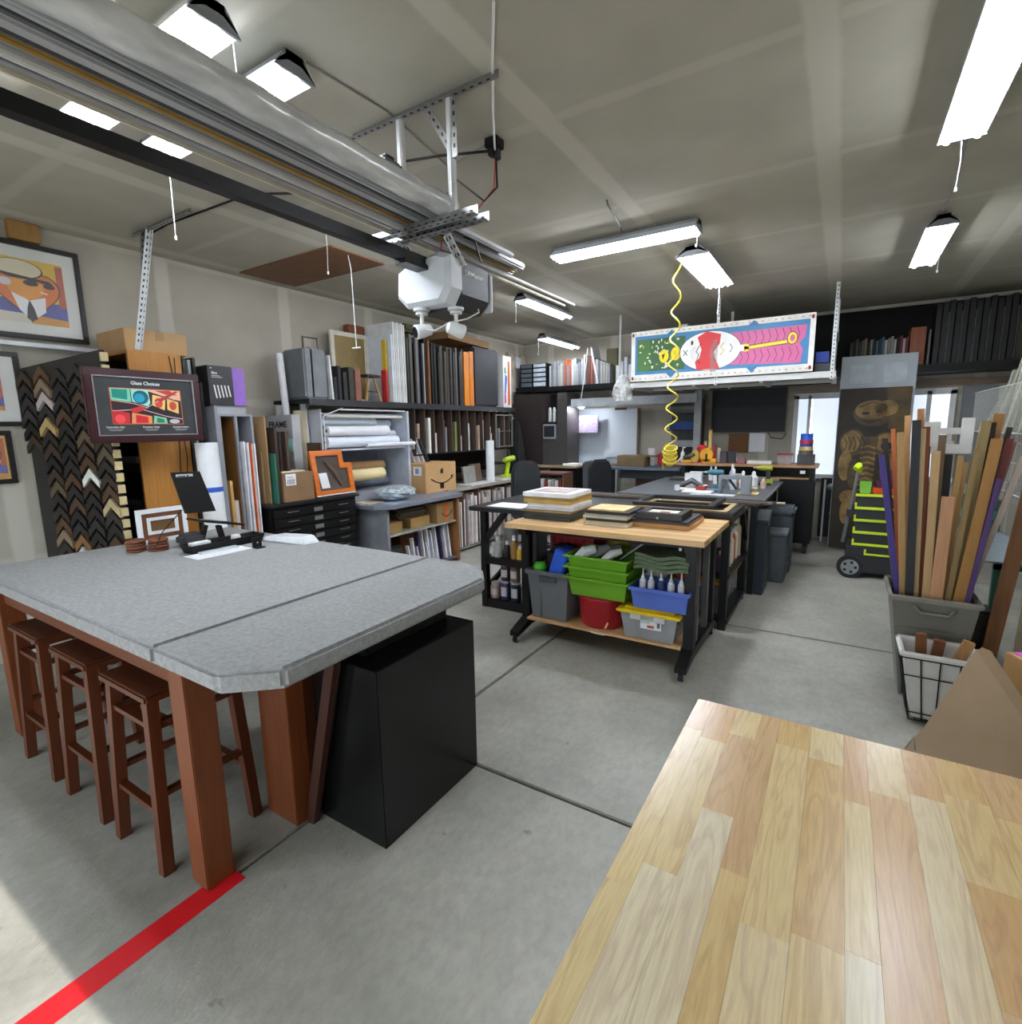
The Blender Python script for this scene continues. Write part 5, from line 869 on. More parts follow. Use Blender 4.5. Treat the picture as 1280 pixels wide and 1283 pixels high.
t = thing('grey_bin', 'darker grey bin with rounded lid behind the drawer bin', 'bin', (-.5, 6.8, 0)); bx('body', M('#43484d', .5), t, -.66, -.40, 6.58, 6.95, 0, .68, .02); bx('lid', M('#525a60', .5), t, -.67, -.38, 6.56, 6.97, .68, .76, .025)
# clutter on grey table
def put(name, kind, x, y, hx, h, r, label, cat, z=.971):
    t = thing(name, label, cat, (x, y, z), 'tools and bottles on the grey table')
    if kind == 'bottle': MB().lathe((x, y, z), [(r, 0), (r, h*.6), (r*.4, h*.78)], 14).build('body', M(hx, .35), t, smooth=True); MB().lathe((x, y, z+h*.78), [(r*.42, 0), (r*.42, h*.15), (r*.15, h*.22)], 10).build('cap', WHT, t)
    if kind == 'box': bx('body', M(hx, .6), t, x-r, x+r, y-r*.7, y+r*.7, z, z+h, .003); bx('lid', M('#d0d0cc', .6), t, x-r*1.03, x+r*1.03, y-r*.72, y+r*.72, z+h, z+h+.008)
    if kind == 'drill':
        m = M(hx, .45); MB().tube([(x-.09, y, z+.19), (x-.03, y, z+.19), (x+.09, y, z+.19)], [.018, .035, .032], 12).build('motor', m, t, smooth=True); MB().bar((x+.04, y, z+.18), (x+.05, y, z+.05), .045, .035, 0, (0, 1, 0)).build('grip', M('#2b2d2e'), t); bx('battery', m, t, x, x+.10, y-.03, y+.03, z, z+.055, .006); MB().tube([(x-.13, y, z+.19), (x-.09, y, z+.19)], [.008, .016], 8).build('chuck', STEEL, t)
    if kind == 'tool': MB().tube([(x-r, y, z+.03), (x, y+.02, z+h), (x+r, y-.01, z+.03)], [.03, .035, .025], 8).build('body', M(hx, .5), t, smooth=True); MB().bar((x-r*1.4, y, z+.015), (x-r*.6, y, z+.015), .05, .03).build('base', DARK, t)
    return t
put('drill', 'drill', -1.20, 6.35, '#2f6a78', .22, .1, 'teal cordless drill standing on grey table', 'drill'); put('drill', 'drill', -.78, 7.2, '#a4ac2c', .22, .1, 'lime cordless drill near far right of grey table', 'drill')
put('heat_gun', 'tool', -1.45, 6.3, '#45464a', .09, .12, 'dark grey sander lying left of the teal drill', 'tool')
put('bottle', 'bottle', -1.0, 6.35, '#b9bcc4', .24, .035, 'clear squeeze bottle right of teal drill', 'bottle'); put('bottle', 'bottle', -.93, 6.55, '#d6d8da', .2, .04, 'white squeeze bottle behind clear one', 'bottle'); put('bottle', 'bottle', -1.08, 6.75, '#9ea6bc', .26, .035, 'bluish bottle at middle of grey table', 'bottle'); put('bottle', 'bottle', -.85, 6.8, '#dcdcd8', .18, .05, 'round white tub bottle right of middle', 'bottle'); put('bottle', 'bottle', -1.3, 6.9, '#cfd2d4', .22, .03, 'slim white bottle behind the drill', 'bottle'); put('bottle', 'bottle', -.72, 6.6, '#c4a494', .12, .03, 'small pinkish bottle near table right edge', 'bottle')
put('parts_box', 'box', -1.50, 6.75, '#d5d8da', .15, .07, 'white electrical box behind grey sander', 'box'); put('parts_box', 'box', -1.62, 7.1, '#e2e2de', .10, .09, 'white plastic box at back of grey table', 'box'); put('parts_box', 'box', -.80, 6.2, '#a08868', .04, .07, 'flat tan block at right of table clutter', 'box'); put('parts_box', 'box', -1.1, 7.2, '#b07c58', .10, .05, 'small brown box behind bottles on table', 'box')
rq = random.Random(11)
for i in range(16):
    x, y = -1.55+.85*((i*7) % 16)/16, 6.05+.42*(i//4)+rq.uniform(-.08, .08); k = i % 4; q = ['front', 'second', 'third', 'back'][i//4]
    hx, nm_ = [('#c8cacc', 'pale grey'), ('#8c2f28', 'red'), ('#a8875c', 'tan'), ('#3a3c40', 'black'), ('#d9dadc', 'white'), ('#5f7f9c', 'blue-grey'), ('#b5a23a', 'mustard')][(i*5) % 7]
    if k == 0: tag(MB().lathe((x, y, .9705), [(.03, 0), (.032, .05+.01*(i % 3)), (.028, .06+.01*(i % 3))], 12).build('small_jar', M(hx, .4), smooth=True), nm_+' small jar in '+q+' row of clutter on grey table', 'jar', 'clutter on the grey table')
    elif k == 1: tag(MB().tube([(x-.07, y, .985), (x+.07, y+.04, .985)], .014, 8).build('hand_tool', M(hx, .4), smooth=True), nm_+' handled small tool in '+q+' row of clutter on grey table', 'tool', 'clutter on the grey table')
    elif k == 2: tag(MB().lathe((x, y, .9705), [(.028, 0), (.028, .12), (.01, .16), (.008, .19)], 12).build('squeeze_bottle', M(hx, .35), smooth=True), nm_+' small squeeze bottle in '+q+' row of clutter on grey table', 'bottle', 'clutter on the grey table')
    else: T('small_box', M(hx, .6), (x-.05, x+.05, y-.04, y+.04, .9705, 1.0+.01*(i % 4)), nm_+' small box in '+q+' row of clutter on grey table', 'box', 'clutter on the grey table', bevel=.003)
t = thing('grey_clamp', 'grey plastic clamp frame standing at table front right', 'clamp', (-.88, 5.95, .97)); CL = M('#8b9094', .35, alpha=.85, key='cl'); bx('left_post', CL, t, -1.08, -1.05, 5.90, 5.98, .971, 1.17, .004); bx('right_post', CL, t, -.86, -.76, 5.90, 5.98, .971, 1.17, .006); bx('bridge', CL, t, -1.05, -.86, 5.90, 5.98, 1.13, 1.17, .004); MB().bar((-.98, 5.94, 1.13), (-.90, 5.94, 1.02), .03, .02).build('strap', BLK, t)
for i, (x, y, w, d, hx, l) in enumerate(((-1.30, 5.95, .16, .1, '#e4e4e2', 'white crumpled paper near table front'), (-1.1, 5.72, .22, .08, '#b8bcc0', 'grey plastic film lying at table front edge'), (-1.45, 6.15, .14, .09, '#d2ccc4', 'cream paper left on grey table'), (-.8, 6.02, .1, .1, '#e0cc94', 'yellowish note on right of grey table'), (-1.35, 6.5, .05, .05, '#a83030', 'small red cap on the grey table'))): T('table_scrap', M(hx, .6, bump=.5, scale=30), (x-w, x+w, y-d, y+d, .971, .985), l, 'scrap', 'scraps on the grey table', bevel=.006)
T('dark_cloth', M('#3a3b3e', .9, bump=.4), (-1.95, -1.55, 7.15, 7.45, .971, 1.0), 'dark folded cloth on the back left of grey table', 'cloth', bevel=.01)

# ================================================================ ROLLING TOOL CABINET, back
t = thing('tool_cabinet', 'tall black rolling tool cabinet with long wooden top at back', 'cabinet', (-1.1, 7.95, 0))
bx('wood_top', W('#a37a52', 'x'), t, -2.0, -.22, 7.68, 8.22, 1.135, 1.17, .004); bx('body', BLK, t, -.66, -.25, 7.72, 8.18, .14, .98, .01); bx('shelf_box', BLK, t, -1.95, -.26, 8.0, 8.18, .98, 1.135)
bx('post', BLK, t, -1.93, -1.87, 7.72, 7.78, 0, 1.135); bx('post', BLK, t, -.31, -.26, 7.70, 7.75, .98, 1.135); bx('inner_shelf', W('#b08c5c', 'x'), t, -.75, -.27, 7.72, 8.0, .985, 1.0); bx('paper_tag', PAPER, t, -.42, -.36, 7.715, 7.72, 1.06, 1.10); bx('post', BLK, t, -1.93, -1.87, 8.12, 8.18, 0, 1.135)
for x in (-.60, -.31): MB().tube([(x-.02, 7.78, .06), (x+.02, 7.78, .06)], .06, 14).box(x-.03, x+.03, 7.75, 7.81, .09, .14).build('caster', RUB, t)
TZ2 = 1.171
def top(name, x, y, w, d, h, hx, label, cat, z=TZ2, bevel=.004): return T(name, M(hx, .5), (x-w/2, x+w/2, y-d/2, y+d/2, z, z+h), label, cat, 'items on the wooden tool cabinet top', bevel=bevel)
top('black_case', -.37, 7.9, .2, .18, .13, '#3b3c3e', 'black box at right end of wooden top', 'box'); 
for i, (r, h, hx, l) in enumerate(((.085, .05, '#5c5a50', 'grey tape roll at base of the tape tower'), (.08, .05, '#c4a868', 'cream tape roll, second in tape tower'), (.075, .04, '#38409a', 'indigo tape roll in tape tower'), (.078, .045, '#b82838', 'red tape roll in tape tower'), (.07, .08, '#2458c0', 'blue tape roll topping the tape tower'))):
    z0 = TZ2+.131+sum((.05, .05, .04, .045, .08)[:i])+.0005*i
    mb = MB(); mb.lathe((-.38, 7.9, z0), [(r*.6, .0), (r, 0), (r, h), (r*.6, h)], 18); tag(mb.build('tape_roll', M(hx, .5), smooth=False), l, 'tape roll', 'tape tower')
t = thing('clear_jar', 'clear plastic tub with red lid left of black box', 'tub', (-.6, 7.88, TZ2)); bx('tub', M('#a89c98', .2, alpha=.7, key='j'), t, -.70, -.53, 7.8, 7.96, TZ2, TZ2+.12, .01); bx('lid', M('#a01c2c', .4), t, -.71, -.52, 7.79, 7.97, TZ2+.12, TZ2+.14, .004)
top('white_tray', -.92, 7.86, .3, .18, .04, '#d8d8d4', 'white tray of small parts on wooden top', 'tray'); top('jar_box', -1.15, 7.86, .1, .1, .08, '#8a5a60', 'small reddish box on wooden top', 'box'); top('dark_box', -1.28, 7.9, .09, .12, .17, '#26262a', 'dark upright box in the middle of wooden top', 'box'); top('dark_box', -1.39, 7.9, .09, .12, .16, '#3a2f34', 'brownish-black upright box, left of the dark one', 'box')
t = thing('tape_gun', 'yellow tape dispenser gun on wooden top', 'tool', (-1.62, 7.8, TZ2)); YG = M('#e0a010', .45); bx('base', YG, t, -1.66, -1.47, 7.76, 7.84, TZ2, TZ2+.06, .01); MB().prism(ell(0, 0, .09, .1, 16), (-1.60, 7.76, TZ2+.11), (1, 0, 0), (0, 0, 1), (0, .07, 0)).build('wheel_housing', YG, t, bevel=.005); MB().box(-1.61, -1.585, 7.752, 7.76, TZ2+.03, TZ2+.13).build('slot', BLK, t)
t = thing('hand_planer', 'yellow and green sander tool at left of wooden top', 'tool', (-1.8, 7.8, TZ2)); bx('base', YG, t, -1.94, -1.80, 7.76, 7.85, TZ2, TZ2+.04, .01); MB().tube([(-1.92, 7.8, TZ2+.06), (-1.83, 7.8, TZ2+.09), (-1.76, 7.8, TZ2+.12)], [.03, .035, .03], 10).build('grip', M('#2f3a2c', .6), t, smooth=True); MB().prism(ell(0, 0, .06, .09, 14), (-1.76, 7.78, TZ2+.09), (1, 0, 0), (0, 0, 1), (0, .05, 0)).build('disc', M('#b8943c', .5), t)
tag(MB().lathe((-1.70, 7.92, TZ2), [(.06, 0), (.06, .12), (.07, .14), (.07, .22), (.03, .25)], 16).build('red_holder', M('#b8242c', .45)), 'red spool standing behind the yellow tools', 'spool')
for i, (x, h, hx, l) in enumerate(((-1.66, .30, '#a99468', 'left wooden post upright among yellow tools'), (-1.60, .46, '#c9a35c', 'tallest wooden stick upright on wooden top'), (-1.54, .24, '#9a2420', 'red handled brush on wooden top'), (-1.47, .20, '#c8b8ac', 'pale round brush on wooden top'))): T('upright_stick', W(hx, 'z'), (x-.02, x+.02, 7.98, 8.02, TZ2, TZ2+h), l, 'stick', 'sticks on the wooden top')
t = thing('pump_bottle', 'clear pump bottle at left end of wooden top', 'bottle', (-1.96, 7.9, TZ2)); MB().lathe((-1.96, 7.9, TZ2), [(.03, 0), (.03, .13), (.012, .16)], 12).build('body', M('#c8ccd0', .2), t, smooth=True); MB().tube([(-1.96, 7.9, TZ2+.16), (-1.96, 7.9, TZ2+.21), (-1.92, 7.9, TZ2+.21)], .009, 6).build('pump', WHT, t)
tag(MB().bar((-1.99, 7.74, TZ2+.01), (-1.90, 7.74, TZ2+.13), .03, .015).build('white_clip', WHT), 'white clip leaning at left front of wooden top', 'clip')

# ================================================================ BACK WALL GROUP
t = thing('television', 'wall mounted black flat screen television at back', 'television', (-1.2, 8.8, 1.58)); bx('bezel', BLK, t, -1.76, -.72, 8.80, 8.84, 1.585, 2.235, .006); bx('screen', M('#0a0b0d', .4, var=0, spec=.2), t, -1.74, -.74, 8.797, 8.80, 1.605, 2.215); bx('mount', DARK, t, -1.4, -1.05, 8.84, 8.9, 1.7, 2.1)
T('cork_board', M('#7a5230', .8, var=.15, scale=40), (-1.50, -1.22, 8.87, 8.895, 1.27, 1.56), 'brown cork board under the television', 'board'); T('notice_paper', PAPER, (-1.20, -.98, 8.87, 8.875, 1.28, 1.57), 'white notice sheet under the television', 'paper'); 
tag(MB().tube([(-.95, 8.86, 1.58), (-.9, 8.86, 1.5), (-.75, 8.86, 1.48), (-.70, 8.86, 1.56)], .006, 6).build('tv_cable', BLK, smooth=True), 'black cable drooping below the television', 'cable')
# loft shelf (black) all along the back
t = thing('high_shelf', 'black high shelf running along the back wall, left part', 'shelf', (-3.4, 8.6, 2.35)); bx('board', BLK, t, -5.1, -2.1, 8.35, 8.9, 2.33, 2.41); 
t = thing('high_shelf', 'black high shelf along the back wall, right part over the window', 'shelf', (.2, 8.6, 2.3)); bx('board', BLK, t, -2.1, 1.72, 8.35, 8.9, 2.30, 2.40)
bx('valance', M('#0e0f10', .8), t, -2.1, -.1, 8.33, 8.35, 2.22, 2.41)
HZ = 2.412
t = thing('drawer_organizer', 'small black drawer organizer with clear drawers on high shelf', 'organizer', (-4.85, 8.5, HZ)); bx('case', BLK, t, -5.05, -4.50, 8.42, 8.75, HZ, HZ+.42, .004)
for k in range(5): d = bx('drawer', M('#aebac6', .25, key='d'), t, -4.76, -4.52, 8.405, 8.42, HZ+.02+k*.08+(0 if k == 0 else .012), HZ+.02+k*.08+.07, .003); bx('handle', WHT, d, -4.68, -4.60, 8.398, 8.405, HZ+.05+k*.08, HZ+.06+k*.08)
for k in range(5): bx('drawer', M('#55606a', .3, key='d2'), t, -5.02, -4.80, 8.405, 8.42, HZ+.02+k*.08+(0 if k == 0 else .012), HZ+.02+k*.08+.07, .003)
xs = -4.46
for i in range(26):
    hx, l = [('#a9aaa8', 'white'), ('#707274', 'grey'), ('#8c8e90', 'silver grey'), ('#9c4a28', 'orange'), ('#9f9b90', 'cream'), ('#8a8e92', 'slate'), ('#52332c', 'dark brown')][[0, 1, 2, 1, 2, 4, 1, 3, 1, 3, 0, 5, 2, 1, 2, 0, 6, 6, 3, 6, 0, 1, 0, 4, 0, 2][i]]
    w = .03+.008*(i % 3); h = .36+.03*((i*5) % 4)-.0 if i < 15 else .50-.018*(i-15)
    T('catalogue', M(hx, .6), (xs, xs+w, 8.45, 8.75, HZ, HZ+h), l+' binder or mat on the high shelf, '+('left run beside organizer' if i < 15 else 'right run beside the white rod'), 'binder', 'binders on the back high shelf'); xs += w+.006
T('leaning_mat', M('#d9d9e0', .6), (-3.62, -3.59, 8.44, 8.75, HZ+.005, HZ+.62), 'white mat leaning over the binders on high shelf', 'mat', rot=rot('Y', -12)); T('leaning_mat', M('#50492c', .7), (-3.45, -3.26, 8.60, 8.64, HZ, HZ+.58), 'tall olive mat behind the leaning white mat', 'mat')
for i in range(5): T('white_folder', M('#dde2e8', .6), (-3.22+i*.07, -3.17+i*.07, 8.44, 8.7, HZ, HZ+.28+.06*(i % 3)), 'plain white folder on high shelf left of ceiling rod', 'folder', 'white folders on the high shelf')
for i in range(6): T('dark_folder', M(['#3a3a3a', '#7c7c7a', '#9fa09c', '#4b4644', '#bcbcb8', '#2b2b2b'][i], .6), (-2.80+i*.06, -2.76+i*.06, 8.44, 8.7, HZ, HZ+.5+.03*(i % 2)), ['charcoal', 'grey', 'light grey', 'brown-black', 'silver', 'black'][i]+' tall mat on high shelf behind painted panel', 'mat', 'tall mats behind the painted panel')
for i in range(34): T('thin_book', M(['#3d3d3c', '#8b8d86', '#a9aca8', '#5c5e58'][i % 4], .7), (-2.06+i*.034, -2.036+i*.034, 8.46, 8.7, 2.401, 2.50+.02*(i % 3)), 'thin booklet in the row visible below the hanging rack', 'booklet', 'booklets under the hanging rack')
# shelf above right window: dark books
xs = .02
for i in range(20):
    hx, l = [('#4a473c', 'olive grey'), ('#16171a', 'black'), ('#615d4e', 'khaki'), ('#2d2f30', 'charcoal'), ('#6f6a58', 'tan'), ('#7c7a6c', 'grey'), ('#3c6478', 'blue'), ('#a9a89e', 'pale'), ('#6b2434', 'maroon'), ('#8a8c88', 'silver')][[0, 1, 0, 3, 2, 4, 1, 5, 1, 6, 3, 6, 7, 5, 9, 7, 1, 8, 7, 8][i]]
    T('tall_book', M(hx, .7), (xs, xs+.026, 8.45, 8.72, 2.401, 2.74+.02*(i % 3)), l+' book on the shelf right of the hanging rack', 'book', 'books on the right high shelf'); xs += .031
T('wood_board', W('#8a4a2a', 'z'), (xs+.01, xs+.16, 8.42, 8.72, 2.401, 2.86), 'reddish wood board on the right high shelf', 'board'); xs += .19
T('grey_board', M('#6a6660', .7), (xs, xs+.02, 8.42, 8.72, 2.401, 2.82), 'thin grey edge right of the reddish wood board', 'board'); xs += .05
i = 0
while xs < 1.62:
    T('black_mat_board', M(['#060607', '#0a0a0b', '#050506'][i % 3], .5), (xs, xs+.05, 8.40, 8.8, 2.401, 3.10+.02*(i % 3)), 'black panel standing in the dark row on the right high shelf', 'panel', 'black panels on the right high shelf'); xs += .062
    if i % 2: T('steel_strip', M('#7c7e80', .3, .6), (xs-.006, xs-.001, 8.39, 8.5, 2.401, 3.0), 'thin bright strip between black panels on high shelf', 'strip', 'bright strips between black panels')
    i += 1
# hanging rack with painted panel
t = thing('hanging_rack', 'white ceiling-hung storage rack in front of the back wall', 'rack', (-1.3, 7.6, 2.2)); RWm = M('#c9c9c4', .5, var=.06)
bx('front_rail', RWm, t, -2.52, -.10, 7.16, 7.20, 2.22, 2.29); bx('back_rail', RWm, t, -2.52, -.10, 8.06, 8.10, 2.22, 2.29); bx('deck', M('#a9a9a2', .7), t, -2.5, -.12, 7.2, 8.06, 2.26, 2.28)
for x in (-2.52, -1.7, -.9, -.14): bx('cross_rail', RWm, t, x, x+.04, 7.2, 8.06, 2.20, 2.26)
for x in (-1.415, -.16): angle_iron('hanger', t, (x, 7.15, 2.2), (x, 7.15, H), .035, up=(1, 0, 0), mat=M('#cfd2d2', .5, key='r'))
for x in (-1.415, -.16): angle_iron('hanger', t, (x, 8.10, 2.2), (x, 8.10, H), .035, up=(1, 0, 0), mat=M('#cfd2d2', .5, key='r'), holes=False)
bx('side_rail', RWm, t, -.15, -.11, 7.2, 8.06, 2.72, 2.76)
tag(MB().tube([(-2.75, 7.36, 2.08), (-2.75, 7.36, H)], .016, 8).build('ceiling_rod', M('#c4c6c6', .4), smooth=True), 'plain pale rod hanging from ceiling left of painted panel', 'rod')
t = thing('painted_panel', 'long colourful folk art panel with white border on hanging rack', 'painting', (-1.4, 7.12, 2.30))
px0, px1, pz0, pz1 = -2.50, -.335, 2.32, 2.95
bx('panel', M('#e4e2da', .6), t, px0, px1, 7.12, 7.148, pz0-.02, pz1, .002)
w, h = px1-px0, pz1-pz0
S = []; b = .055
S += [('#3a78a8', [(b, b+.02), (w-b, b+.02), (w-b, h-b), (b, h-b)]), ('#2f5a34', [(b+.03, b+.06), (w*.33, b+.06), (w*.33, h-b-.045), (b+.03, h-b-.045)]), ('#3f6a2e', [(b+.03, b+.06), (b+.2, b+.06), (b+.2, h-b-.045), (b+.03, h-b-.045)])]
rr = random.Random(3)
for k in sorted(range(60), key=lambda q: q % 3):
    cx, cy = rr.uniform(b+.06, w*.33-.02), rr.uniform(b+.09, h-b-.07); S.append(([ '#e8e4a0', '#a8b83c', '#e9e7df'][k % 3], [(cx+q*1.0, cy+e) for q, e in ell(0, 0, .009 if k % 2 else .016, .02 if k % 2 else .009, 8)]))
S += [('#e8cc18', ell(w*.205, h*.47, .062, .085)), ('#e8cc18', ell(w*.275, h*.50, .062, .085)), ('#2b2a20', stroke([(w*.195, h*.5), (w*.2, h*.4), (w*.21, h*.52)], .008)), ('#2b2a20', stroke([(w*.265, h*.55), (w*.27, h*.44), (w*.28, h*.56)], .008))]
S += [('#c85a8c', [(w*.58, b+.07), (w*.94, b+.04), (w*.96, h-b-.06), (w*.58, h-b-.07)])]
for k in range(9):
    x = w*.635+k*w*.035; S.append(('#3a1c30', stroke([(x, h*.53), (x+.03, h*.66), (x, h*.80)], .007))); S.append(('#3a1c30', stroke([(x, h*.45), (x+.03, h*.32), (x, h*.2)], .007)))
S += [('#1c1c1c', ell(w*.47, h*.5, w*.172, h*.385, 30)), ('#eceae4', ell(w*.47, h*.5, w*.168, h*.375, 30)), ('#c8262a', [(w*.40, h*.14), (w*.53, h*.14), (w*.49, h*.45), (w*.525, h*.62), (w*.53, h*.80), (w*.45, h*.88), (w*.40, h*.78), (w*.425, h*.52), (w*.39, h*.3)]),
      ('#dcdad4', ell(w*.39, h*.47, w*.03, h*.15, 16)), ('#1c1c1c', stroke([(w*.425, h*.66), (w*.41, h*.6), (w*.395, h*.5), (w*.41, h*.44), (w*.40, h*.34), (w*.42, h*.26)], .01)), ('#1c1c1c', stroke([(w*.52, h*.66), (w*.50, h*.56), (w*.485, h*.48), (w*.50, h*.42), (w*.495, h*.34), (w*.51, h*.26)], .01)), ('#1c1c1c', stroke([(w*.32, h*.55), (w*.345, h*.44)], .009)), ('#1c1c1c', stroke([(w*.345, h*.55), (w*.32, h*.44)], .009)), ('#c8b440', stroke([(w*.55, h*.64), (w*.53, h*.56), (w*.55, h*.48), (w*.53, h*.40)], .012)), ('#1c1c1c', ell(w*.37, h*.68, .015, .03, 10)),
      ('#1c1c1c', stroke([(w*.58, h*.60), (w*.595, h*.52), (w*.58, h*.44)], .009)), ('#eceae4', [(w*.63, h*.44), (w*.665, h*.44), (w*.665, h*.56), (w*.63, h*.56)]), ('#1c1c1c', stroke([(w*.66, h*.5), (w*.87, h*.54)], .05)), ('#ecd024', stroke([(w*.655, h*.49), (w*.87, h*.545)], .036)), ('#ecd024', [(w*.655, h*.42), (w*.68, h*.43), (w*.68, h*.56), (w*.655, h*.57)]), ('#1c1c1c', ell(w*.895, h*.60, .055, .075)), ('#ecd024', ell(w*.895, h*.60, .048, .066)), ('#c85a8c', ell(w*.895, h*.60, .026, .04)), ('#3a78a8', [(w*.93, h*.5), (w-b, h*.2), (w-b, h*.7)])]
for xx in (.25, .70): S += [('#2f6f9c', [(w*xx-.07, h-b-.01), (w*xx+.07, h-b-.01), (w*xx, h-.005)]), ('#2f6f9c', [(w*xx+.07, b+.03), (w*xx-.07, b+.03), (w*xx, .01)])]
for k in range(30):
    x = .06+k*(w-.12)/29; 
    for zz in (.022, h-.028): S.append((['#2a2a2a', '#8c2030', '#2a2a2a', '#c8b87a'][k % 4], stroke([(x-.012, zz-.008), (x, zz+.012), (x+.012, zz-.006)], .006)))
for x in (.028, w-.03):
    for zz in (.03, h-.035): S.append(('#7c1c28', ell(x, zz, .015, .024, 12)))
# layered prints: group shapes so that every layer stays within a few mm
flat('artwork', t, (px0, 7.1195, pz0-.01), (1, 0, 0), (0, 0, 1), S, .00018)
for i, (b, hx, l) in enumerate((((-2.42, -2.0, 7.5, 7.53, 2.281, 3.02), '#b9a98a', 'tan backed frame on rack behind painted panel'), ((-1.98, -1.86, 7.5, 7.6, 2.281, 3.05), '#d6d2c8', 'white upright box on rack behind painted panel'), ((-1.84, -1.6, 7.55, 7.6, 2.281, 3.0), '#4e5a3a', 'olive board on rack behind painted panel'), ((-.32, -.19, 7.25, 7.9, 2.40, 2.52), '#28408c', 'blue box in the hanging rack right end'), ((-.32, -.17, 7.25, 7.95, 2.281, 2.39), '#3c3e40', 'dark grey carton in hanging rack right end'), ((-1.55, -.9, 7.6, 7.75, 2.281, 2.99), '#2a2a2a', 'dark panel lying in the hanging rack'))): T('stored_board', M(hx, .7), b, l, 'board', 'things stored in the hanging rack')
T('flat_lumber', M('#161513', .8), (-2.5, -1.7, 7.6, 7.9, 3.06, 3.10), 'dark flat board lying on the rack top left', 'board') if 0 else None
tag(MB().tube([(-1.43, 7.10, 2.36), (-1.43, 7.09, 2.6), (-1.41, 7.09, 2.75)], [.03, .05, .02], 9).build('clear_wrap', M('#c8a8a4', .2, alpha=.35, bump=.8, key='wrap2')), 'crumpled clear plastic taped over middle of painted panel', 'plastic')
# clear bag hanging
t = thing('hanging_bag', 'clear plastic bag hanging from the pale ceiling rod', 'bag', (-2.66, 7.3, 2.0)); mb = MB(); vs = []; nn = 12
for i in range(8):
    a = i/7
    for k in range(nn):
        b2 = 2*PI*k/nn; rr2 = (.04+.10*math.sin(min(1, a*1.15)*PI*.62))*(1+.15*math.sin(3*b2+i)); vs.append((-2.68+rr2*math.cos(b2), 7.30+rr2*.6*math.sin(b2), 2.42-a*.36))
mb.add(vs, [(i*nn+k, i*nn+(k+1) % nn, (i+1)*nn+(k+1) % nn, (i+1)*nn+k) for i in range(7) for k in range(nn)]); mb.build('film', M('#cfd2cf', .2, var=.3, scale=20, bump=.8, alpha=.8, key='bag2'), t); MB().tube([(-2.68, 7.30, 2.42), (-2.74, 7.34, 2.5)], .006, 6).build('tie', WHT, t)
# alcove: light beam, white panels, board, grey desk
t = thing('alcove_shelf', 'pale grey deep shelf edge over the back alcove', 'shelf', (-3.0, 8.5, 2.05)); bx('fascia', M('#a9aeb2', .5), t, -3.92, -1.86, 8.20, 8.23, 2.04, 2.17); bx('deck', M('#8a8e90', .6), t, -3.92, -1.86, 8.23, 8.9, 2.12, 2.17)
bx('post', M('#8e9292', .6), t, -1.90, -1.80, 8.24, 8.32, 0, 2.22)
T('white_wall_board', M('#c4d0da', .4, var=.03), (-4.15, -3.32, 8.84, 8.895, 0, 2.02), 'large pale blue-white panel on back wall of alcove', 'panel')
t = thing('drawing_board', 'white board with wood edge and clip on alcove wall', 'board', (-3.2, 8.8, 1.15)); bx('board', M('#c9d2da', .4, var=.02), t, -3.55, -2.96, 8.78, 8.80, 1.17, 2.0); bx('edge', W('#6a5a48', 'z'), t, -2.96, -2.93, 8.78, 8.80, 1.17, 2.0); bx('clip', M('#5a3c2c'), t, -3.35, -3.15, 8.76, 8.78, 1.98, 2.02)
t = thing('grey_desk', 'grey topped desk in the back alcove', 'desk', (-2.6, 8.4, 0)); bx('top', M('#5d6a76', .5), t, -3.15, -2.02, 8.0, 8.7, 1.02, 1.06, .004); bx('side_trim', W('#8a5a3c', 'x'), t, -3.55, -3.16, 8.1, 8.6, 1.03, 1.07); bx('panel', M('#a9adb0', .5), t, -3.36, -3.33, 8.1, 8.6, 0, 1.03); bx('under_box', M('#20242a'), t, -3.0, -2.1, 8.1, 8.6, .88, 1.02); bx('lower', M('#5c4634'), t, -2.8, -2.1, 8.3, 8.6, .2, .86); 
for x in (-3.1, -2.06): bx('leg', BLKM, t, x-.03, x+.03, 8.03, 8.09, 0, 1.02)
t = thing('carton', 'olive brown cardboard box on the alcove desk', 'box', (-2.8, 8.3, 1.06)); bx('carton', M('#6e5c40', .8), t, -3.05, -2.60, 8.10, 8.40, 1.061, 1.24, .003); bx('flap', M('#5e4e36', .8), t, -2.62, -2.45, 8.15, 8.38, 1.22, 1.235)
tag(MB().lathe((-2.62, 8.55, 1.061), [(.05, 0), (.06, .28)], 14).build('white_cup', WHT, smooth=True), 'white cup standing behind the olive carton', 'cup'); T('red_bowl', M('#a02028', .4), (-2.5, -2.2, 8.45, 8.65, 1.061, 1.27), 'red plastic box behind the olive carton', 'box', bevel=.02)
t = thing('supply_shelf', 'dark shelf unit of folded bags left of the television', 'shelf', (-2.1, 8.7, 1.0))
for z in (1.35, 1.62, 1.88): bx('shelf', BLKM, t, -2.35, -1.9, 8.5, 8.88, z, z+.015)
bx('side', BLKM, t, -1.90, -1.88, 8.5, 8.88, 1.06, 2.1); bx('back', M('#4d4f50'), t, -2.4, -1.9, 8.88, 8.895, 1.06, 2.12)
for i, (z, h, hx, l) in enumerate(((1.896, .05, '#5e5f5c', 'lower folded dark bag'), (1.948, .05, '#7c7a70', 'middle folded grey bag'), (2.0, .04, '#4a4b4a', 'top folded charcoal bag'), (1.636, .13, '#24407c', 'blue box'), (1.366, .1, '#8a8e92', 'grey tray'))): T('folded_bag', M(hx, .7), (-2.34, -1.93, 8.52, 8.80, z, z+h), l+' on dark shelf unit left of television', 'bag' if i < 3 else 'box', 'things on the dark shelf unit', bevel=.01)
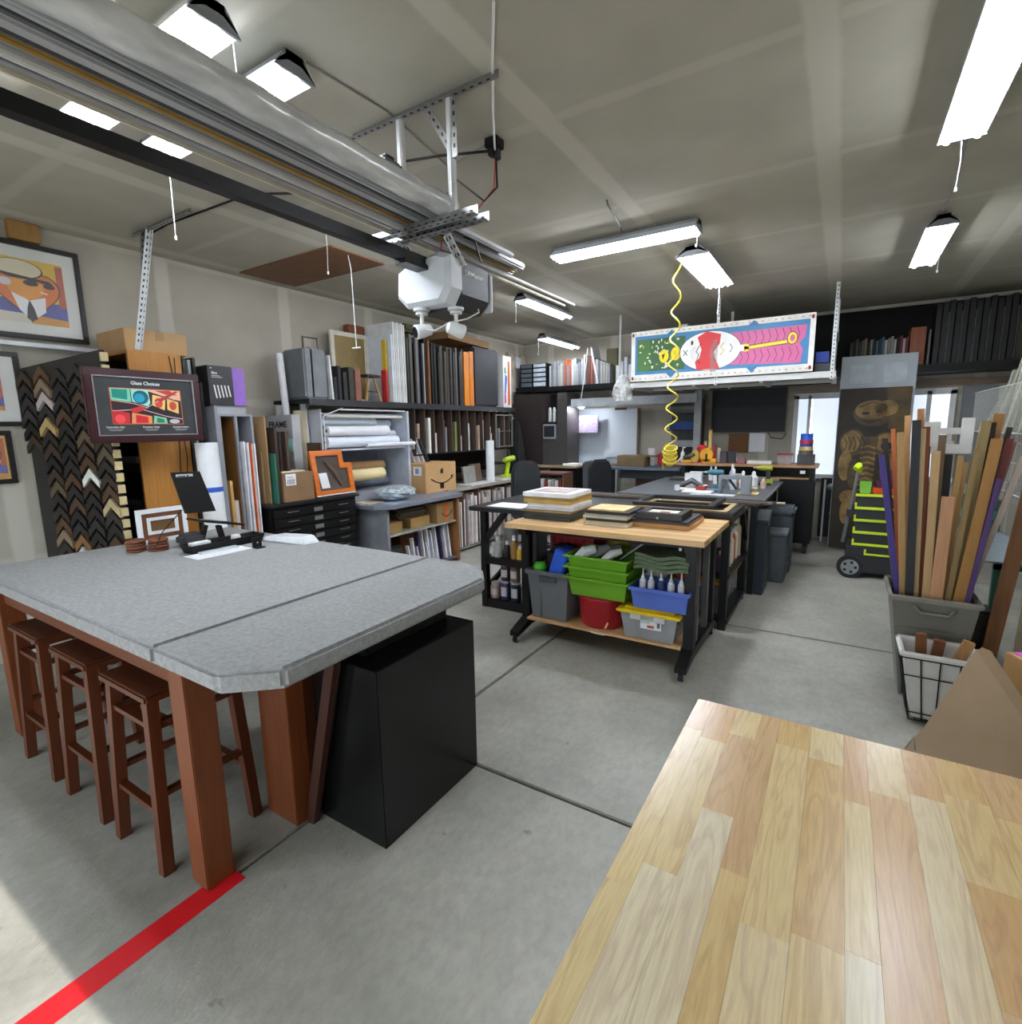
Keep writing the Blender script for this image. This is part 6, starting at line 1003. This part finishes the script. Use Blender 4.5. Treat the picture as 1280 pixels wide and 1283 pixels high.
# dark cabinet & counter at back left
t = thing('dark_cabinet', 'tall dark brown cabinet with an open niche at back left', 'cabinet', (-4.5, 8.5, .95)); DB = M('#2a2120', .5)
mb = MB(); mb.box(-5.0, -4.42, 8.1, 8.6, 1.06, 2.28); mb.build('carcass', DB, t); bx('side_face', M('#3f3c3a', .5), t, -4.42, -3.95, 8.12, 8.6, 1.06, 1.5); bx('side_face', M('#3f3c3a', .5), t, -4.14, -3.95, 8.12, 8.6, 1.5, 2.28); bx('niche_back', BLK, t, -4.42, -4.14, 8.5, 8.6, 1.5, 2.28); bx('niche_shelf', DB, t, -4.42, -4.14, 8.12, 8.5, 1.78, 1.80)
t = thing('small_oven', 'small square monitor in the dark cabinet niche', 'monitor', (-4.28, 8.2, 1.5)); bx('case', M('#8f9296', .4), t, -4.41, -4.16, 8.1, 8.4, 1.505, 1.76, .01); bx('screen', M('#2a2c30', .2), t, -4.385, -4.185, 8.095, 8.10, 1.54, 1.73)
for i in range(3): tag(MB().lathe((-4.37+i*.085, 8.3, 1.801), [(.03, 0), (.03, .2), (.015, .25)], 10).build('white_bottle', M('#c4c6c4', .5), smooth=True), 'white bottle in upper cabinet niche, '+['left', 'middle', 'right'][i], 'bottle', 'bottles in the cabinet niche')
t = thing('wood_counter', 'wood edged counter under the dark cabinet', 'counter', (-4.4, 8.3, 0)); bx('top', W('#a89478', 'x'), t, -5.1, -3.72, 7.98, 8.7, 1.02, 1.055); bx('front', BLK, t, -4.25, -3.72, 8.05, 8.6, .3, 1.0)
for x in (-5.05, -3.78): bx('leg', BLKM, t, x-.02, x+.02, 8.02, 8.06, 0, 1.02)
t = thing('wooden_stool', 'low light wood stool under the wood edged counter', 'stool', (-4.3, 7.9, 0)); bx('seat', W('#a58048', 'x'), t, -4.55, -4.1, 7.80, 8.0, .72, .75)
for x in (-4.5, -4.36, -4.15):
    for y in (7.83, 7.95): bx('leg', W('#a58048', 'z'), t, x-.02, x+.02, y-.02, y+.02, 0, .72)
T('paper_tray', PAPER, (-4.0, -3.75, 8.05, 8.3, 1.056, 1.09), 'white papers at right end of wood edged counter', 'paper'); T('chart', M('#a898b4', .6, var=.35, scale=30), (-3.98, -3.60, 8.60, 8.63, 1.60, 1.90), 'small chart of coloured labels beside dark cabinet', 'chart'); T('wall_switch_box', WHT, (-3.85, -3.75, 8.86, 8.895, 1.45, 1.52), 'small white wall switch under the label chart', 'switch')
T('grey_bin_tall', M('#4c5054', .5), (-3.71, -3.57, 8.2, 8.6, 0, 1.12), 'tall dark grey bin beside the wood edged counter', 'bin', bevel=.03)
t = thing('clip_lamp', 'small lamp lighting the alcove, under the pale shelf', 'lamp', (-3.85, 8.25, 2.0)); MB().lathe((-3.80, 8.35, 2.03), [(.07, 0), (.06, .03), (.02, .06)], 16).build('shade', WHT, t, smooth=True); MB().lathe((-3.80, 8.35, 2.012), [(.03, 0), (.04, .018)], 12).build('bulb', E('bulb', '#eef4ff', 250), t); MB().tube([(-3.80, 8.35, 2.09), (-3.80, 8.30, 2.12)], .008, 6).build('arm', WHT, t)
cab_pts([(-3.62, 8.2, 2.98), (-3.64, 8.2, 2.75), (-3.70, 8.25, 2.5), (-3.78, 8.28, 2.10)], .008, 'lamp_cord', WHT, 'white twisted cord hanging from far light to alcove lamp')
# low shelf of albums near post (right of chair)
t = thing('album_shelf', 'low red topped shelf of white albums at back left', 'shelf', (-4.5, 7.85, 0)); bx('top', M('#7c2c2c'), t, -5.0, -4.2, 7.60, 7.95, .96, .98) if 0 else None; bx('body', M('#6c4038'), t, -4.16, -3.59, 7.25, 7.60, .97, 1.0); bx('side', RW, t, -4.16, -4.14, 7.25, 7.60, 0, .97); bx('side', RW, t, -3.61, -3.59, 7.25, 7.60, 0, .97); bx('base', RW, t, -4.14, -3.61, 7.25, 7.60, .04, .06)
for i in range(8): T('album', M(['#dcdcda', '#b8b0aa', '#e4e4e4', '#8c3c34'][i % 4], .6), (-4.12+i*.062, -4.075+i*.062, 7.27, 7.55, .061, .88+.01*(i % 3)), ['white', 'taupe', 'bright white', 'red'][i % 4]+' album in low shelf behind office chair, '+('left half' if i < 4 else 'right half'), 'album', 'albums in the low shelf')
# door slab with painting
t = thing('door_slab', 'white panelled door leaning on the back window', 'door', (.35, 8.30, 0)); DS = M('#b4bcc2', .5, var=.04)
o = Vector((-.06, 8.28, .0)); ux = Vector((1, 0, 0)); vz = Vector((0, .02, 1)); MB().prism([(0, 0), (.80, 0), (.80, 2.55), (0, 2.55)], o, ux, vz, (0, .04, 0)).build('slab', DS, t)
for x in (.11, .46): mb = MB(); mb.prism([(x, 2.20), (x+.24, 2.20), (x+.24, 2.44), (x, 2.44)], o+Vector((0, -.001, 0)), ux, vz, (0, -.008, 0)); mb.prism([(x+.03, 2.23), (x+.21, 2.23), (x+.21, 2.41), (x+.03, 2.41)], o+Vector((0, -.009, 0)), ux, vz, (0, -.006, 0)); mb.build('raised_panel', M('#c2cad0', .5), t, bevel=.002)
t = thing('figure_painting', 'tall dark brown painting of a hunched muscular figure', 'painting', (.33, 8.24, 0)); o = Vector((-.05, 8.24, .02)); vz = Vector((0, .022, 1)); MB().prism([(0, 0), (.76, 0), (.76, 2.12), (0, 2.12)], o, ux, vz, (0, .03, 0)).build('canvas', M('#2a2110', .6, var=.35, scale=5), t)
oc = '#7c602e'; od = '#4a381a'; ok_ = '#1a140c'
S = [('#4e3a10', [(.55, 1.6), (.755, 1.5), (.755, 2.11), (.5, 2.11)]), (od, ell(.38, 1.80, .22, .17)), (oc, ell(.36, 1.84, .18, .12)), (oc, ell(.52, 1.86, .12, .10)), (ok_, ell(.30, 1.80, .045, .02)), (ok_, ell(.44, 1.82, .04, .018)), (od, stroke([(.22, 1.88), (.36, 1.94), (.5, 1.9)], .02)), (ok_, stroke([(.26, 1.71), (.36, 1.68), (.46, 1.72)], .014)), (ok_, ell(.37, 1.60, .13, .035)), (od, ell(.18, 1.42, .14, .18)), (oc, ell(.17, 1.44, .11, .14)), (od, ell(.55, 1.40, .16, .16)), (oc, ell(.55, 1.42, .12, .12)), (ok_, ell(.55, 1.38, .06, .05)), (oc, ell(.12, 1.12, .08, .20)), (od, ell(.22, 1.02, .07, .2)), (oc, ell(.62, 1.1, .07, .2)), (od, [(.26, 1.5), (.46, 1.5), (.42, .78), (.3, .78)])]
for k in range(9): S.append((oc, stroke([(.28, 1.36-k*.07), (.36, 1.38-k*.07), (.44, 1.35-k*.07)], .024)))
for k in range(5): S.append((ok_, stroke([(.08+.05*k, 1.5), (.12+.05*k, 1.42), (.10+.05*k, 1.32)], .01)))
S += [(oc, ell(.2, .70, .12, .1)), (od, ell(.5, .68, .14, .12)), (oc, ell(.16, .5, .06, .16)), (od, ell(.56, .42, .07, .2))]
flat('figure', t, o, ux, vz, S, .0002, .55, 7)
T('weights_rack', BLK, (-.20, .10, 8.78, 8.85, .06, .92), 'black rack below window behind the painting', 'rack'); T('white_strip', WHT, (-.16, -.135, 8.72, 8.745, .0, .90), 'thin white upright strip left of the dark rack', 'strip')
for i, (x, z, r) in enumerate(((-.08, .80, .045), (.03, .80, .045), (-.03, .60, .025), (-.05, .42, .02), (-.04, .28, .03))):
    mb = MB(); mb.lathe((x, 8.784-r, z), [(r*.3, -r), (r*.8, -r*.6), (r, 0), (r*.8, r*.6), (r*.3, r)], 14); tag(mb.build('steel_ball', M('#b8babb', .3, .7), smooth=True), ['upper left big silver ball on dark rack', 'upper right big silver ball on dark rack', 'small silver ball, third row', 'smallest silver ball, lower on dark rack', 'bottom silver ball on dark rack'][i], 'ball', 'silver balls on the dark rack')
T('grey_blind_panel', M('#74777a', .6, var=.05), (1.28, 1.62, 8.85, 8.895, .9, 2.14), 'grey shuttered panel right of back window', 'panel')

# ================================================================ YELLOW COIL HOSE
t = thing('air_hose', 'yellow coiled air hose hanging from the ceiling', 'hose', (-1.4, 5.15, 1.27)); pts = []; n = 420
for i in range(n):
    s = i/(n-1); z = 3.24-1.75*s; th = 2*PI*(7.5*s**1.25); r = .035+.02*s; pts.append((-1.385-.015*s+r*math.cos(th), 5.15+r*math.sin(th), z))
for i in range(260):
    s = i/259; th = th0 = 2*PI*(7.5+9*s); r = .055+.012*math.sin(i*.13); pts.append((-1.40+r*math.cos(th), 5.15+r*math.sin(th)*.8, 1.49-.15*s+.03*math.sin(th*1.0)))
MB().tube(pts, .0075, 6).build('coil', M('#d8c43c', .4, var=.04), t, smooth=True); MB().tube([(-1.35, 5.15, 3.20), (-1.35, 5.15, H)], .015, 8).build('hook', STEEL, t); MB().tube([pts[-1], (pts[-1][0], 5.15, 1.28)], .01, 8).build('coupling', M('#b09a40', .4, .6), t)
tag(MB().tube([(-1.49, 3.68, H), (-1.50, 3.72, 3.235), (-1.53, 3.95, 3.23), (-1.57, 4.2, 3.21)], .006, 6).build('light_cord', BLK, smooth=True), 'short black cord from ceiling to the long light', 'cable')

# ================================================================ RIGHT SIDE
t = thing('moulding_bin', 'tall grey plastic bin full of moulding lengths', 'bin', (.56, 4.0, 0)); BN = M('#77756c', .55, var=.05)
MB().open_bin((.42, .68, 3.90, 4.20, 0), (.33, .74, 3.80, 4.26, .66), .008).build('tub', BN, t, bevel=.02, seg=3)
mb = MB(); mb.box(.315, .755, 3.785, 3.805, .64, .675); mb.box(.315, .755, 4.255, 4.275, .64, .675); mb.box(.315, .335, 3.805, 4.255, .64, .675); mb.box(.735, .755, 3.805, 4.255, .64, .675); mb.build('rim', M('#807e75', .5), t, bevel=.008)
MB().tube([(.44, 3.80, .62), (.47, 3.785, .58), (.60, 3.785, .58), (.63, 3.80, .62)], .012, 8).build('handle', M('#6b695f', .5), t, smooth=True); bx('band', M('#6d6b62', .5), t, .355, .72, 3.818, 3.83, .46, .475)
# lengths: (top x, top z, base x, y, width, thick, colour, label)
L = [(.22, 1.50, .40, 3.92, .032, .012, '#3c2f7a', 'purple slim length leaning at left of the bin'), (.235, 1.60, .41, 4.02, .03, .02, '#2b1a16', 'dark maroon length behind the purple one'), (.27, 1.66, .43, 4.00, .022, .016, '#c46a38', 'orange-brown length, left group'), (.30, 1.64, .42, 3.90, .035, .016, '#b08a54', 'tan broad length, left group'), (.335, 1.62, .45, 3.98, .03, .02, '#c9a06c', 'light tan length, left group'),
     (.37, 1.71, .44, 3.86, .042, .02, '#1e2226', 'tall black length in the middle left'), (.345, 1.74, .46, 4.10, .03, .02, '#c79a68', 'tan tall length behind the black one'), (.41, 1.78, .50, 4.12, .035, .02, '#a87444', 'tallest brown length, middle'), (.405, 1.66, .48, 3.88, .03, .018, '#a98f66', 'khaki length right of the black one'), (.43, 1.67, .505, 3.96, .034, .022, '#7c3c1c', 'red-brown length in the middle'), (.455, 1.55, .52, 4.05, .026, .02, '#4c2c1c', 'dark brown length in the middle'),
     (.475, 1.53, .52, 3.86, .04, .02, '#b99768', 'light brown broad length, middle'), (.515, 1.62, .53, 4.0, .035, .02, '#6c543c', 'grey-brown length with pale cap'), (.55, 1.27, .54, 3.83, .06, .014, '#b98a64', 'short wide pinkish board in front of bin'), (.545, 1.50, .56, 4.1, .08, .03, '#1b1410', 'wide black block length behind pinkish board'), (.60, 1.50, .56, 3.94, .03, .02, '#a5814c', 'tan length leaning right'), (.63, 1.46, .575, 4.02, .04, .02, '#b38c54', 'golden tan length leaning right'),
     (.66, 1.54, .57, 3.88, .028, .02, '#8c7448', 'olive tan length leaning right'), (.70, 1.70, .60, 3.98, .045, .03, '#8e7a4e', 'tall khaki length, right group'), (.74, 1.69, .62, 4.08, .045, .03, '#1e1612', 'tall near-black length, right group'), (.735, 1.60, .60, 3.86, .05, .02, '#a0743c', 'broad golden brown length, right group'), (.78, 1.74, .65, 4.12, .05, .02, '#9a6c38', 'tall brown length leaning far right'), (.80, 1.60, .64, 3.92, .03, .02, '#5c2420', 'dark red length leaning far right'), (.83, 1.58, .66, 4.0, .03, .02, '#7c4c44', 'dusty rose length leaning far right'), (.76, 1.38, .66, 3.84, .024, .02, '#4a3468', 'purple length at right of the bin'), (.86, 1.50, .67, 3.9, .028, .02, '#a49488', 'grey-beige length leaning farthest right'), (.84, 1.66, .67, 4.16, .026, .02, '#2c1c1c', 'thin black-brown length at far right'), (.245, 1.44, .43, 4.12, .03, .02, '#5c4a3a', 'short brown length at left rear'), (.58, 1.58, .55, 4.18, .03, .02, '#b8b4a8', 'pale grey length at rear middle')]
for (tx, tz, bx_, y, w, th, hx, l) in L:
    x66 = min(.69, max(.365, bx_+(tx-bx_)*.63/(tz-.03))); bq = min(.65, max(.45, x66-(tx-x66)*.63/(tz-.66)))
    tag(MB().bar((bq, y+.02, .03), (tx, y+.05, tz), w, th, 0, (0, 1, 0)).build('moulding_length', W(hx, 'z', .5, .12)), l, 'moulding', 'moulding lengths in the grey bin')
t = thing('white_corner_frame', 'white open frame corner standing among moulding lengths', 'frame', (.56, 4.22, 1.5)); mb = MB(); mb.box(.44, .68, 4.20, 4.22, 1.50, 1.56); mb.box(.44, .52, 4.20, 4.22, 1.56, 1.70); mb.box(.62, .68, 4.20, 4.22, 1.56, 1.72); mb.box(.52, .62, 4.20, 4.22, 1.62, 1.66); mb.build('corner', M('#dcdcd8', .5), t, bevel=.003); bx('stem', WHT, t, .55, .57, 4.205, 4.218, .03, 1.5)
# wire basket
t = thing('wire_basket', 'black wire basket with white cloth liner holding wood scraps', 'basket', (.55, 3.75, 0)); bt = (.375, .72, 3.50, 3.78, .40); bb = (.44, .68, 3.55, 3.76, .02)
def lerp(a, b, s): return tuple(a[i]*(1-s)+b[i]*s for i in range(5))
mb = MB()
for s in (0, .12, .72, 1):
    q = lerp(bb, bt, s); c = [(q[0], q[2], q[4]), (q[1], q[2], q[4]), (q[1], q[3], q[4]), (q[0], q[3], q[4]), (q[0], q[2], q[4])]
    for i in range(4): mb.tube([c[i], c[i+1]], .004, 6)
for k in range(5):
    f_ = k/4
    for side in (0, 1):
        a = (bb[0]*(1-f_)+bb[1]*f_, bb[2+side], bb[4]); b = (bt[0]*(1-f_)+bt[1]*f_, bt[2+side], bt[4]); mb.tube([a, b], .0035, 6)
        a = (bb[side], bb[2]*(1-f_)+bb[3]*f_, bb[4]); b = (bt[side], bt[2]*(1-f_)+bt[3]*f_, bt[4]); mb.tube([a, b], .0035, 6)
for k in range(9): f_ = k/8; x = bb[0]*(1-f_)+bb[1]*f_; mb.tube([(x, bb[2], .02), (x, bb[3], .02)], .003, 5)
mb.build('wires', M('#1a1a1a', .4, .5), t, smooth=True)
LN = M('#cfcfca', .85, var=.06, bump=.5, scale=12)
MB().open_bin((bb[0]+.012, bb[1]-.012, bb[2]+.012, bb[3]-.012, .03), (bt[0]+.012, bt[1]-.012, bt[2]+.012, bt[3]-.012, .42), .006).build('liner', LN, t, bevel=.01); mb = MB(); mb.box(.365, .73, 3.49, 3.515, .40, .435); mb.box(.365, .73, 3.765, 3.79, .40, .435); mb.box(.365, .39, 3.515, 3.765, .40, .435); mb.box(.705, .73, 3.515, 3.765, .40, .435); mb.build('liner_cuff', LN, t, bevel=.01)
for i, (a, b, l) in enumerate((((.50, 3.70, .10), (.47, 3.66, .50), 'brown wood offcut leaning left in wire basket'), ((.53, 3.68, .10), (.55, 3.62, .49), 'reddish wood offcut in the middle of wire basket'), ((.56, 3.66, .10), (.68, 3.64, .50), 'tan offcut slanting right in wire basket'), ((.62, 3.70, .12), (.76, 3.66, .46), 'tan offcut lying over the basket right rim'))): tag(MB().bar(a, b, .05, .03, 0, (0, 1, 0)).build('wood_offcut', W(['#7a4c2a', '#6a3a22', '#a97c4c', '#b08452'][i], 'z')), l, 'offcut', 'wood offcuts in the wire basket')
T('black_waste_bin', M('#1c1e20', .5), (.74, .90, 4.20, 4.42, .0, .52), 'small black bin between moulding bin and green table', 'bin', bevel=.02)
t = thing('green_table', 'narrow table with green legs and galvanised grey sheet top', 'table', (.98, 5.0, 0)); GL = M('#1f5c48', .5)
bx('top', M('#8d99a0', .35, .4), t, .80, 1.12, 4.24, 6.1, .83, .84); bx('top_sheet', M('#7a868e', .35, .4), t, .84, 1.14, 4.30, 6.1, .815, .826)
for x in (.90, 1.08):
    for y in (4.36, 6.0): bx('leg', GL, t, x-.02, x+.02, y-.02, y+.02, 0, .815)
MB().bar((.90, 4.36, .25), (.90, 6.0, .25), .03, .03).build('rail', GL, t)
bx('rail', GL, t, .88, 1.10, 4.34, 4.37, .77, .81)
for i, (z, hx, l) in enumerate(((.841, '#2a5c50', 'dark green case at bottom, far end of green table'), (.93, '#3e7a6c', 'teal green case stacked on the dark green one'), (1.01, '#2b4c46', 'deep green case topping the stack'))): T('green_case', M(hx, .5), (.86, 1.10, 5.4, 5.85, z, z+.075), l, 'case', 'green cases on the green table', bevel=.006)
T('white_paper', PAPER, (.84, 1.0, 5.0, 5.3, .841, .845), 'white paper on the galvanised table top', 'paper')
tag(MB().bar((.84, 4.12, .0), (1.02, 4.2, 1.95), .075, .02, 0, (0, 1, 0)).build('leaning_plank', W('#7c5230', 'z')), 'long brown plank leaning against right side by green table', 'plank')
T('beige_sheet', M('#a89c88', .8), (1.0, 1.75, 4.22, 4.24, 0, 1.72), 'big beige sheet standing beside the brown plank', 'sheet'); T('brown_edge', M('#8a6448', .7), (1.02, 1.5, 4.16, 4.175, 0, 1.94), 'reddish brown sheet behind the brown plank', 'sheet') if 0 else None
tag(MB().bar((.70, 4.34, .0), (.80, 4.50, .95), .02, .02, 0, (0, 1, 0)).build('steel_pole', M('#8a8c80', .4)), 'grey pole leaning between bin and green table', 'pole')
# wall wire shelves
t = thing('wire_shelf', 'white wire shelving on the right wall', 'shelf', (1.4, 6.0, 1.1)); mb = MB()
for z0, z1, y0, y1 in ((1.60, 1.98, 4.3, 7.1), (1.15, 1.38, 4.9, 6.6)):
    mb.tube([(1.12, y0, z1), (1.12, y1, z1)], .006, 6); mb.tube([(1.12, y0, z0), (1.12, y1, z0)], .006, 6)
    for k in range(int((y1-y0)/.045)):
        y = y0+k*.045; mb.tube([(1.12, y, z0), (1.12, y, z1)], .0018, 4)
        if k % 8 == 0: mb.tube([(1.12, y, z0), (1.79, y, z0)], .004, 4)
    mb.tube([(1.79, y0, z0), (1.79, y1, z0)], .006, 6)
mb.build('wires', M('#a9aaa6', .5, var=.02), t)
for y in (4.5, 6.9): MB().bar((1.79, y, 1.35), (1.14, y, 1.60), .012, .02).build('bracket', WHT, t)
for i in range(30):
    y = 5.0+i*.075; h = min(2.95, 2.98-(y-5.2)*.60)+.06*math.sin(i*2.1)
    tag(MB().bar((1.20+.02*(i % 3), y, 1.605), (1.32+.03*(i % 2), y+.03, h), .072, .03, 0, (1, 0, 0)).build('grey_strip', M(['#8c8d7c', '#9a9b8c', '#7e8074', '#a3a294'][i % 4], .8, var=.25, scale=20)), ['olive grey', 'pale grey-green', 'dull grey', 'light grey'][i % 4]+' weathered strip leaning on wire shelf, '+['nearest third', 'middle third', 'farthest third'][i//10], 'strip', 'weathered strips on the wire shelf')
# cardboard foreground right
t = thing('leaning_carton', 'folded tan cardboard carton leaning at the right edge', 'carton', (.5, 2.2, 0))
poly = [(-.10, 0), (.26, .52), (.32, .64), (.428, .953), (.56, .752), (.70, .52), (.74, 0)]
MB().prism(poly, (0, 2.2, 0), (1, 0, 0), (0, 0, 1), (.038, .014, .0)).build('carton', M('#b39a7e', .85, var=.05), t)
flat('pen_mark', t, (.275, 2.1995, .545), (1, 0, 0), (0, 0, 1), [('#2b3a6a', stroke([(.0, .0), (.02, .05), (.028, .0)], .003))])
t = thing('tall_carton', 'tall cardboard carton with pink tape behind the leaning one', 'carton', (.7, 2.5, 0)); MB().prism([(.553, 2.44), (.72, 2.14), (1.05, 2.32), (.88, 2.62)], (0, 0, 0), (1, 0, 0), (0, 1, 0), (0, 0, .88)).build('carton', M('#b08a58', .8, var=.06), t, bevel=.003)
MB().prism([(.575, 2.44), (.615, 2.36), (.70, 2.40), (.66, 2.49)], (0, 0, .8805), (1, 0, 0), (0, 1, 0), (0, 0, .002)).build('pink_tape', M('#d44ac0', .5), t); MB().prism([(.622, 2.35), (.66, 2.28), (.74, 2.32), (.70, 2.39)], (0, 0, .8805), (1, 0, 0), (0, 1, 0), (0, 0, .002)).build('pale_tape', M('#a9c4e0', .5), t)
# rolling stacked tool chest
t = thing('rolling_tool_box', 'black and lime rolling stack tool box with handle and wheel', 'tool box', (.5, 6.95, 0)); BC = M('#25282a', .5, var=.05); LM = M('#c9e020', .45, var=.03)
bx('base_box', BC, t, .13, .66, 6.80, 7.15, .06, .36, .015)
for k in range(4):
    z = .37+k*.135; d = bx('drawer_module', BC, t, .19, .66, 6.83, 7.13, z, z+.125, .008); bx('lime_trim', LM, d, .18, .66, 6.815, 6.835, z-.012, z+.016, .003); bx('lime_corner', LM, d, .18, .20, 6.815, 6.835, z+.016, z+.06, .002)
bx('lime_trim', LM, t, .18, .66, 6.815, 6.835, .905, .935, .003)
mb = MB(); mb.box(.30, .56, 6.775, 6.79, .265, .285); mb.box(.30, .32, 6.775, 6.80, .285, .33); mb.box(.54, .56, 6.775, 6.80, .285, .33); mb.build('front_handle', LM, t, bevel=.003)
w_ = MB(); w_.tube([(.18, 6.74, .125), (.18, 6.80, .125)], .125, 26).build('wheel', RUB, t, smooth=False); MB().tube([(.18, 6.735, .125), (.18, 6.741, .125)], .085, 20).build('hub', M('#8f9294', .4), t); mb = MB()
for k in range(5): a = 2*PI*k/5; mb.tube([(.18+.055*math.cos(a), 6.732, .125+.055*math.sin(a)), (.18+.055*math.cos(a), 6.7345, .125+.055*math.sin(a))], .016, 8)
mb.build('spoke_gap', RUB, t); w2 = MB().tube([(.62, 6.80, .10), (.62, 7.1, .10)], .03, 10).build('rear_axle', RUB, t)
MB().tube([(.10, 6.95, .36), (.15, 6.95, .80)], .022, 10).build('handle_tube', M('#7e8284', .35, .5), t, smooth=True); MB().tube([(.15, 6.95, .78), (.185, 6.95, 1.16)], .018, 10).build('handle_tube', M('#8a8e90', .35, .5), t, smooth=True); bx('handle_collar', BC, t, .11, .20, 6.90, 7.0, .66, .74, .006); MB().tube([(.16, 6.90, 1.20), (.185, 6.93, 1.23), (.20, 6.98, 1.17)], [.03, .04, .03], 10).build('handle_grip', LM, t, smooth=True)
for i, (b, hx, l) in enumerate((((.21, .32, 6.85, 7.0, .936, 1.06), '#7ab83c', 'green small bin tray on the rolling tool box'), ((.33, .55, 6.85, 7.05, .936, 1.0), '#e05018', 'orange bin tray on the rolling tool box'), ((.36, .54, 6.86, 7.02, 1.0, 1.08), '#4c2238', 'plum bin tray, lower of two, on orange tray'), ((.38, .54, 6.87, 7.02, 1.08, 1.19), '#5a2840', 'plum bin tray, upper one'), ((.50, .58, 6.9, 7.04, 1.0, 1.22), '#c8284c', 'pink-red bin tray standing at right'))):
    tag(MB().open_bin((b[0]+.01, b[1]-.01, b[2]+.01, b[3]-.01, b[4]), (b[0], b[1], b[2], b[3], b[5]), .005).build('bin_tray', M(hx, .45), bevel=.003), l, 'tray', 'small bin trays on the rolling tool box')
